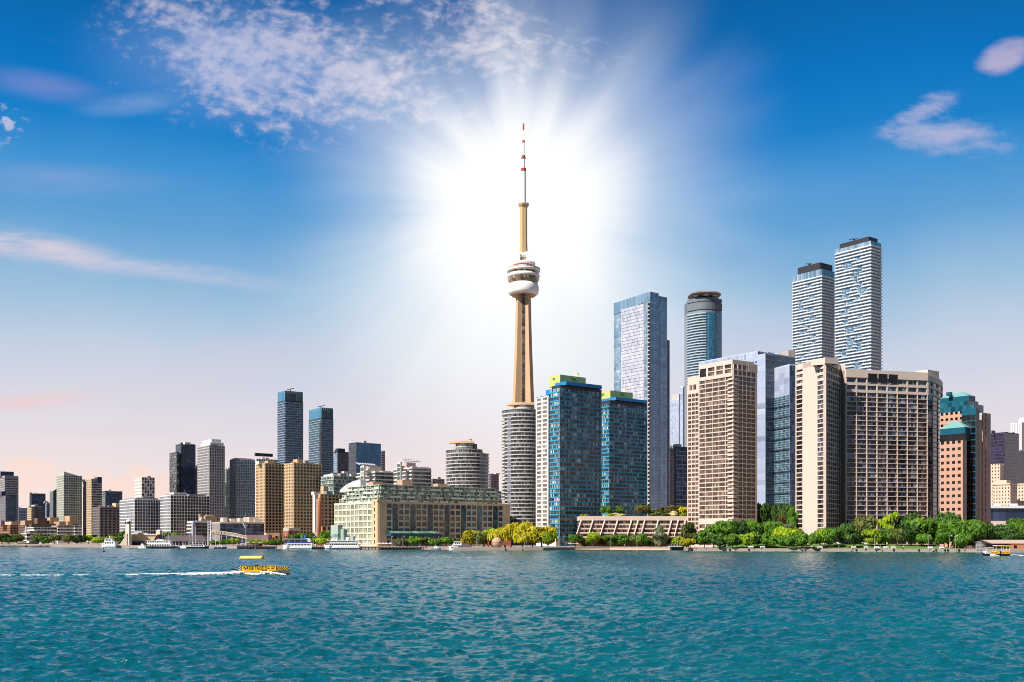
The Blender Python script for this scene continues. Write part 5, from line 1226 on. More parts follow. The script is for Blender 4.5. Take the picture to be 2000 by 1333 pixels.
# ---------------------------------------------------------------- ferry dock building at the east end
def dock_building():
    Y = 530; zt = lambda y: wz(y, Y); r = empty('ferry_terminal', (wx(1965, Y), Y, GZ), 'low brick ferry terminal with a deep beige fascia east of the quay lawn', 'terminal')
    x0, x1 = wx(1922, Y), wx(2100, Y)
    m = MB(); m.poly([(x0 - 1, Y, zt(1055)), (x0 + 4, Y, zt(1062)), (x1, Y, zt(1062)), (x1, Y, zt(1055))]); m.poly([(x0 - 1, Y, zt(1055)), (x1, Y, zt(1055)), (x1, Y + 22, zt(1055)), (x0 - 1, Y + 22, zt(1055))]); m.poly([(x0 + 4, Y, zt(1062)), (x1, Y, zt(1062)), (x1, Y + 22, zt(1062)), (x0 + 4, Y + 22, zt(1062))]); m.poly([(x0 - 1, Y, zt(1055)), (x0 + 4, Y, zt(1062)), (x0 + 4, Y + 22, zt(1062)), (x0 - 1, Y + 22, zt(1055))]); m.build('roof_fascia', BEIGE, r)
    m = MB(); m.abox(wx(1935, Y), wx(1976, Y), Y + 5, Y + 20, GZ - .2, zt(1062)); m.build('recessed_wall', BROWN, r)
    m = MB(); m.abox(wx(1976, Y), x1, Y + .4, Y + 20, GZ - .2, zt(1062)); w = m.build('brick_wall', BRICK2, r)
    m = MB(); m.abox(wx(1981, Y), wx(1986.5, Y), Y + .25, Y + .45, zt(1071), zt(1065.5)); m.build('window', G_BLK, w)
    m = MB(); m.abox(wx(1961, Y), wx(1966, Y), Y + 4.8, Y + 5.2, GZ, zt(1064)); m.build('door', paint('ochre_door', (.30, .16, .02)), r)
    m = MB(); m.abox(wx(1941, Y), wx(1958, Y), Y + 4.85, Y + 5.1, GZ + .8, zt(1063)); m.build('window', G_NAVY, r)
    m = MB(); q = [(wx(1906, Y), Y + 8), (wx(1930, Y), Y + 6), (wx(1930, Y), Y + 20), (wx(1906, Y), Y + 20)]; m.prism(q, GZ, zt(1066)); m.build('side_wing', BROWN, r)
    m = MB(); a = [(wx(1913, Y), Y + 3, zt(1058)), (wx(1930, Y), Y + 3, zt(1057)), (wx(1932, Y), Y + 3, zt(1070)), (wx(1924, Y), Y + 3, zt(1066))]; b = [(x, y + 12, z) for x, y, z in a]; m.poly(a); m.poly(b[::-1])
    for i in range(4): j = (i + 1) % 4; m.poly([a[j], a[i], b[i], b[j]])
    m.build('sloping_roof', GREY, r)
    s = empty('notice_panel', (wx(1913, 505), 505, GZ), 'large pale grey panel board on the quay wall beside the ferry terminal', 'panel'); m = MB(); m.abox(wx(1906.5, 505), wx(1918.5, 505), 505, 505.5, .4, wz(1062, 505)); b = m.build('board', wallm('pale_panel', (.38, .37, .36)), s)
    m = MB()
    for i in range(3):
        for j in range(2): x = wx(1907.5 + j * 6, 505); z = .9 + i * 1.7; m.abox(x, x + 1.0, 504.9, 504.98, z, z + .9)
    m.build('markings', wallm('pale_panel_marks', (.25, .24, .25)), b)
dock_building()
# ---------------------------------------------------------------- land, quays, park, beach
SHORE = [(-900, 1150), (-620, 1020), (-480, 925), (-430, 890), (-400, 800), (-280, 742), (-205, 700), (-112, 642), (-40, 622), (-3, 588), (18, 590), (38, 618), (60, 627), (98, 606), (99, 558), (160, 541), (230, 520), (232, 509), (245, 506), (330, 500), (560, 500)]
SHORE = [(x, y) for x, y in SHORE]
QUAY = wallm('quay_concrete', (.33, .27, .23), var=.18, scale=.3)
def shore_y(x):
    for (x0, y0), (x1, y1) in zip(SHORE, SHORE[1:]):
        if x0 <= x <= x1: return y0 + (y1 - y0) * (x - x0) / (x1 - x0)
    return 600.
def land_z(x, y):
    """level of the land: the eastern lawn rises gently from the quay"""
    if not 117 < x < 232: return GZ
    t = min(1, max(0, (y - shore_y(x) - 5) / 15)); e = min(1, (x - 117) / 8, (232 - x) / 8)
    return GZ + .012 + 1.9 * t * max(0, e)
def ground():
    m = MB(); pts = SHORE + [(4000, 500), (4000, 7000), (-4000, 7000), (-4000, 1150)]
    m.prism(pts, -3, GZ); m.build('ground', QUAY, kind='structure')
    g = wallm('park_grass', (.10, .19, .03), var=.25, scale=.4)
    m = MB(); xs = np.linspace(117.5, 231.5, 40); ds = [5, 8, 12, 16, 20, 34, 50]
    for x0, x1 in zip(xs, xs[1:]):
        for d0, d1 in zip(ds, ds[1:]): m.poly([(x, shore_y(x) + d, land_z(x, shore_y(x) + d) + .01) for x, d in ((x0, d0), (x1, d0), (x1, d1), (x0, d1))])
    m.build('grass', g, kind='structure')
    m = MB(); m.poly([(34, 616, .55), (60, 626, .55), (98, 605, .55), (98, 612, GZ + .05), (60, 634, GZ + .05), (34, 623, GZ + .05)]); m.poly([(34, 616, -.4), (60, 625.5, -.4), (98, 604.5, -.4), (98, 605, .55), (60, 626, .55), (34, 616, .55)]); m.build('beach', wallm('beach_sand', (.58, .40, .25), var=.1, scale=.5), kind='structure')
    m = MB(); q = [(x, y) for x, y in SHORE if -300 < x < 240]
    a = [(x, y + 1.0) for x, y in q]; b = [(x, y + 5.5) for x, y in q][::-1]; m.poly([(*p, GZ + .012) for p in a + b]); m.build('pavement', wallm('quay_paving', (.46, .38, .33), var=.12, scale=.4), kind='structure')
    # plantings bed behind the beach
    return
ground()
def quay_block(px0, px1, Y, label, h=1.9, dz=0):
    m = MB(); m.abox(wx(px0, Y), wx(px1, Y), Y, Y + 9, -1.5, h); r = m.build('quay_block', QUAY, org=None); tag(r, label, 'quay')
quay_block(886, 986, 583, 'pale concrete pier below the big copper-coloured ball', 1.75)
quay_block(988, 1020, 584.5, 'short dark landing stage just right of the pier below the ball', 1.2)
def deck():
    Y = 586; r = empty('viewing_deck', (wx(1322, Y), Y, GZ), 'flat dark cantilevered deck over the water left of the weeping willow', 'deck'); m = MB(); m.abox(wx(1308, Y), wx(1337, Y), Y, Y + 8, 2.0, 2.6); m.build('deck_slab', PALE, r)
    m = MB(); m.abox(wx(1313, Y), wx(1337, Y), Y + 1.5, Y + 8, -1, 1.95); m.build('dark_base', DARK, r)  # dark block under the slab
    for k in range(10):
        q = MB(); x = wx(1309 + k * 3, Y); q.tube((x, Y + .2, 2.6), (x, Y + .2, 3.7), .06, n=4); q.build('rail_post', PALE, r)
    q = MB(); q.tube((wx(1308, Y), Y + .2, 3.7), (wx(1337, Y), Y + .2, 3.7), .06, n=4); q.build('handrail', PALE, r)
deck()
def wharf(px0, px1, Y, label, n):
    x0, x1 = wx(px0, Y), wx(px1, Y); r = empty('timber_wharf', ((x0 + x1) / 2, Y, 0), label, 'wharf'); m = MB(); m.abox(x0, x1, Y, Y + 7, 1.0, 1.65); m.build('deck', BROWN, r)
    for k in range(n):
        q = MB(); x = x0 + (x1 - x0) * (k + .5) / n; q.tube((x, Y - .1, -1), (x, Y - .1, 1.7), .28, n=6); q.build('pile', DARK, r)
wharf(703, 878, 626, 'long dark timber wharf in front of the warehouse', 26)
wharf(480, 560, 668, 'low dark timber wharf right of the schooner', 14)
wharf(205, 275, 755, 'low brown wharf between the white motor yacht and the small cruiser', 8)
wharf(612, 634, 645, 'short brown wharf between the two big cruise boats', 6)

# ---------------------------------------------------------------- water
def water():
    nr, nc = 1500, 900
    ys = 26 * (1500 / 26) ** (np.arange(nr) / (nr - 1)); sl = np.linspace(-.82, .82, nc - 12)
    ext = np.array((4., 10, 22, 48, 100, 220)); sl = np.concatenate([np.full(6, -.82), sl, np.full(6, .82)]); side = np.concatenate([-ext[::-1], np.zeros(nc - 12), ext])
    Yg, Sg = np.meshgrid(ys, sl, indexing='ij'); Xg = Sg * Yg + side[None, :]
    dyr = np.gradient(ys)[:, None]
    Z = np.zeros_like(Xg); DX = np.zeros_like(Xg); DY = np.zeros_like(Xg); r = np.random.default_rng(3)
    lam = np.concatenate([np.geomspace(.38, 9., 90), np.geomspace(10, 22, 6)])
    for l in lam:
        th = r.normal(-1.45, .62); kx, ky = 2 * math.pi / l * math.cos(th), 2 * math.pi / l * math.sin(th)
        amp = .0135 * l ** .85 if l < 2.0 else .0135 * 2.0 ** .85 * (2.0 / l) ** .10
        if l >= 10: amp *= .6
        ph = r.random() * 6.283
        fade = np.clip((l / (2.0 * dyr) - .7) / .8, 0, 1)
        a = kx * Xg + ky * Yg + ph; env = .75 + .5 * np.sin(.06 * Xg * math.sin(th * 7) + .05 * Yg * math.cos(l * 5) + ph * 3)
        w = amp * fade * env
        Z += w * np.sin(a); c = w * np.cos(a) * .75; DX += c * math.cos(th); DY += c * math.sin(th)
    X2 = Xg + DX; Y2 = Yg + DY
    V = np.stack([X2, Y2, Z], -1).reshape(-1, 3).astype(np.float32)
    i = np.arange(nr - 1)[:, None] * nc + np.arange(nc - 1)[None, :]
    Fq = np.stack([i, i + 1, i + nc + 1, i + nc], -1).reshape(-1, 4).astype(np.int32)
    me = bpy.data.meshes.new('water'); me.vertices.add(len(V)); me.vertices.foreach_set('co', V.ravel())
    me.loops.add(Fq.size); me.loops.foreach_set('vertex_index', Fq.ravel()); me.polygons.add(len(Fq))
    me.polygons.foreach_set('loop_start', np.arange(0, Fq.size, 4, dtype=np.int32)); me.polygons.foreach_set('use_smooth', np.ones(len(Fq), bool)); me.update(calc_edges=True)
    m = bpy.data.materials.new('lake_water'); m.use_nodes = True; k = NT(m.node_tree); p = m.node_tree.nodes['Principled BSDF']
    ge = k.n('ShaderNodeNewGeometry'); mp = k.n('ShaderNodeMapping'); k.put(mp.inputs[0], ge.outputs['Position']); mp.inputs['Scale'].default_value = (.42, 1, 1)
    n1 = k.noise(mp.outputs[0], 1.1, 5, .62); n2 = k.noise(mp.outputs[0], 4.5, 4, .6)
    n3 = k.noise(mp.outputs[0], .27, 3, .55); h = k.m('ADD', k.m('ADD', k.m('MULTIPLY', n1, .42), k.m('MULTIPLY', n2, .16)), k.m('MULTIPLY', n3, .8))
    b = k.n('ShaderNodeBump'); k.put(b.inputs['Strength'], k.ss(k.noise(mp.outputs[0], .022, 3, .55), .3, .7, .55, 1.)); b.inputs['Distance'].default_value = .55; k.put(b.inputs['Height'], h); k.put(p.inputs['Normal'], b.outputs[0])
    big = k.noise(ge.outputs['Position'], .012, 4, .6)
    c = k.mix(k.ss(big, .35, .65), (.0015, .076, .106, 1), (.004, .108, .132, 1))
    k.put(p.inputs['Base Color'], c); p.inputs['Roughness'].default_value = .12; p.inputs['IOR'].default_value = 1.48; p.inputs['Specular IOR Level'].default_value = .65
    me.materials.append(m); o = bpy.data.objects.new('water', me); COL.objects.link(o); o['kind'] = 'structure'
water()

def rocks():
    g = random.Random(9); m = MB()
    for i in range(420):
        px = g.uniform(40, 196); x = wx(px, 870); y = shore_y(x) - g.uniform(-.6, 2.6); z = g.uniform(-.2, 1.5); s_ = g.uniform(.35, 1.1); a = [(x + s_ * g.uniform(.6, 1.2) * math.cos(t), y + s_ * g.uniform(.6, 1.2) * math.sin(t), z + g.uniform(-.2, .2)) for t in np.linspace(0, 6.28, 6)[:5]]
        for j in range(5): m.poly([a[j], a[(j + 1) % 5], (x, y, z + s_ * g.uniform(.4, .8))]); m.poly([a[(j + 1) % 5], a[j], (x, y, z - s_)])
    tag(m.build('riprap', wallm('shore_rock', (.32, .27, .23), var=.3, scale=.5), kind='stuff'), 'pale broken rocks along the foot of the western harbour wall', 'rocks')
rocks()
# ---------------------------------------------------------------- trees
def leaf_quad(m, c, nrm, s, t, asp=1.):
    nrm = nrm / (np.linalg.norm(nrm) + 1e-6); a = np.cross(nrm, rng.normal(size=3)); a /= np.linalg.norm(a) + 1e-6; b = np.cross(nrm, a)
    m.poly([c - a * s - b * s * asp * .6, c + a * s * .2 - b * s * asp, c + a * s + b * s * .3, c - a * s * .3 + b * s * asp], t)
def crown_round(seed, n=1900, nl=13, flat=.8, size=.085, low=.0):
    global rng
    rng = np.random.default_rng(seed); m = MB(); lobes = []
    for i in range(nl):
        d = rng.normal(size=3); d /= np.linalg.norm(d); d[2] = d[2] * .9 + .05; q = d * np.array((.62, .62, .34)) * rng.uniform(.55, 1.); lobes.append((q + np.array((0, 0, .5 + low)), rng.uniform(.26, .44), rng.uniform(-.22, .22)))
    for i in range(n):
        c, rad, tn = lobes[int(rng.integers(nl))]; d = rng.normal(size=3); d[2] = d[2] + .25; d /= np.linalg.norm(d)
        p = c + d * np.array((rad, rad, rad * .55)) * rng.uniform(.7, 1.06)
        leaf_quad(m, p, d + rng.normal(size=3) * .45, size * rng.uniform(.6, 1.3), float(np.clip(.5 + tn + rng.normal() * .2, 0, 1)))
    return m
def crown_column(seed, n=1500):
    global rng
    rng = np.random.default_rng(seed); m = MB()
    lob = [(np.array((rng.normal() * .3, rng.normal() * .3, z)), .62 * (1 - .65 * abs(z - .4) ** 1.1), rng.uniform(-.2, .2)) for z in np.linspace(.1, .9, 11)]
    for i in range(n):
        c, rad, tn = lob[int(rng.integers(11))]; d = rng.normal(size=3); d /= np.linalg.norm(d); p = c + d * np.array((rad, rad, .1)) * rng.uniform(.7, 1.05)
        leaf_quad(m, p, d + rng.normal(size=3) * .5, .095 * rng.uniform(.6, 1.3), float(np.clip(.5 + tn + rng.normal() * .2, 0, 1)))
    return m
def crown_willow(seed, n=1500):
    global rng
    rng = np.random.default_rng(seed); m = MB()
    hd = [(rng.uniform(-.6, .6), rng.uniform(-.6, .6), rng.uniform(.55, .82), rng.uniform(.28, .42), rng.uniform(-.2, .2)) for _ in range(11)]
    for i in range(n):
        x, y, z, rad, tn = hd[int(rng.integers(len(hd)))]; a = rng.uniform(0, 6.283); rr = rad * math.sqrt(rng.uniform(.1, 1)); h = z + .22 * (1 - (rr / rad) ** 2) * rng.uniform(.8, 1.1)
        cx_, cy_ = x + rr * math.cos(a), y + rr * math.sin(a); ln = rng.uniform(.05, .32) * (1.1 if rr > rad * .6 else .5); w = .035 * rng.uniform(.7, 1.6)
        ax, ay = math.cos(a + 1.57 + rng.normal() * .6) * w, math.sin(a + 1.57 + rng.normal() * .6) * w; t = float(np.clip(.5 + tn + rng.normal() * .2, 0, 1)); o = .03
        m.poly([(cx_ - ax, cy_ - ay, h), (cx_ + ax, cy_ + ay, h + .01), (cx_ + ax * .7 + math.cos(a) * o, cy_ + ay * .7 + math.sin(a) * o, h - ln), (cx_ - ax * .7 + math.cos(a) * o, cy_ - ay * .7 + math.sin(a) * o, h - ln * .8)], t)
    return m
LEAF = {'mid': leafm('green_leaves', (0.048, 0.122, 0.015), (0.103, 0.235, 0.024), (0.205, 0.374, 0.034)),
        'dark': leafm('dark_green_leaves', (0.027, 0.073, 0.018), (0.054, 0.130, 0.024), (0.111, 0.212, 0.034)),
        'lime': leafm('lime_green_leaves', (0.137, 0.243, 0.015), (0.290, 0.439, 0.021), (0.496, 0.617, 0.030)),
        'willow': leafm('yellow_green_leaves', (0.205, 0.212, 0.013), (0.427, 0.405, 0.015), (0.684, 0.585, 0.030)),
        'olive': leafm('olive_leaves', (0.060, 0.090, 0.027), (0.129, 0.162, 0.043), (0.240, 0.260, 0.076)),
        'bronze': leafm('bronze_green_leaves', (0.060, 0.073, 0.023), (0.129, 0.122, 0.030), (0.223, 0.179, 0.045)),
        'white': leafm('pale_blossom', (0.342, 0.390, 0.183), (0.719, 0.682, 0.426), (1.027, 0.909, 0.639)),
        'grey': leafm('grey_green_leaves', (0.085, 0.122, 0.076), (0.171, 0.227, 0.122), (0.290, 0.340, 0.168))}
BARK = wallm('tree_bark', (.09, .065, .045), var=.2, scale=2)
CROWN = {}
def crown_mesh(key):
    if key not in CROWN:
        kind, seed = key
        m = {'round': lambda: crown_round(seed), 'column': lambda: crown_column(seed), 'willow': lambda: crown_willow(seed), 'bush': lambda: crown_round(seed, 900, 8, low=-.05, size=.12), 'big': lambda: crown_round(seed, 3000, 20, size=.066)}[kind]()
        o = m.build('crown', LEAF['mid']); me = o.data; bpy.data.objects.remove(o); CROWN[key] = me
    return CROWN[key]
TRUNK = None
def trunk_mesh():
    global TRUNK
    if TRUNK is None:
        m = MB(); m.tube((0, 0, 0), (.02, 0, .55), .045, .03, 7)
        for a, z in ((.4, .42), (2.3, .45), (4.4, .5)): m.tube((.015, 0, z), (.26 * math.cos(a), .26 * math.sin(a), z + .26), .022, .01, 5)
        m.tube((.02, 0, .55), (0, .02, .8), .03, .01, 6); o = m.build('trunk', BARK); TRUNK = o.data; bpy.data.objects.remove(o)
    return TRUNK
NT_ = [0]
def tree(px, ytop, w, Y, kind='round', col='mid', label='', group=None, cat='tree', base=GZ, name=None, cb=.09):
    """px, width and top row say where the photo shows it; Y is its distance"""
    NT_[0] += 1; i = NT_[0]; x = wx(px, Y); base = land_z(x, Y) if base == GZ else base; zt = wz(ytop, Y); H = zt - base; W = w / F * Y / 2
    nm = name or {'willow': 'willow_tree', 'bush': 'shrub', 'column': 'upright_tree'}.get(kind, 'broadleaf_tree')
    W *= 1.38
    r = empty(nm, (x, Y, base), label, cat, group); r.rotation_euler = (0, 0, (i * 2.399) % 6.283)
    if kind == 'bush': cb = -.08
    if kind == 'willow': cb = -.05
    c = bpy.data.objects.new('crown', crown_mesh((kind, i % 4 + 20))); COL.objects.link(c); c.parent = r
    c.material_slots[0].link = 'OBJECT'; c.material_slots[0].material = LEAF[col]
    c.location = (0, 0, H * cb); c.scale = (W, W, H * (1 - cb) * (.97 if kind != 'willow' else 1.0))
    if kind != 'bush':
        t = bpy.data.objects.new('trunk', trunk_mesh()); COL.objects.link(t); t.parent = r; t.scale = (max(W, H * .3),) * 2 + (H,)
    return r
CNAME = {'mid': 'green', 'dark': 'dark green', 'lime': 'lime green', 'willow': 'yellow-green', 'olive': 'olive', 'bronze': 'bronze-green', 'white': 'pale blossoming', 'grey': 'grey-green'}
ORD = ['first', 'second', 'third', 'fourth', 'fifth', 'sixth', 'seventh', 'eighth', 'ninth', 'tenth', 'eleventh', 'twelfth', 'thirteenth', 'fourteenth', 'fifteenth', 'sixteenth', 'seventeenth', 'eighteenth', 'nineteenth', 'twentieth', 'twenty-first', 'twenty-second']
def row(items, where, group, base=GZ):
    """a row of trees, each told apart by colour, habit and its rank among like ones from the west"""
    cnt = {}; tot = {}
    key = lambda it: (it[4], it[5])
    for it in items: tot[key(it)] = tot.get(key(it), 0) + 1
    for it in sorted(items, key=lambda q: q[0]):
        k = key(it); cnt[k] = cnt.get(k, 0) + 1
        noun = {'round': 'round tree', 'big': 'big spreading tree', 'column': 'upright tree', 'willow': 'weeping willow', 'bush': 'shrub'}[it[4]]
        if tot[k] == 1: lab = f'only {CNAME[it[5]]} {noun} {where}'
        else: lab = f'{ORD[cnt[k] - 1]} {CNAME[it[5]]} {noun} from west {where}'
        tree(it[0], it[1], it[2], it[3], it[4], it[5], lab, group, 'shrub' if it[4] == 'bush' else 'tree', it[6] if len(it) > 6 else base)
R_, B_, C_, W_, S_ = 'round', 'big', 'column', 'willow', 'bush'
row([(1348, 1021, 30, 566, C_, 'olive'), (1341, 1052, 24, 560, W_, 'willow'), (1376, 1033, 34, 562, R_, 'mid'), (1394, 1022, 38, 572, B_, 'mid'), (1416, 1014, 44, 578, B_, 'mid'), (1440, 1011, 44, 582, B_, 'dark'), (1405, 1042, 34, 556, R_, 'dark'), (1430, 1040, 34, 554, R_, 'mid'),
     (1462, 1033, 38, 552, R_, 'lime'), (1466, 1013, 26, 590, R_, 'mid'), (1486, 1015, 34, 588, B_, 'mid'), (1480, 1040, 28, 558, R_, 'dark'), (1512, 1016, 40, 586, B_, 'mid'), (1533, 1019, 34, 588, R_, 'grey'),
     (1503, 1040, 36, 552, R_, 'mid'), (1526, 1026, 34, 560, R_, 'lime'), (1546, 1030, 36, 556, R_, 'lime'), (1540, 1041, 30, 545, R_, 'mid'), (1566, 1038, 34, 544, B_, 'mid')],
    'before the square beige tower', 'trees before the square beige tower')
row([(1546, 993, 17, 600, C_, 'mid', 8), (1490, 975, 30, 636, B_, 'dark', 7), (1512, 980, 36, 640, B_, 'dark', 7), (1536, 980, 30, 638, B_, 'dark', 7), (1550, 976, 22, 640, R_, 'dark', 7), (1527, 1001, 18, 622, S_, 'bronze', 10)],
    'between the two beige blocks', 'trees in the gap between the beige blocks')
row([(1590, 1040, 22, 540, R_, 'mid'), (1602, 1031, 26, 548, R_, 'lime'), (1622, 1028, 34, 546, R_, 'mid'), (1650, 1019, 38, 556, B_, 'dark'), (1668, 1039, 32, 542, R_, 'dark'), (1687, 1004, 44, 568, B_, 'olive'), (1700, 1030, 36, 545, R_, 'lime'), (1735, 1002, 30, 566, C_, 'lime'), (1730, 1026, 32, 548, R_, 'mid'), (1752, 1030, 36, 546, B_, 'olive'),
     (1779, 997, 48, 566, B_, 'dark'), (1800, 1007, 54, 550, B_, 'mid'), (1778, 1022, 32, 542, B_, 'dark'), (1804, 1040, 30, 538, R_, 'mid'), (1832, 1012, 32, 556, B_, 'mid')],
    'before the widest beige block', 'trees before the widest beige block')
row([(1852, 996, 46, 560, B_, 'dark'), (1844, 1028, 34, 535, B_, 'mid'), (1872, 1012, 38, 545, B_, 'mid'), (1900, 1010, 50, 540, B_, 'mid'), (1880, 1040, 30, 528, R_, 'mid'), (1920, 1016, 36, 545, B_, 'dark'), (1955, 1019, 46, 560, B_, 'dark'), (1988, 1008, 40, 560, B_, 'mid'), (1975, 1028, 40, 548, B_, 'dark'), (2012, 1010, 40, 560, B_, 'mid'), (1935, 1030, 32, 552, R_, 'dark')],
    'before the pink offices', 'trees before the pink offices')
row([(920, 1032, 36, 632, B_, 'willow'), (945, 1036, 40, 628, R_, 'olive'), (962, 1030, 36, 634, B_, 'lime'), (998, 1019, 62, 622, W_, 'willow'), (978, 1034, 40, 618, W_, 'willow'), (1020, 1040, 34, 606, W_, 'willow'), (1058, 1025, 56, 622, B_, 'willow'), (1040, 1036, 30, 615, R_, 'willow'), (1072, 1036, 26, 614, R_, 'lime')],
    'round the copper ball', 'yellow-green trees round the ball')
row([(796, 1053, 22, 646, R_, 'olive'), (812, 1046, 24, 642, R_, 'mid'), (832, 1047, 24, 644, R_, 'olive'), (850, 1049, 26, 640, R_, 'mid'), (872, 1048, 22, 636, R_, 'mid'), (888, 1050, 20, 640, R_, 'olive'), (782, 1048, 14, 642, R_, 'grey')],
    'on the wharf before the long warehouse', 'small trees before the warehouse')
row([(1124, 1041, 26, 636, R_, 'mid'), (1158, 1038, 27, 638, R_, 'lime'), (1142, 1052, 20, 640, R_, 'olive'), (1178, 1046, 26, 646, R_, 'bronze'), (1192, 1042, 28, 640, R_, 'mid'), (1212, 1041, 30, 642, B_, 'mid'), (1232, 1044, 26, 642, R_, 'olive'), (1252, 1040, 28, 638, R_, 'mid'), (1272, 1048, 26, 646, R_, 'bronze'), (1290, 1027, 20, 634, C_, 'grey'), (1308, 1048, 26, 644, R_, 'bronze'), (1325, 1046, 24, 634, R_, 'lime'), (1338, 1052, 16, 626, R_, 'mid')],
    'in front of the terraced flats', 'trees in front of the terraced flats')
TZ = wz(1009, 676)
row([(1143, 1003, 18, 678, S_, 'lime', TZ), (1184, 987, 20, 682, R_, 'mid', TZ), (1190, 1003, 18, 677, S_, 'lime', TZ), (1210, 988, 17, 682, C_, 'mid', TZ), (1208, 1001, 26, 678, S_, 'white', TZ), (1254, 985, 28, 682, R_, 'bronze', TZ), (1282, 998, 28, 680, S_, 'olive', TZ), (1297, 988, 28, 684, R_, 'bronze', TZ), (1318, 984, 36, 684, B_, 'bronze', TZ), (1335, 989, 22, 680, R_, 'willow', TZ), (1315, 997, 17, 676, S_, 'white', TZ), (1334, 1000, 22, 677, S_, 'lime', TZ), (1354, 996, 24, 680, S_, 'mid', TZ), (1275, 992, 18, 688, R_, 'grey', TZ), (1300, 1002, 18, 676, S_, 'olive', TZ)],
    'on the terraced roof garden', 'planting on the terrace roof')
row([(4, 1040, 30, 950, B_, 'dark'), (16, 1048, 22, 940, R_, 'dark'), (32, 1042, 26, 960, B_, 'olive'), (74, 1040, 24, 925, B_, 'olive'), (84, 1046, 20, 905, R_, 'mid'), (107, 1043, 22, 920, R_, 'olive'), (94, 1052, 14, 925, R_, 'mid'), (134, 1041, 24, 915, R_, 'olive'), (158, 1041, 20, 930, R_, 'dark'), (173, 1045, 18, 940, R_, 'lime'), (150, 1052, 14, 920, R_, 'grey'), (190, 1048, 20, 860, R_, 'lime'), (214, 1044, 24, 860, R_, 'lime'), (238, 1037, 12, 810, C_, 'mid'), (204, 1050, 14, 850, R_, 'mid')],
    'along the western harbour wall', 'trees on the western harbour wall')
row([(266, 1043, 26, 880, R_, 'lime'), (288, 1041, 22, 880, R_, 'lime'), (302, 1040, 20, 880, R_, 'lime'), (326, 1038, 18, 870, R_, 'mid'), (344, 1038, 20, 870, R_, 'mid')],
    'behind the cream pier building', 'trees behind the pier building')
row([(418, 1056, 22, 722, R_, 'mid'), (440, 1051, 22, 720, R_, 'mid'), (455, 1051, 20, 722, R_, 'lime'), (496, 1052, 26, 735, R_, 'lime'), (520, 1054, 20, 735, R_, 'lime'), (540, 1050, 26, 722, R_, 'mid'), (575, 1042, 22, 738, R_, 'dark'), (590, 1040, 22, 740, R_, 'mid'), (606, 1039, 24, 742, R_, 'dark'), (618, 1046, 22, 720, R_, 'mid'), (636, 1034, 24, 730, R_, 'mid'), (628, 1050, 24, 705, R_, 'lime')],
    'behind the middle harbour boats', 'trees behind the moored boats')
row([(60, 1061, 40, 918, S_, 'dark'), (14, 1062, 26, 918, S_, 'olive'), (36, 1063, 24, 918, S_, 'olive')], 'on the western harbour wall', 'shrubs on the western harbour wall')
# ---------------------------------------------------------------- boats
HULLW = paint('white_boat_paint', (.80, .80, .80), rough=.25); HULLB = paint('black_boat_paint', (.02, .02, .025), rough=.25); HULLN = paint('navy_boat_paint', (.015, .03, .10), rough=.25)
YEL = paint('taxi_yellow', (.90, .50, .004), rough=.35); YELP = paint('canopy_yellow', (.85, .62, .12), rough=.6); BLK = paint('boat_black', (.015, .015, .015), rough=.4); ALU = paint('boat_aluminium', (.45, .44, .44), rough=.35, metal=.3)
GB = glassm('boat_window', (.01, .012, .018), (.06, .07, .09), .3)
def hull_mb(x0, x1, yc, beam, z0, z1, bow=1, rake=.12, sheer=.25):
    """a hull lofted from stations; bow = +1 at x1, -1 at x0"""
    m = MB(); L = x1 - x0; st = []
    for t in np.linspace(0, 1, 12):
        s_ = t if bow > 0 else 1 - t; x = x0 + L * t
        w = beam / 2 * (1 if s_ < .55 else max(.04, 1 - ((s_ - .55) / .45) ** 2.2)); top = z1 + sheer * max(0, s_ - .5) ** 2 * 4 * (z1 - z0); xo = bow * rake * L * max(0, s_ - .75) * 1.2
        wb = w * (.75 if s_ < .6 else .55)
        st.append([(x - xo * .6, yc - wb, z0), (x, yc - w, z0 + (z1 - z0) * .45), (x + xo * .5, yc - w * 1.02, top), (x + xo * .5, yc + w * 1.02, top), (x, yc + w, z0 + (z1 - z0) * .45), (x - xo * .6, yc + wb, z0)])
    for a, b in zip(st, st[1:]):
        for i in range(6): j = (i + 1) % 6; m.poly([a[i], b[i], b[j], a[j]])
    m.poly(st[0]); m.poly(st[-1][::-1]); return m
def deckhouse(r, name, x0, x1, yc, w, z0, z1, mat, nwin, wz0, wz1, rake0=0, rake1=0, wname='window', wm=None, gap=.3, parts=None):
    m = MB(); h = z1 - z0
    a = [(x0, yc - w / 2, z0), (x1, yc - w / 2, z0), (x1, yc + w / 2, z0), (x0, yc + w / 2, z0)]; b = [(x0 + rake0, yc - w / 2, z1), (x1 - rake1, yc - w / 2, z1), (x1 - rake1, yc + w / 2, z1), (x0 + rake0, yc + w / 2, z1)]
    for i in range(4): j = (i + 1) % 4; m.poly([a[i], a[j], b[j], b[i]])
    m.poly(b); d = m.build(name, mat, r)
    if nwin:
        p0, p1 = x0 + max(rake0, 0) + .4, x1 - max(rake1, 0) - .4; s_ = (p1 - p0) / nwin
        for k in range(nwin):
            q = MB(); q.box((p0 + k * s_, yc - w / 2 - .04, z0 + h * wz0), (s_ - gap, 0, 0), (0, .05, 0), (0, 0, h * (wz1 - wz0)), r=tone()); q.build(wname, wm or GB, d)
    return d
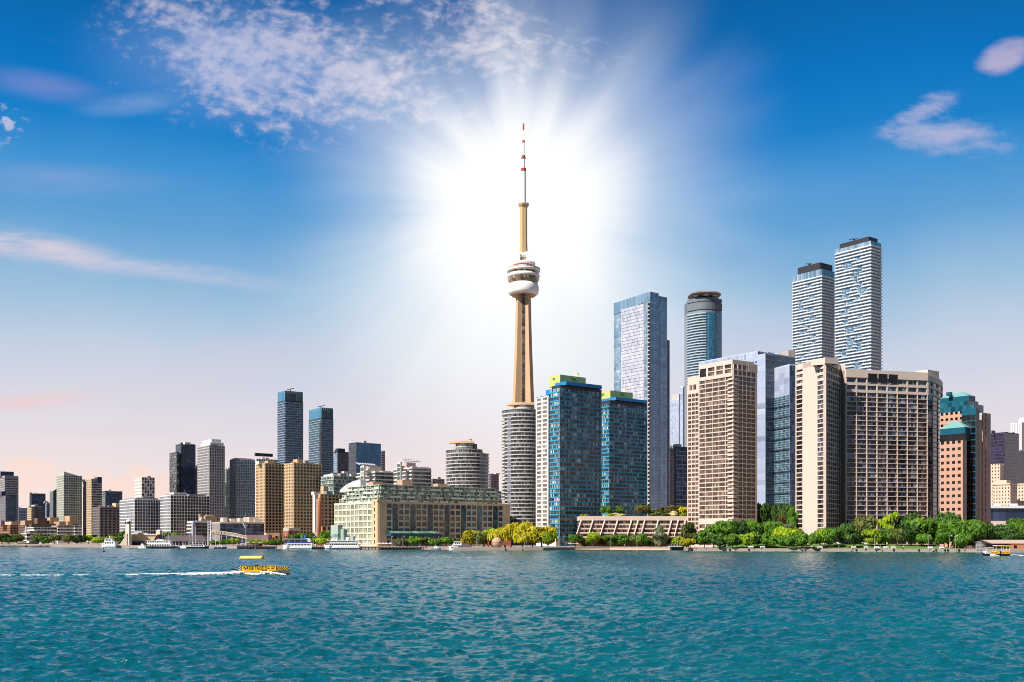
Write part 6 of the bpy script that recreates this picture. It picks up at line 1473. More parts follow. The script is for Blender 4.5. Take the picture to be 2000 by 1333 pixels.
def motor_yacht():
    Y = 742; X = lambda p: wx(p, Y); r = empty('motor_yacht', (X(213), Y, 0), 'three-deck white motor yacht moored left of the silo tower', 'yacht')
    hull_mb(X(199), X(228), Y, 5, -.4, 2.4, bow=-1, rake=.1).build('hull', HULLW, r)
    deckhouse(r, 'saloon', X(203), X(227), Y, 4.4, 2.4, 4.6, HULLW, 4, .3, .75, 1.2, .3, gap=.6); deckhouse(r, 'upper_deck', X(205), X(222), Y, 4, 4.6, 6.4, HULLW, 2, .3, .8, .8, .4, gap=.6)
    m = MB(); m.box((X(206), Y - 2.1, 6.4), (X(221.5) - X(206), 0, 0), (0, 4.2, 0), (0, 0, .25)); m.build('hardtop', HULLW, r)
    m = MB(); m.tube((X(214), Y, 6.6), (X(214), Y, 9.4), .2, .08); m.tube((X(212.5), Y, 8), (X(215.5), Y, 8), .15, n=4); m.build('mast', HULLW, r)
motor_yacht()
def cruiser(px, Y, L, label, bow=1, flip=True, z=1.0, name='cabin_cruiser', hm=None, hull=None):
    x = wx(px, Y); r = empty(name, (x, Y, 0), label, 'boat'); hull_mb(x - L / 2, x + L / 2, Y, L * .3, -.3, z, bow=bow).build('hull', hull or HULLW, r)
    deckhouse(r, 'cabin', x - L * .28, x + L * .2, Y, L * .24, z, z + 1.3, HULLW, 3, .3, .8, .5, .6, gap=.25)
    if flip: deckhouse(r, 'flybridge', x - L * .2, x + L * .1, Y, L * .2, z + 1.3, z + 2.2, HULLW, 0, 0, 0, .3, .3)
    m = MB(); m.tube((x - L * .1, Y, z + 1.3), (x - L * .1, Y, z + 3.4), .07, .04, 5); m.build('mast', HULLW, r)
    return r
cruiser(279, 700, 6.2, 'small white cabin cruiser moored just left of the black-hulled ferry', bow=-1)
cruiser(82, 905, 9, 'white cabin cruiser among the western round trees, left of its neighbour', bow=-1)
cruiser(101, 900, 8, 'white cabin cruiser among the western round trees, right of its neighbour', bow=1, flip=False)
cruiser(35, 915, 7, 'small pale cabin cruiser at the foot of the stepped white flats', bow=1, flip=False)
cruiser(345, 696, 5, 'tiny pale runabout just right of the black-hulled ferry', bow=1, flip=False)
cruiser(360, 694, 5.5, 'tiny pale runabout under the hall veranda, left of the docked sailing boats', bow=-1, flip=False)
cruiser(431, 680, 8, 'dark-hulled cabin boat moored left of the schooner', bow=1, flip=False, hull=HULLN)
cruiser(852, 616, 5.8, 'small grey open cabin boat moored beside the white and mauve yacht', bow=1, flip=False, hull=ALU)
cruiser(2000, 535, 4, 'pale workboat at the ferry terminal cut by the east edge', bow=-1, flip=False)
def black_ferry():
    Y = 690; X = lambda p: wx(p, Y); r = empty('ferry', (X(311), Y, 0), 'two-deck white ferry with a long black hull before the brown-roofed hall', 'ferry')
    hull_mb(X(285), X(338), Y, 7, -.3, 1.5, bow=-1, rake=.05, sheer=.35).build('hull', HULLB, r)
    deckhouse(r, 'main_deck', X(291), X(337), Y, 6, 1.5, 3.2, HULLW, 13, .1, .78, .3, .2, gap=.45, wm=G_BLK); deckhouse(r, 'upper_deck', X(289), X(336), Y, 5.6, 3.2, 5.2, HULLW, 9, .45, .85, .4, 1.2, gap=.5, wm=G_GREY)
    deckhouse(r, 'wheelhouse', X(305), X(321), Y, 4, 5.2, 6.2, HULLW, 5, .3, .8, 1.2, 1.2, gap=.3)
    m = MB(); m.box((X(288), Y - 3, 5.2), (X(337) - X(288), 0, 0), (0, 6, 0), (0, 0, .2)); m.build('upper_roof', HULLW, r)
black_ferry()
def sailboat(px, Y, L, h, label, hull=HULLW, n=1):
    x = wx(px, Y); r = empty('sailing_boat', (x, Y, 0), label, 'sailing boat', 'docked sailing boats'); hull_mb(x - L / 2, x + L / 2, Y, L * .26, -.3, .9).build('hull', hull, r); deckhouse(r, 'cabin', x - L * .22, x + L * .15, Y, L * .16, .9, 1.5, HULLW, 3, .3, .8, .2, .5)
    m = MB(); m.tube((x, Y, .9), (x, Y, h), .11, .06, 6); m.tube((x, Y, 2.1), (x - L * .4, Y, 2.2), .09, n=5); m.build('mast', HULLW, r)
    m = MB(); m.tube((x, Y, h - .3), (x + L * .48, Y, 1), .025, n=3); m.tube((x, Y, h - .3), (x - L * .48, Y, 1), .025, n=3); m.build('rigging', PALE, r)
sailboat(371, 700, 9, 13.5, 'white sailing boat with bare mast, first of three by the white lattice pylon'); sailboat(376, 706, 9, 16, 'white sailing boat with the tallest mast of the three by the white lattice pylon'); sailboat(382, 702, 9, 15, 'white sailing boat with bare mast, third of three by the white lattice pylon')
sailboat(318, 716, 8, 12.5, 'white sailing boat whose bare mast rises behind the ferry wheelhouse'); sailboat(329, 718, 8, 11, 'white sailing boat whose bare mast rises behind the ferry stern'); sailboat(421, 705, 8, 17, 'white sailing boat with bare mast just right of the white lattice pylon')
sailboat(558, 700, 7, 14, 'white sailing boat with bare mast behind the stern of the blue and white cruise boat')
def dock_boat():
    Y = 690; X = lambda p: wx(p, Y); r = empty('tour_boat', (X(388), Y, 0), 'low white tour boat with a flat open roof moored below the three bare masts', 'tour boat')
    hull_mb(X(366), X(408), Y, 5, -.3, 1.2, bow=1, rake=.06).build('hull', HULLB, r); deckhouse(r, 'cabin', X(372), X(402), Y, 4, 1.2, 2.6, HULLW, 8, .25, .8, .3, .6)
    m = MB(); m.box((X(370), Y - 2.3, 4.2), (X(400) - X(370), 0, 0), (0, 4.6, 0), (0, 0, .2)); m.build('awning', HULLW, r)
    for k in range(7):
        q = MB(); x = X(370.5 + k * 4.8); q.tube((x, Y - 2.2, 2.5), (x, Y - 2.2, 4.25), .07, n=4); q.build('awning_post', HULLW, r)
dock_boat()
def schooner():
    Y = 676; X = lambda p: wx(p, Y); r = empty('schooner', (X(488), Y, 0), 'three-masted dark schooner with furled pale sails moored in the middle harbour', 'schooner')
    hull_mb(X(465), X(512), Y, 5.5, -.3, 2.3, bow=1, rake=.12, sheer=.55).build('hull', wallm('dark_mauve_hull', (.07, .05, .06)), r)
    m = MB(); m.tube((X(509), Y, 3.3), (X(517), Y, 4.4), .18, .1, 6); m.build('bowsprit', BROWN, r)
    deckhouse(r, 'deckhouse', X(470), X(482), Y, 3, 2.2, 3.4, HULLW, 4, .3, .7)
    for px, top in ((480, 1003), (492, 1008), (504, 1020)):
        m = MB(); zt = wz(top, Y); m.tube((X(px), Y, 2), (X(px), Y, zt), .22, .1, 6); m.tube((X(px) - 1.6, Y, wz(1027, Y)), (X(px) + 1.6, Y, wz(1027, Y)), .12, n=4); ma = m.build('mast', PALE if px == 480 else BROWN, r)
        if px == 480:
            q = MB(); q.tube((X(474.5), Y, wz(1022, Y)), (X(479.5), Y, wz(1032, Y)), .3, .22, 5); q.build('gaff', HULLW, ma)
        b = MB(); b.tube((X(px) + .3, Y, 4.0), (X(px) + 3.4, Y, 4.3), .42, .25, 7); b.build('furled_sail', STONE, r)
        s = MB(); 
        for e in (-1, 1): s.tube((X(px), Y, zt - 1), (X(px) + e * 3.0, Y - 1.6, 2.6), .05, n=3); s.tube((X(px), Y, zt - 4), (X(px) + e * 1.8, Y - 1.8, 2.6), .05, n=3)
        s.build('shrouds', BROWN, r)
    s = MB(); s.tube((X(504), Y, wz(1021, Y)), (X(516), Y, 4.3), .05, n=3); s.build('forestay', BROWN, r)
schooner()
def blue_cruise():
    Y = 650; X = lambda p: wx(p, Y); r = empty('cruise_boat', (X(582), Y, 0), 'white cruise boat with a blue upper stripe and twin blue funnels', 'cruise boat')
    hull_mb(X(553), X(611), Y, 7.5, -.3, 1.9, bow=-1, rake=.05).build('hull', HULLW, r); deckhouse(r, 'main_deck', X(561), X(611), Y, 7, 1.9, 3.9, HULLW, 16, .25, .72, .6, .1, gap=.25)
    m = MB(); m.box((X(558), Y - 3.6, 3.9), (X(608) - X(558), 0, 0), (0, 7.2, 0), (0, 0, .75)); m.build('blue_stripe', paint('boat_blue_stripe', (.03, .07, .30)), r)
    deckhouse(r, 'upper_deck', X(559), X(597), Y, 6.4, 4.6, 6.3, HULLN, 9, .1, .8, .4, .1, gap=.35, wm=G_GREY)
    m = MB(); m.box((X(556), Y - 3.6, 6.3), (X(599) - X(556), 0, 0), (0, 7.2, 0), (0, 0, .25)); m.build('awning', HULLW, r)
    deckhouse(r, 'wheelhouse', X(598), X(607), Y, 4, 4.6, 6.9, HULLW, 2, .5, .85, .2, .6)
    for px in (591, 596):
        m = MB(); m.tube((X(px), Y - 1, 6.4), (X(px), Y - 1, 8.8), .42, .42, 10); m.build('funnel', paint('funnel_blue', (.01, .16, .50)), r)
    for k in range(8):
        q = MB(); q.tube((X(556 + k * .7), Y - 3.4, 2), (X(556 + k * .7), Y - 3.4, 3.1), .04, n=3); q.build('bow_rail', HULLW, r)
blue_cruise()
def big_cruise():
    Y = 640; X = lambda p: wx(p, Y); r = empty('cruise_ship', (X(668), Y, 0), 'long white three-deck cruise ship moored before the west end of the warehouse', 'cruise ship')
    hull_mb(X(634), X(704), Y, 9, .1, 2.2, bow=-1, rake=.16, sheer=.4).build('hull', HULLW, r)
    hull_mb(X(637), X(704), Y, 8.6, -.6, .25, bow=-1, rake=.1, sheer=0).build('boot_top', HULLN, r)
    deckhouse(r, 'main_deck', X(643), X(702), Y, 8, 2.2, 3.8, HULLW, 15, .3, .75, .8, .1, gap=.3); deckhouse(r, 'upper_deck', X(645), X(698), Y, 7.4, 3.8, 5.4, HULLW, 13, .3, .75, 1, .2, gap=.35, wm=G_GREY)
    m = MB(); m.box((X(641), Y - 4.2, 5.4), (X(699) - X(641), 0, 0), (0, 8.4, 0), (0, 0, .25)); m.box((X(640), Y - 4.4, 3.75), (X(703) - X(640), 0, 0), (0, 8.8, 0), (0, 0, .25)); m.build('deck_edge', HULLW, r)
    deckhouse(r, 'wheelhouse', X(648), X(660), Y, 5, 5.6, 7.2, HULLW, 4, .35, .8, .6, .3); deckhouse(r, 'stern_cabin', X(676), X(681), Y, 4, 5.6, 7.6, HULLW, 0, 0, 0, .2, -.6)
    m = MB(); m.tube((X(652), Y, 7.2), (X(652), Y, 10), .12, .06, 5); m.build('mast', HULLW, r)
    for k in range(20):
        q = MB(); x = X(642 + k * 2.9); q.tube((x, Y - 4.1, 5.6), (x, Y - 4.1, 6.6), .05, n=3); q.build('rail_post', HULLW, r)
    q = MB(); q.tube((X(642), Y - 4.1, 6.6), (X(698), Y - 4.1, 6.6), .05, n=3); q.build('handrail', HULLW, r)
big_cruise()
def mauve_yacht():
    Y = 598; X = lambda p: wx(p, Y); r = empty('motor_yacht', (X(900), Y, 0), 'sleek white and mauve motor yacht moored left of the copper-coloured ball', 'yacht')
    hull_mb(X(877), X(922), Y, 5, -.3, 1.8, bow=-1, rake=.12, sheer=.3).build('hull', HULLW, r); deckhouse(r, 'aft_cover', X(893), X(921), Y, 5.1, .8, 2.9, wallm('mauve_canvas', (.13, .11, .18)), 0, 0, 0, .4, .1)
    deckhouse(r, 'saloon', X(880), X(902), Y, 4.2, 1.8, 3.3, HULLW, 5, .25, .8, 1.4, .4); deckhouse(r, 'flybridge', X(884), X(902), Y, 3.6, 3.3, 4.4, HULLW, 3, .2, .8, .9, .3, gap=.3)
    m = MB(); m.box((X(886), Y - 1.9, 5.0), (X(901) - X(886), 0, 0), (0, 3.8, 0), (0, 0, .2)); m.tube((X(888), Y - 1.6, 4.3), (X(889), Y - 1.6, 5.1), .1); m.tube((X(898), Y - 1.6, 4.3), (X(897), Y - 1.6, 5.1), .1); m.build('hardtop', HULLW, r)
mauve_yacht()
# ---------------------------------------------------------------- the water taxis
def text(s, size, loc, m, parent, sx=1., bold=.0):
    c = bpy.data.curves.new('lettering', 'FONT'); c.body = s; c.size = size; c.extrude = .01; c.offset = bold; c.align_x = 'LEFT'; c.align_y = 'BOTTOM'; c.resolution_u = 3
    o = bpy.data.objects.new('lettering', c); COL.objects.link(o); o.data.materials.append(m); o.parent = parent; g = ORG[parent.name]
    bpy.context.view_layer.update(); me = bpy.data.meshes.new_from_object(o); bpy.data.objects.remove(o); o = bpy.data.objects.new('lettering', me); COL.objects.link(o); o.parent = parent
    o.location = tuple(a - b for a, b in zip(loc, g)); o.rotation_euler = (R(90), 0, 0); o.scale = (sx, 1, 1); return o
def checker(mb, x0, x1, y, z0, z1, n, rows=3, tilt=0):
    w = (x1 - x0) / n; h = (z1 - z0) / rows
    for i in range(n):
        for j in range(rows):
            if (i + j) % 2 == 0: mb.box((x0 + i * w, y, z0 + j * h), (w, 0, 0), (0, .02, 0), (0, 0, h))
def taxi():
    Y = 208.; q = Y / F; X = lambda p: wx(p, Y); Z = lambda p: wz(p, Y)
    r = empty('water_taxi', (X(515), Y, 0), 'yellow and black checkered water taxi speeding past with a white wake', 'water taxi'); yf = Y - 1.35
    hull_mb(X(471), X(566), Y, 2.7, -.25, .72, bow=1, rake=.09, sheer=.35).build('hull', ALU, r)
    hull_mb(X(472), X(563), Y, 2.74, -.3, .18, bow=1, rake=.06, sheer=.9).build('boot_top', BLK, r)
    m = MB(); m.abox(X(470.5), X(542), yf - .05, yf, .62, 1.55); bw = m.build('side_panel', ALU, r)
    m = MB(); m.abox(X(474), X(515.3), yf - .12, yf - .06, .60, 1.72); sg = m.build('sign_board', YEL, r)
    text('WATER TAXI', 1.06, (X(478.4), yf - .14, .72), BLK, sg, sx=.60, bold=.016)
    m = MB()
    for k in range(15): 
        if k != 7: m.box((X(484.2) + k * .17, yf - .14, 1.52), (.12, 0, 0), (0, .01, 0), (0, 0, .12))
    m.build('small_lettering', BLK, sg)
    m = MB(); checker(m, X(470.6), X(476.5), yf - .15, .62, 1.70, 3, 5); m.build('checker_band', BLK, sg)
    m = MB(); m.abox(X(470.6), X(473.9), yf - .12, yf - .06, .60, 1.72); m.build('white_edge', HULLW, r)
    m = MB(); m.abox(X(515.4), X(524.6), yf - .1, yf - .05, .75, 1.75); eb = m.build('emblem_panel', BLK, r)
    ex, ez = X(520), 1.24
    def disc(rad, y, m_, name, n=20, r0=0):
        b = MB(); pts = [(ex + rad * math.cos(a), y, ez + rad * math.sin(a)) for a in np.linspace(0, 2 * math.pi, n, endpoint=False)]; b.poly(pts); b.build(name, m_, eb)
    disc(.42, yf - .115, YEL, 'emblem_ring'); disc(.34, yf - .125, BLK, 'emblem_ring'); disc(.27, yf - .135, paint('emblem_amber', (.6, .22, .01)), 'emblem_disc')
    b = MB(); pts = []
    for k in range(10): a = math.pi / 2 + k * math.pi / 5; rr = .24 if k % 2 == 0 else .11; pts.append((ex + rr * math.cos(a), yf - .145, ez + rr * math.sin(a)))
    b.poly(pts); b.build('emblem_star', YEL, eb)
    m = MB(); m.abox(X(524.7), X(541.9), yf - .12, yf - .06, .72, 1.80); s2 = m.build('sign_board', YEL, r); m = MB()
    for (x0, n, z) in ((525.8, 3, 1.45), (533.3, 5, 1.45), (525.8, 3, 1.08), (533.3, 4, 1.08), (528, 9, .84)):
        for k in range(n): m.box((X(x0) + k * .15, yf - .14, z), (.11, 0, 0), (0, .01, 0), (0, 0, .22 if z > 1 else .07))
    m.build('small_lettering', BLK, s2)
    m = MB(); m.abox(X(542), X(567), yf + .03, yf + .1, .88, 1.55); bp = m.build('bow_panel', YEL, r); m = MB(); checker(m, X(542), X(567), yf, .90, 1.52, 11, 3); m.build('checker_band', BLK, bp)
    # canopy and its posts
    m = MB(); c0, c1 = X(471.5), X(513.5)
    pr = [(-1.5, 3.05), (-1.5, 3.28), (-1.0, 3.62), (0, 3.74), (1.0, 3.62), (1.5, 3.28), (1.5, 3.05), (0, 3.4)]
    A = [(c0 - (.15 if i in (0, 7, 6) else 0), Y + y, z) for i, (y, z) in enumerate(pr)]; Bq = [(c1, Y + y, z) for y, z in pr]; m.poly(A); m.poly(Bq[::-1])
    for i in range(8): j = (i + 1) % 8; m.poly([A[j], A[i], Bq[i], Bq[j]])
    cp = m.build('canopy', YELP, r); m = MB(); checker(m, c0, c1, Y - 1.53, 3.0, 3.26, 30, 2); m.build('checker_fringe', BLK, cp)
    for px in (474, 487, 500, 512):
        for yy in (-1.25, 1.25):
            m = MB(); m.tube((X(px), Y + yy, .7), (X(px), Y + yy, 3.2), .018, n=5); m.build('canopy_post', ALU, r)
    m = MB(); m.box((X(452.5), Y - .35, .62), (.85, 0, 0), (0, .7, 0), (0, 0, .42)); m.tube((X(453), Y, .85), (X(461), Y, .85), .34, .25, 8); m.tube((X(457), Y, .7), (X(457), Y, -.3), .14); m.box((X(460), Y - .1, .5), (1.15, 0, 0), (0, .2, 0), (0, 0, .2)); mo = m.build('outboard_motor', BLK, r)
    m = MB(); m.box((X(452.4), Y - .36, .72), (.95, 0, 0), (0, .02, 0), (0, 0, .07)); m.build('motor_stripe', HULLW, mo)
    m = MB(); m.abox(X(497), X(506), Y - .5, Y + .5, .7, 1.85); m.build('console', BLK, r); m = MB(); m.abox(X(471), X(515), Y + .9, Y + 1.3, .7, 1.25); m.build('bench', ALU, r)
    for k in range(7):
        m = MB(); m.tube((X(544 + k * 3.6), yf + .1, 1.5), (X(544 + k * 3.6), yf + .1, 1.85), .03, n=4); m.build('rail_post', ALU, r)
    m = MB(); m.tube((X(543), yf + .1, 1.86), (X(567), yf + .1, 1.9), .03, n=4); m.build('handrail', ALU, r)
    return r
taxi()
def taxi_east():
    Y = 412.; X = lambda p: wx(p, Y); r = empty('water_taxi', (X(1945), Y, 0), 'smaller looking yellow water taxi heading west past the ferry terminal', 'water taxi'); yf = Y - 1.7
    hull_mb(X(1919), X(1969), Y, 3.2, -.2, 1.0, bow=-1, rake=.06, sheer=.35).build('hull', HULLB, r)
    m = MB(); m.abox(X(1931), X(1948.5), yf - .1, yf, .95, 1.75); a = m.build('sign_board', YEL, r); m = MB(); m.abox(X(1952), X(1968), yf - .1, yf, .95, 2.05); b = m.build('sign_board', YEL, r)
    for p0, p1, n, sb in ((1932, 1946, 9, a), (1953, 1967, 9, b)):
        m = MB(); w = (X(p1) - X(p0)) / n
        for k in range(n):
            if k != 4: m.box((X(p0) + k * w, yf - .12, 1.2), (w * .65, 0, 0), (0, .02, 0), (0, 0, .4))
        m.build('lettering', paint('faded_lettering', (.20, .10, .0)), sb)
    m = MB(); m.abox(X(1948.6), X(1951.9), yf - .08, yf, .95, 1.95); m.build('emblem_panel', BLK, r)
    m = MB(); m.box((X(1943), Y - 1.8, 4.0), (X(1971) - X(1943), 0, -.15), (0, 3.6, 0), (0, 0, .35)); m.build('canopy', YELP, r)
    m = MB(); m.box((X(1921), Y - 1.7, 3.1), (X(1937) - X(1921), 0, .1), (0, 3.4, 0), (0, 0, .22)); m.build('foredeck_roof', HULLW, r)
    deckhouse(r, 'cabin', X(1922), X(1942), Y, 2.6, 1.0, 2.0, HULLW, 4, .4, .9, .4, .2)
    for px in (1923, 1936, 1942, 1952, 1956, 1962, 1968):
        m = MB(); m.tube((X(px), Y - 1.55, 1), (X(px), Y - 1.55, 3.95 if px > 1940 else 3.1), .07, n=5); m.build('roof_post', HULLW, r)
taxi_east()
def foam(name, label, x0, x1, Y, n, hgt, wid, seed, taper=1., fx=None):
    g = random.Random(seed); m = MB()
    for i in range(n):
        t = g.random(); x = x0 + (x1 - x0) * t; k = (t if taper > 0 else 1 - t) if taper else 1; k = max(.08, k)
        y = Y + g.gauss(0, wid * (.4 + .6 * (1 - k))); s = g.uniform(.06, .27) * (.4 + .7 * k); z = g.uniform(.0, 1) ** 2 * hgt * k + .06
        a = g.uniform(0, 3.14); pts = [(x + s * 2.2 * math.cos(a + q), y + s * math.sin(a + q), z + g.uniform(-.04, .04)) for q in np.linspace(0, 6.283, 7)[:6]]
        top = (x, y, z + s * .45)
        for j in range(6): m.poly([pts[j], pts[(j + 1) % 6], top])
    o = m.build(name, paint('white_foam', (.92, .92, .92), rough=.9), kind='stuff'); tag(o, label, 'foam')
foam('foam', 'bright white wake streaming behind the yellow water taxi', wx(238, 206), wx(474, 206), 206.3, 2300, .5, .8, 1)
foam('foam', 'churned white water close behind the outboard motor of the water taxi', wx(360, 206), wx(476, 206), 206.0, 1500, .62, 1.3, 8)
foam('foam', 'thin fading line of foam far behind the water taxi at the west edge', wx(-30, 202), wx(200, 202), 201, 260, .03, .2, 2, 0)
def spray(x0, x1, y, h, seed, label):
    g = random.Random(seed); m = MB()
    for i in range(900):
        t = g.random(); x = x0 + (x1 - x0) * t; z = h * math.sin(math.pi * min(1, t * .55 + .42)) ** 1.5 * g.random() ** 1.3; s = g.uniform(.05, .17); yy = y + g.gauss(0, .18) - z * .25
        a = g.uniform(0, 3.14); pts = [(x + s * 1.6 * math.cos(a + q), yy + s * .7 * math.sin(a + q), z + s * math.sin(q * 1.3) * .6) for q in np.linspace(0, 6.283, 6)[:5]]
        for j in range(5): m.poly([pts[j], pts[(j + 1) % 5], (x, yy, z + s)])
    o = m.build('foam', paint('white_foam', (.92, .92, .92), rough=.9), kind='stuff'); tag(o, label, 'foam')
spray(wx(510, 206.4), wx(557, 206.4), 206.3, .62, 3, 'white bow spray along the hull of the yellow water taxi')
spray(wx(472, 206.4), wx(520, 206.4), 206.3, .28, 5, 'low white foam along the stern half of the yellow water taxi')
spray(wx(1934, 410), wx(1951, 410), 409.6, .8, 4, 'white bow spray of the taxi by the ferry terminal')
foam('foam', 'white wake behind the taxi by the ferry terminal', wx(2030, 411), wx(1969, 411), 411, 700, .6, .5, 6)
# buoys
def buoy(px, Y, label, col, name):
    x = wx(px, Y); r = empty(name, (x, Y, 0), label, 'buoy'); m = MB(); m.lathe(x, Y, [(.5, -.3), (.75, .2), (.7, .7), (.35, 1.0)], 12); m.build('float', col, r, True)
    m = MB(); m.tube((x, Y, .9), (x, Y, 2.3), .16, .1, 6); m.lathe(x, Y, [(.3, 2.0), (.02, 2.9)], 8); m.build('topmark', paint('buoy_dark', (.06, .02, .02)), r)
buoy(202, 520, 'red channel buoy with dark top floating left of the water taxi wake', paint('buoy_red', (.55, .01, .01)), 'channel_buoy'); buoy(499.5, 640, 'green channel buoy floating before the schooner', paint('buoy_green', (.0, .22, .12)), 'channel_buoy')
b = MB(); b.lathe(wx(832, 615), 615, [(.2, 1.0), (.6, 1.3), (.6, 1.7), (.2, 2.0)], 10); tag(b.build('mooring_float', paint('buoy_red', (.55, .01, .01)), smooth=True, org=(wx(832, 615), 615, 1)), 'small red float hanging on the dark wharf', 'buoy')
# ---------------------------------------------------------------- the ball and the red frames
def ball():
    Y = 592; x = wx(970.5, Y); R0 = 10.4 / F * Y; r = empty('ball_sculpture', (x, Y, GZ), 'big copper-coloured ball with a dark slit standing on the pale pier', 'sculpture'); zc = GZ + R0 * .93
    m = MB(); prof = [(R0 * math.sin(a), zc - R0 * math.cos(a)) for a in np.linspace(.02, math.pi - .02, 22)]; m.lathe(x, Y, prof, 36); m.build('ball', wallm('copper_render', (.50, .33, .22), var=.08, scale=.3), r, True)
    m = MB(); m.lathe(x, Y, [(R0 * 1.005, zc - .12), (R0 * 1.012, zc), (R0 * 1.005, zc + .12)], 36); m.build('seam', BROWN, r)
    m = MB(); t = 20
    for a, b in zip(np.linspace(.35, math.pi - .15, t), np.linspace(.35, math.pi - .15, t)[1:]):
        q = lambda an, w: (x - 1.25 + (-.35 if w else .12) * math.sin(an) - (R0 * .62) * math.sin(an), Y - R0 * .55 * math.sin(an) - .9, zc + R0 * .99 * math.cos(an))
        m.poly([q(a, 0), q(a, 1), q(b, 1), q(b, 0)])
    m.build('slit', BLK, r)
    rd = paint('frame_red', (.36, .055, .03), rough=.6)
    for nm, a, lab in (('post_sculpture', ((952.5, 955.5, 1058, 1070),), 'plain red steel post left of the copper ball'), ('gate_sculpture', ((984, 988.5, 1056.5, 1071), (990, 998, 1056.3, 1058.3), (995.3, 998.3, 1058.5, 1070)), 'red steel gate frame right of the copper ball')):
        f = empty(nm, (wx(a[0][0], 596), 596, GZ), lab, 'sculpture')
        for q in a:
            m = MB(); m.abox(wx(q[0], 596), wx(q[1], 596), 596, 597, wz(q[3], 596), wz(q[2], 596)); m.build('beam' if q[1] - q[0] > 6 else 'post', rd, f)
ball()
# ---------------------------------------------------------------- quay furniture
def lamp_master(x, Y, h, label):
    r = empty('street_lamp', (x, Y, GZ), label, 'street lamp', 'street lamps along the quay'); m = MB(); m.tube((x, Y, GZ), (x, Y, GZ + h), .11, .07, 6); m.build('post', PALE, r); m = MB(); m.tube((x, Y, GZ + h), (x + .9, Y, GZ + h + .15), .07, n=5); m.lathe(x + .9, Y, [(.32, GZ + h - .05), (.2, GZ + h + .2)], 8); m.build('lamp_head', SLABW, r); return r
LL = [(1100, 632, 'before the blue tower with the white slice'), (1193, 630, 'left of centre before the terraced flats'), (1244, 628, 'at mid length of the terraced flats'), (1323, 596, 'beside the cantilevered deck'), (1368, 560, 'at the left end of the beige tower trees'), (1478, 550, 'among the beige tower trees'), (1708, 532, 'on the lawn before the widest beige block'), (1855, 517, 'on the quay before the pink offices'), (1866, 519, 'in shade before the pink offices'), (931, 590, 'on the pale pier left of the copper ball'), (1025, 600, 'under the big willow right of the copper ball'), (765, 640, 'at the west end of the glass arcade'), (787, 636, 'before the glass arcade'), (612, 655, 'between the two big cruise boats'), (1813, 524, 'under the big trees before the widest beige block')]
l0 = None
for px, Y, where in LL:
    lab = 'slim pale street lamp ' + where
    if l0 is None: l0 = lamp_master(wx(px, Y), Y, 6.6, lab)
    else: dup(l0, (wx(px, Y), Y, GZ), label=lab)
def parasol_master(x, Y, col, label, name, group):
    r = empty(name, (x, Y, GZ), label, 'parasol', group); m = MB(); m.tube((x, Y, GZ), (x, Y, GZ + 2.4), .05, n=5); m.build('pole', PALE, r); m = MB(); m.lathe(x, Y, [(1.5, GZ + 2.0), (1.5, GZ + 2.08), (.05, GZ + 2.7)], 8); m.build('shade', col, r); return r
pk = paint('pink_canvas', (.70, .32, .28), rough=.8); p0 = None
PK = [(1097, 629), (1102, 631), (1106, 628), (1111, 632), (1115, 629), (1120, 633), (1127, 630), (1132, 634)]
for i, (px, Y) in enumerate(PK):
    lab = f'pink beach parasol on the sand, {ORD[i]} from the west'
    if p0 is None: p0 = parasol_master(wx(px, Y), Y, pk, lab, 'beach_parasol', 'pink beach parasols')
    else: dup(p0, (wx(px, Y), Y, GZ), .3 * i, label=lab)
p0 = None
for i, (px, Y) in enumerate([(703, 636), (710, 637), (716, 635), (722, 637), (741, 636), (748, 637), (755, 635), (762, 637)]):
    lab = f'white patio parasol before the warehouse corner, {ORD[i]} from the west'
    if p0 is None: p0 = parasol_master(wx(px, Y), Y, paint('white_canvas', (.70, .70, .70), rough=.8), lab, 'patio_parasol', 'white patio parasols')
    else: dup(p0, (wx(px, Y), Y, GZ), .4 * i, label=lab)
# parked cars
def car_master(x, Y, label):
    r = empty('parked_car', (x, Y, GZ), label, 'car', 'cars parked behind the lawn'); L, W = 4.4, 1.8
    pr = [(-2.2, .35), (-2.15, .85), (-1.5, .95), (-.9, 1.42), (.7, 1.45), (1.35, .98), (2.1, .85), (2.2, .4)]
    m = MB(); a = [(x + px_, Y - W / 2, GZ + z) for px_, z in pr]; b = [(px_, Y + W / 2, z) for px_, _, z in a]; m.poly(a[::-1]); m.poly(b)
    for i in range(8): j = (i + 1) % 8; m.poly([a[i], a[j], b[j], b[i]])
    m.build('body', HULLW, r)
    for q in ((-1.1, -.1), (0., 1.0)):
        m = MB(); m.poly([(x + q[0], Y - W / 2 - .02, GZ + .95), (x + q[1], Y - W / 2 - .02, GZ + .95), (x + q[1] - .25, Y - W / 2 - .02, GZ + 1.36), (x + q[0] + .3, Y - W / 2 - .02, GZ + 1.36)], .2); m.build('side_window', GB, r)
    for q in (-1.4, 1.4):
        m = MB(); m.tube((x + q, Y - W / 2 - .03, GZ + .33), (x + q, Y - W / 2 + .2, GZ + .33), .33, .33, 12); m.build('wheel', BLK, r)
    return r
c0 = None; CARC = [('white', HULLW), ('silver', ALU), ('black', HULLB)]
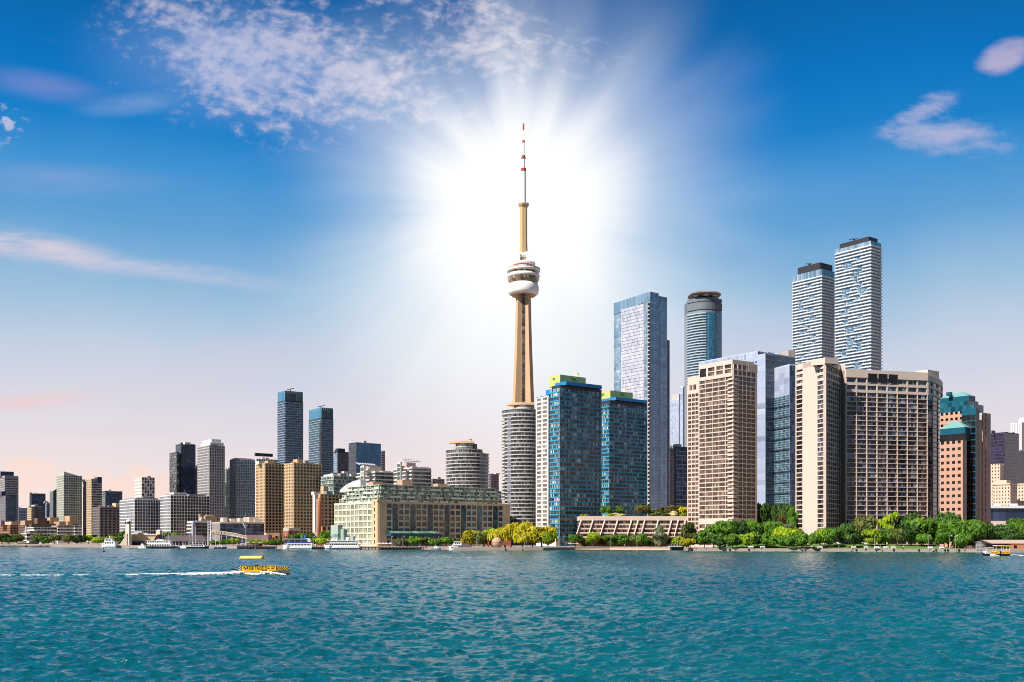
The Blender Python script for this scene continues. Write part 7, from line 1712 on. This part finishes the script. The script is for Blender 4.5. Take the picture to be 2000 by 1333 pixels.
for i, (px, ci) in enumerate([(1588, 2), (1605, 0), (1614, 0), (1626, 1), (1640, 0), (1652, 2), (1664, 0), (1674, 1), (1688, 0), (1531, 1), (1553, 0)]):
    Y = 562 + (i % 3) * 1.5; lab = f'{CARC[ci][0]} car parked under trees below the beige blocks, {ORD[(i + 2) % 11]} from the west'
    if c0 is None: c0 = car_master(wx(px, Y), Y, lab); q = c0; c0.location.z = land_z(wx(px, Y), Y)
    else: q = dup(c0, (wx(px, Y), Y, land_z(wx(px, Y), Y)), label=lab)
    bd = [h for h in q.children if h.name.startswith('body')][0]; bd.material_slots[0].link = 'OBJECT'; bd.material_slots[0].material = CARC[ci][1]
# benches
def bench_master(x, Y, label):
    r = empty('park_bench', (x, Y, GZ), label, 'bench', 'pale benches on the lawn'); 
    for nm, b in (('seat', (x - .9, x + .9, Y, Y + .45, GZ + .42, GZ + .5)), ('backrest', (x - .9, x + .9, Y + .45, Y + .52, GZ + .5, GZ + .95)), ('leg', (x - .8, x - .7, Y, Y + .45, GZ, GZ + .42)), ('leg', (x + .7, x + .8, Y, Y + .45, GZ, GZ + .42))):
        m = MB(); m.abox(*b); m.build(nm, SLABW, r)
    return r
b0 = None
for i, (px, Y) in enumerate([(1602, 537), (1668, 535), (1693, 533), (1713, 531), (1731, 532), (1746, 531), (1467, 546), (1490, 548), (1382, 556), (1840, 519), (1818, 522)]):
    rank = sorted([1602, 1668, 1693, 1713, 1731, 1746, 1467, 1490, 1382, 1840, 1818]).index(px); lab = f'pale park bench on the quay lawn, {ORD[rank]} from the west'
    if b0 is None: b0 = bench_master(wx(px, Y), Y, lab); b0.scale = (1.5, 1.5, 1.3)
    else: dup(b0, (wx(px, Y), Y, land_z(wx(px, Y), Y)), .1 * (i % 3), label=lab)
# tyres hung on the quay wall
t0 = None
for i, (px, Y) in enumerate([(1604, 534.5), (1678, 530.6), (1750, 526.6), (1798, 524), (1832, 521.5), (1849, 520.5), (1855, 520), (1877, 518.5), (1889, 517.5), (1469, 542.5), (1431, 545.5)]):
    x = wx(px, Y); sy = [y0 + (y1 - y0) * (x - x0) / (x1 - x0) for (x0, y0), (x1, y1) in zip(SHORE, SHORE[1:]) if x0 <= x <= x1][0] - .22
    rank = sorted([1604, 1678, 1750, 1798, 1832, 1849, 1855, 1877, 1889, 1469, 1431]).index(px); lab = f'black tyre fender on the eastern quay wall, {ORD[rank]} from the west'
    if t0 is None:
        t0 = empty('tyre_fender', (x, sy, .95), lab, 'fender', 'tyre fenders on the quay wall'); m = MB(); K = 16
        for a in range(K):
            for b in range(6):
                def tp(u_, v_): return (x + (.42 + .16 * math.cos(v_)) * math.cos(u_), sy + .15 * math.sin(v_), .95 + (.42 + .16 * math.cos(v_)) * math.sin(u_))
                u0, u1, v0, v1 = a * 2 * math.pi / K, (a + 1) * 2 * math.pi / K, b * math.pi / 3, (b + 1) * math.pi / 3; m.poly([tp(u0, v0), tp(u1, v0), tp(u1, v1), tp(u0, v1)])
        m.build('tyre', BLK, t0, True)
    else: dup(t0, (x, sy, .95), label=lab)
# ---------------------------------------------------------------- people: one skinned body per pose, coloured by height on the body
def person_mesh(name, top, leg, seed, walk):
    me = bpy.data.meshes.new(name); w = .18 if walk else .06
    v = [(0, 0, .95), (0, 0, 1.2), (0, 0, 1.42), (0, 0, 1.54), (0, 0, 1.70), (.1, w, .9), (.11, w * 1.6, .5), (.11, w * .9, .06), (.11, w * .9 - .14, .03), (-.1, -w, .9), (-.11, -w * .8, .5), (-.11, -w * 1.7, .06), (-.11, -w * 1.7 - .14, .03), (.2, 0, 1.4), (.26, -w * .6, 1.14), (.26, -w * 1.3, .88), (-.2, 0, 1.4), (-.26, w * .6, 1.14), (-.26, w * 1.1, .88)]
    e = [(0, 1), (1, 2), (2, 3), (3, 4), (0, 5), (5, 6), (6, 7), (7, 8), (0, 9), (9, 10), (10, 11), (11, 12), (2, 13), (13, 14), (14, 15), (2, 16), (16, 17), (17, 18)]
    me.from_pydata(v, e, []); rad = [.15, .14, .16, .06, .11, .10, .075, .05, .045, .10, .075, .05, .045, .065, .05, .04, .065, .05, .04]
    tmp = bpy.data.objects.new('tmp', me); tmp.modifiers.new('skin', 'SKIN')
    for s_, r_ in zip(me.skin_vertices[0].data, rad): s_.radius = (r_, r_ * .85)
    me.skin_vertices[0].data[0].use_root = True; bpy.data.objects.remove(tmp)
    m = bpy.data.materials.new(name + '_cloth'); m.use_nodes = True; k = NT(m.node_tree); p = m.node_tree.nodes['Principled BSDF']; tc = k.n('ShaderNodeTexCoord'); sp = k.n('ShaderNodeSeparateXYZ'); k.put(sp.inputs[0], tc.outputs['Object'])
    k.put(p.inputs['Base Color'], k.ramp(k.m('DIVIDE', sp.outputs[2], 1.9), [(0, (.04, .035, .03)), (.05, leg), (.49, top), (.79, (.45, .27, .19)), (.92, (.05, .03, .02))], 'CONSTANT')); p.inputs['Roughness'].default_value = .8
    me.materials.append(m); return me
def person(px, Y, me, label, rz=0, z=GZ):
    o = bpy.data.objects.new('person', me); COL.objects.link(o); o.location = (wx(px, Y), Y, land_z(wx(px, Y), Y) if z == GZ else z); o.rotation_euler = (0, 0, rz); md = o.modifiers.new('skin', 'SKIN'); md.use_smooth_shade = True; sb = o.modifiers.new('subdivision', 'SUBSURF'); sb.levels = sb.render_levels = 1; tag(o, label, 'person', None); return o
CL = [('white shirt and dark trousers', (.7, .7, .7), (.03, .03, .05)), ('red top and blue jeans', (.5, .04, .03), (.05, .09, .2)), ('blue shirt and pale shorts', (.08, .15, .4), (.45, .4, .33)), ('dark clothes', (.03, .03, .035), (.025, .025, .03)), ('pink top and white trousers', (.6, .25, .25), (.65, .65, .62))]
PM = [person_mesh(f'person_{i}', t, l, i, i % 2 == 0) for i, (_, t, l) in enumerate(CL)]
PP = [(1585, 536, 0, 'at the foot of the sunlit west wing'), (1598, 537, 1, 'beside the lawn left of the first bench'), (1622, 534, 3, 'at the quay edge before the widest beige block'), (1638, 533, 2, 'in a pair on the lawn before the widest block'), (1640.5, 533, 3, 'in a pair on the lawn before the widest block'), (1657, 534, 1, 'walking along the quay before the widest beige block'), (1661, 534, 3, 'just right of a person in red on the quay'), (1719, 530, 4, 'by a lamp before the widest block'), (1762, 528, 3, 'in tree shade before the widest beige block'), (1764.5, 528, 0, 'in tree shade before the widest block'), (1861, 516, 0, 'by the lamp before the pink offices'), (1400, 552, 4, 'before the square beige tower trees'), (1357, 557, 3, 'near the willow at the square beige tower'), (1272, 620, 3, 'on the promenade before the terraced flats'), (1220, 622, 0, 'on the promenade before the terraced flats'), (1156, 626, 3, 'right of the pink parasols'), (1006, 592, 3, 'right of the red gate frame'), (940, 590, 0, 'on the pale pier'), (866, 630, 1, 'on the wharf before the glass arcade'), (820, 630, 4, 'on the wharf before the glass arcade'), (1420, 551, 0, 'before the square beige tower trees'), (1887, 512, 3, 'on the quay near the ferry terminal'), (1834, 520, 3, 'in shade before the pink offices')]
for i, (px, Y, c, where) in enumerate(PP): person(px, Y, PM[c], f'person in {CL[c][0]} {where}'.replace('in a pair', 'paired'), rz=(i * 1.7) % 6.28)
person(498.5, 208, PM[3], 'person in dark clothes standing at the helm of the water taxi', 1.6, .12); person(529, 208.2, PM[3], 'person in dark clothes sitting behind the second yellow sign board of the taxi', 1.6, .05)
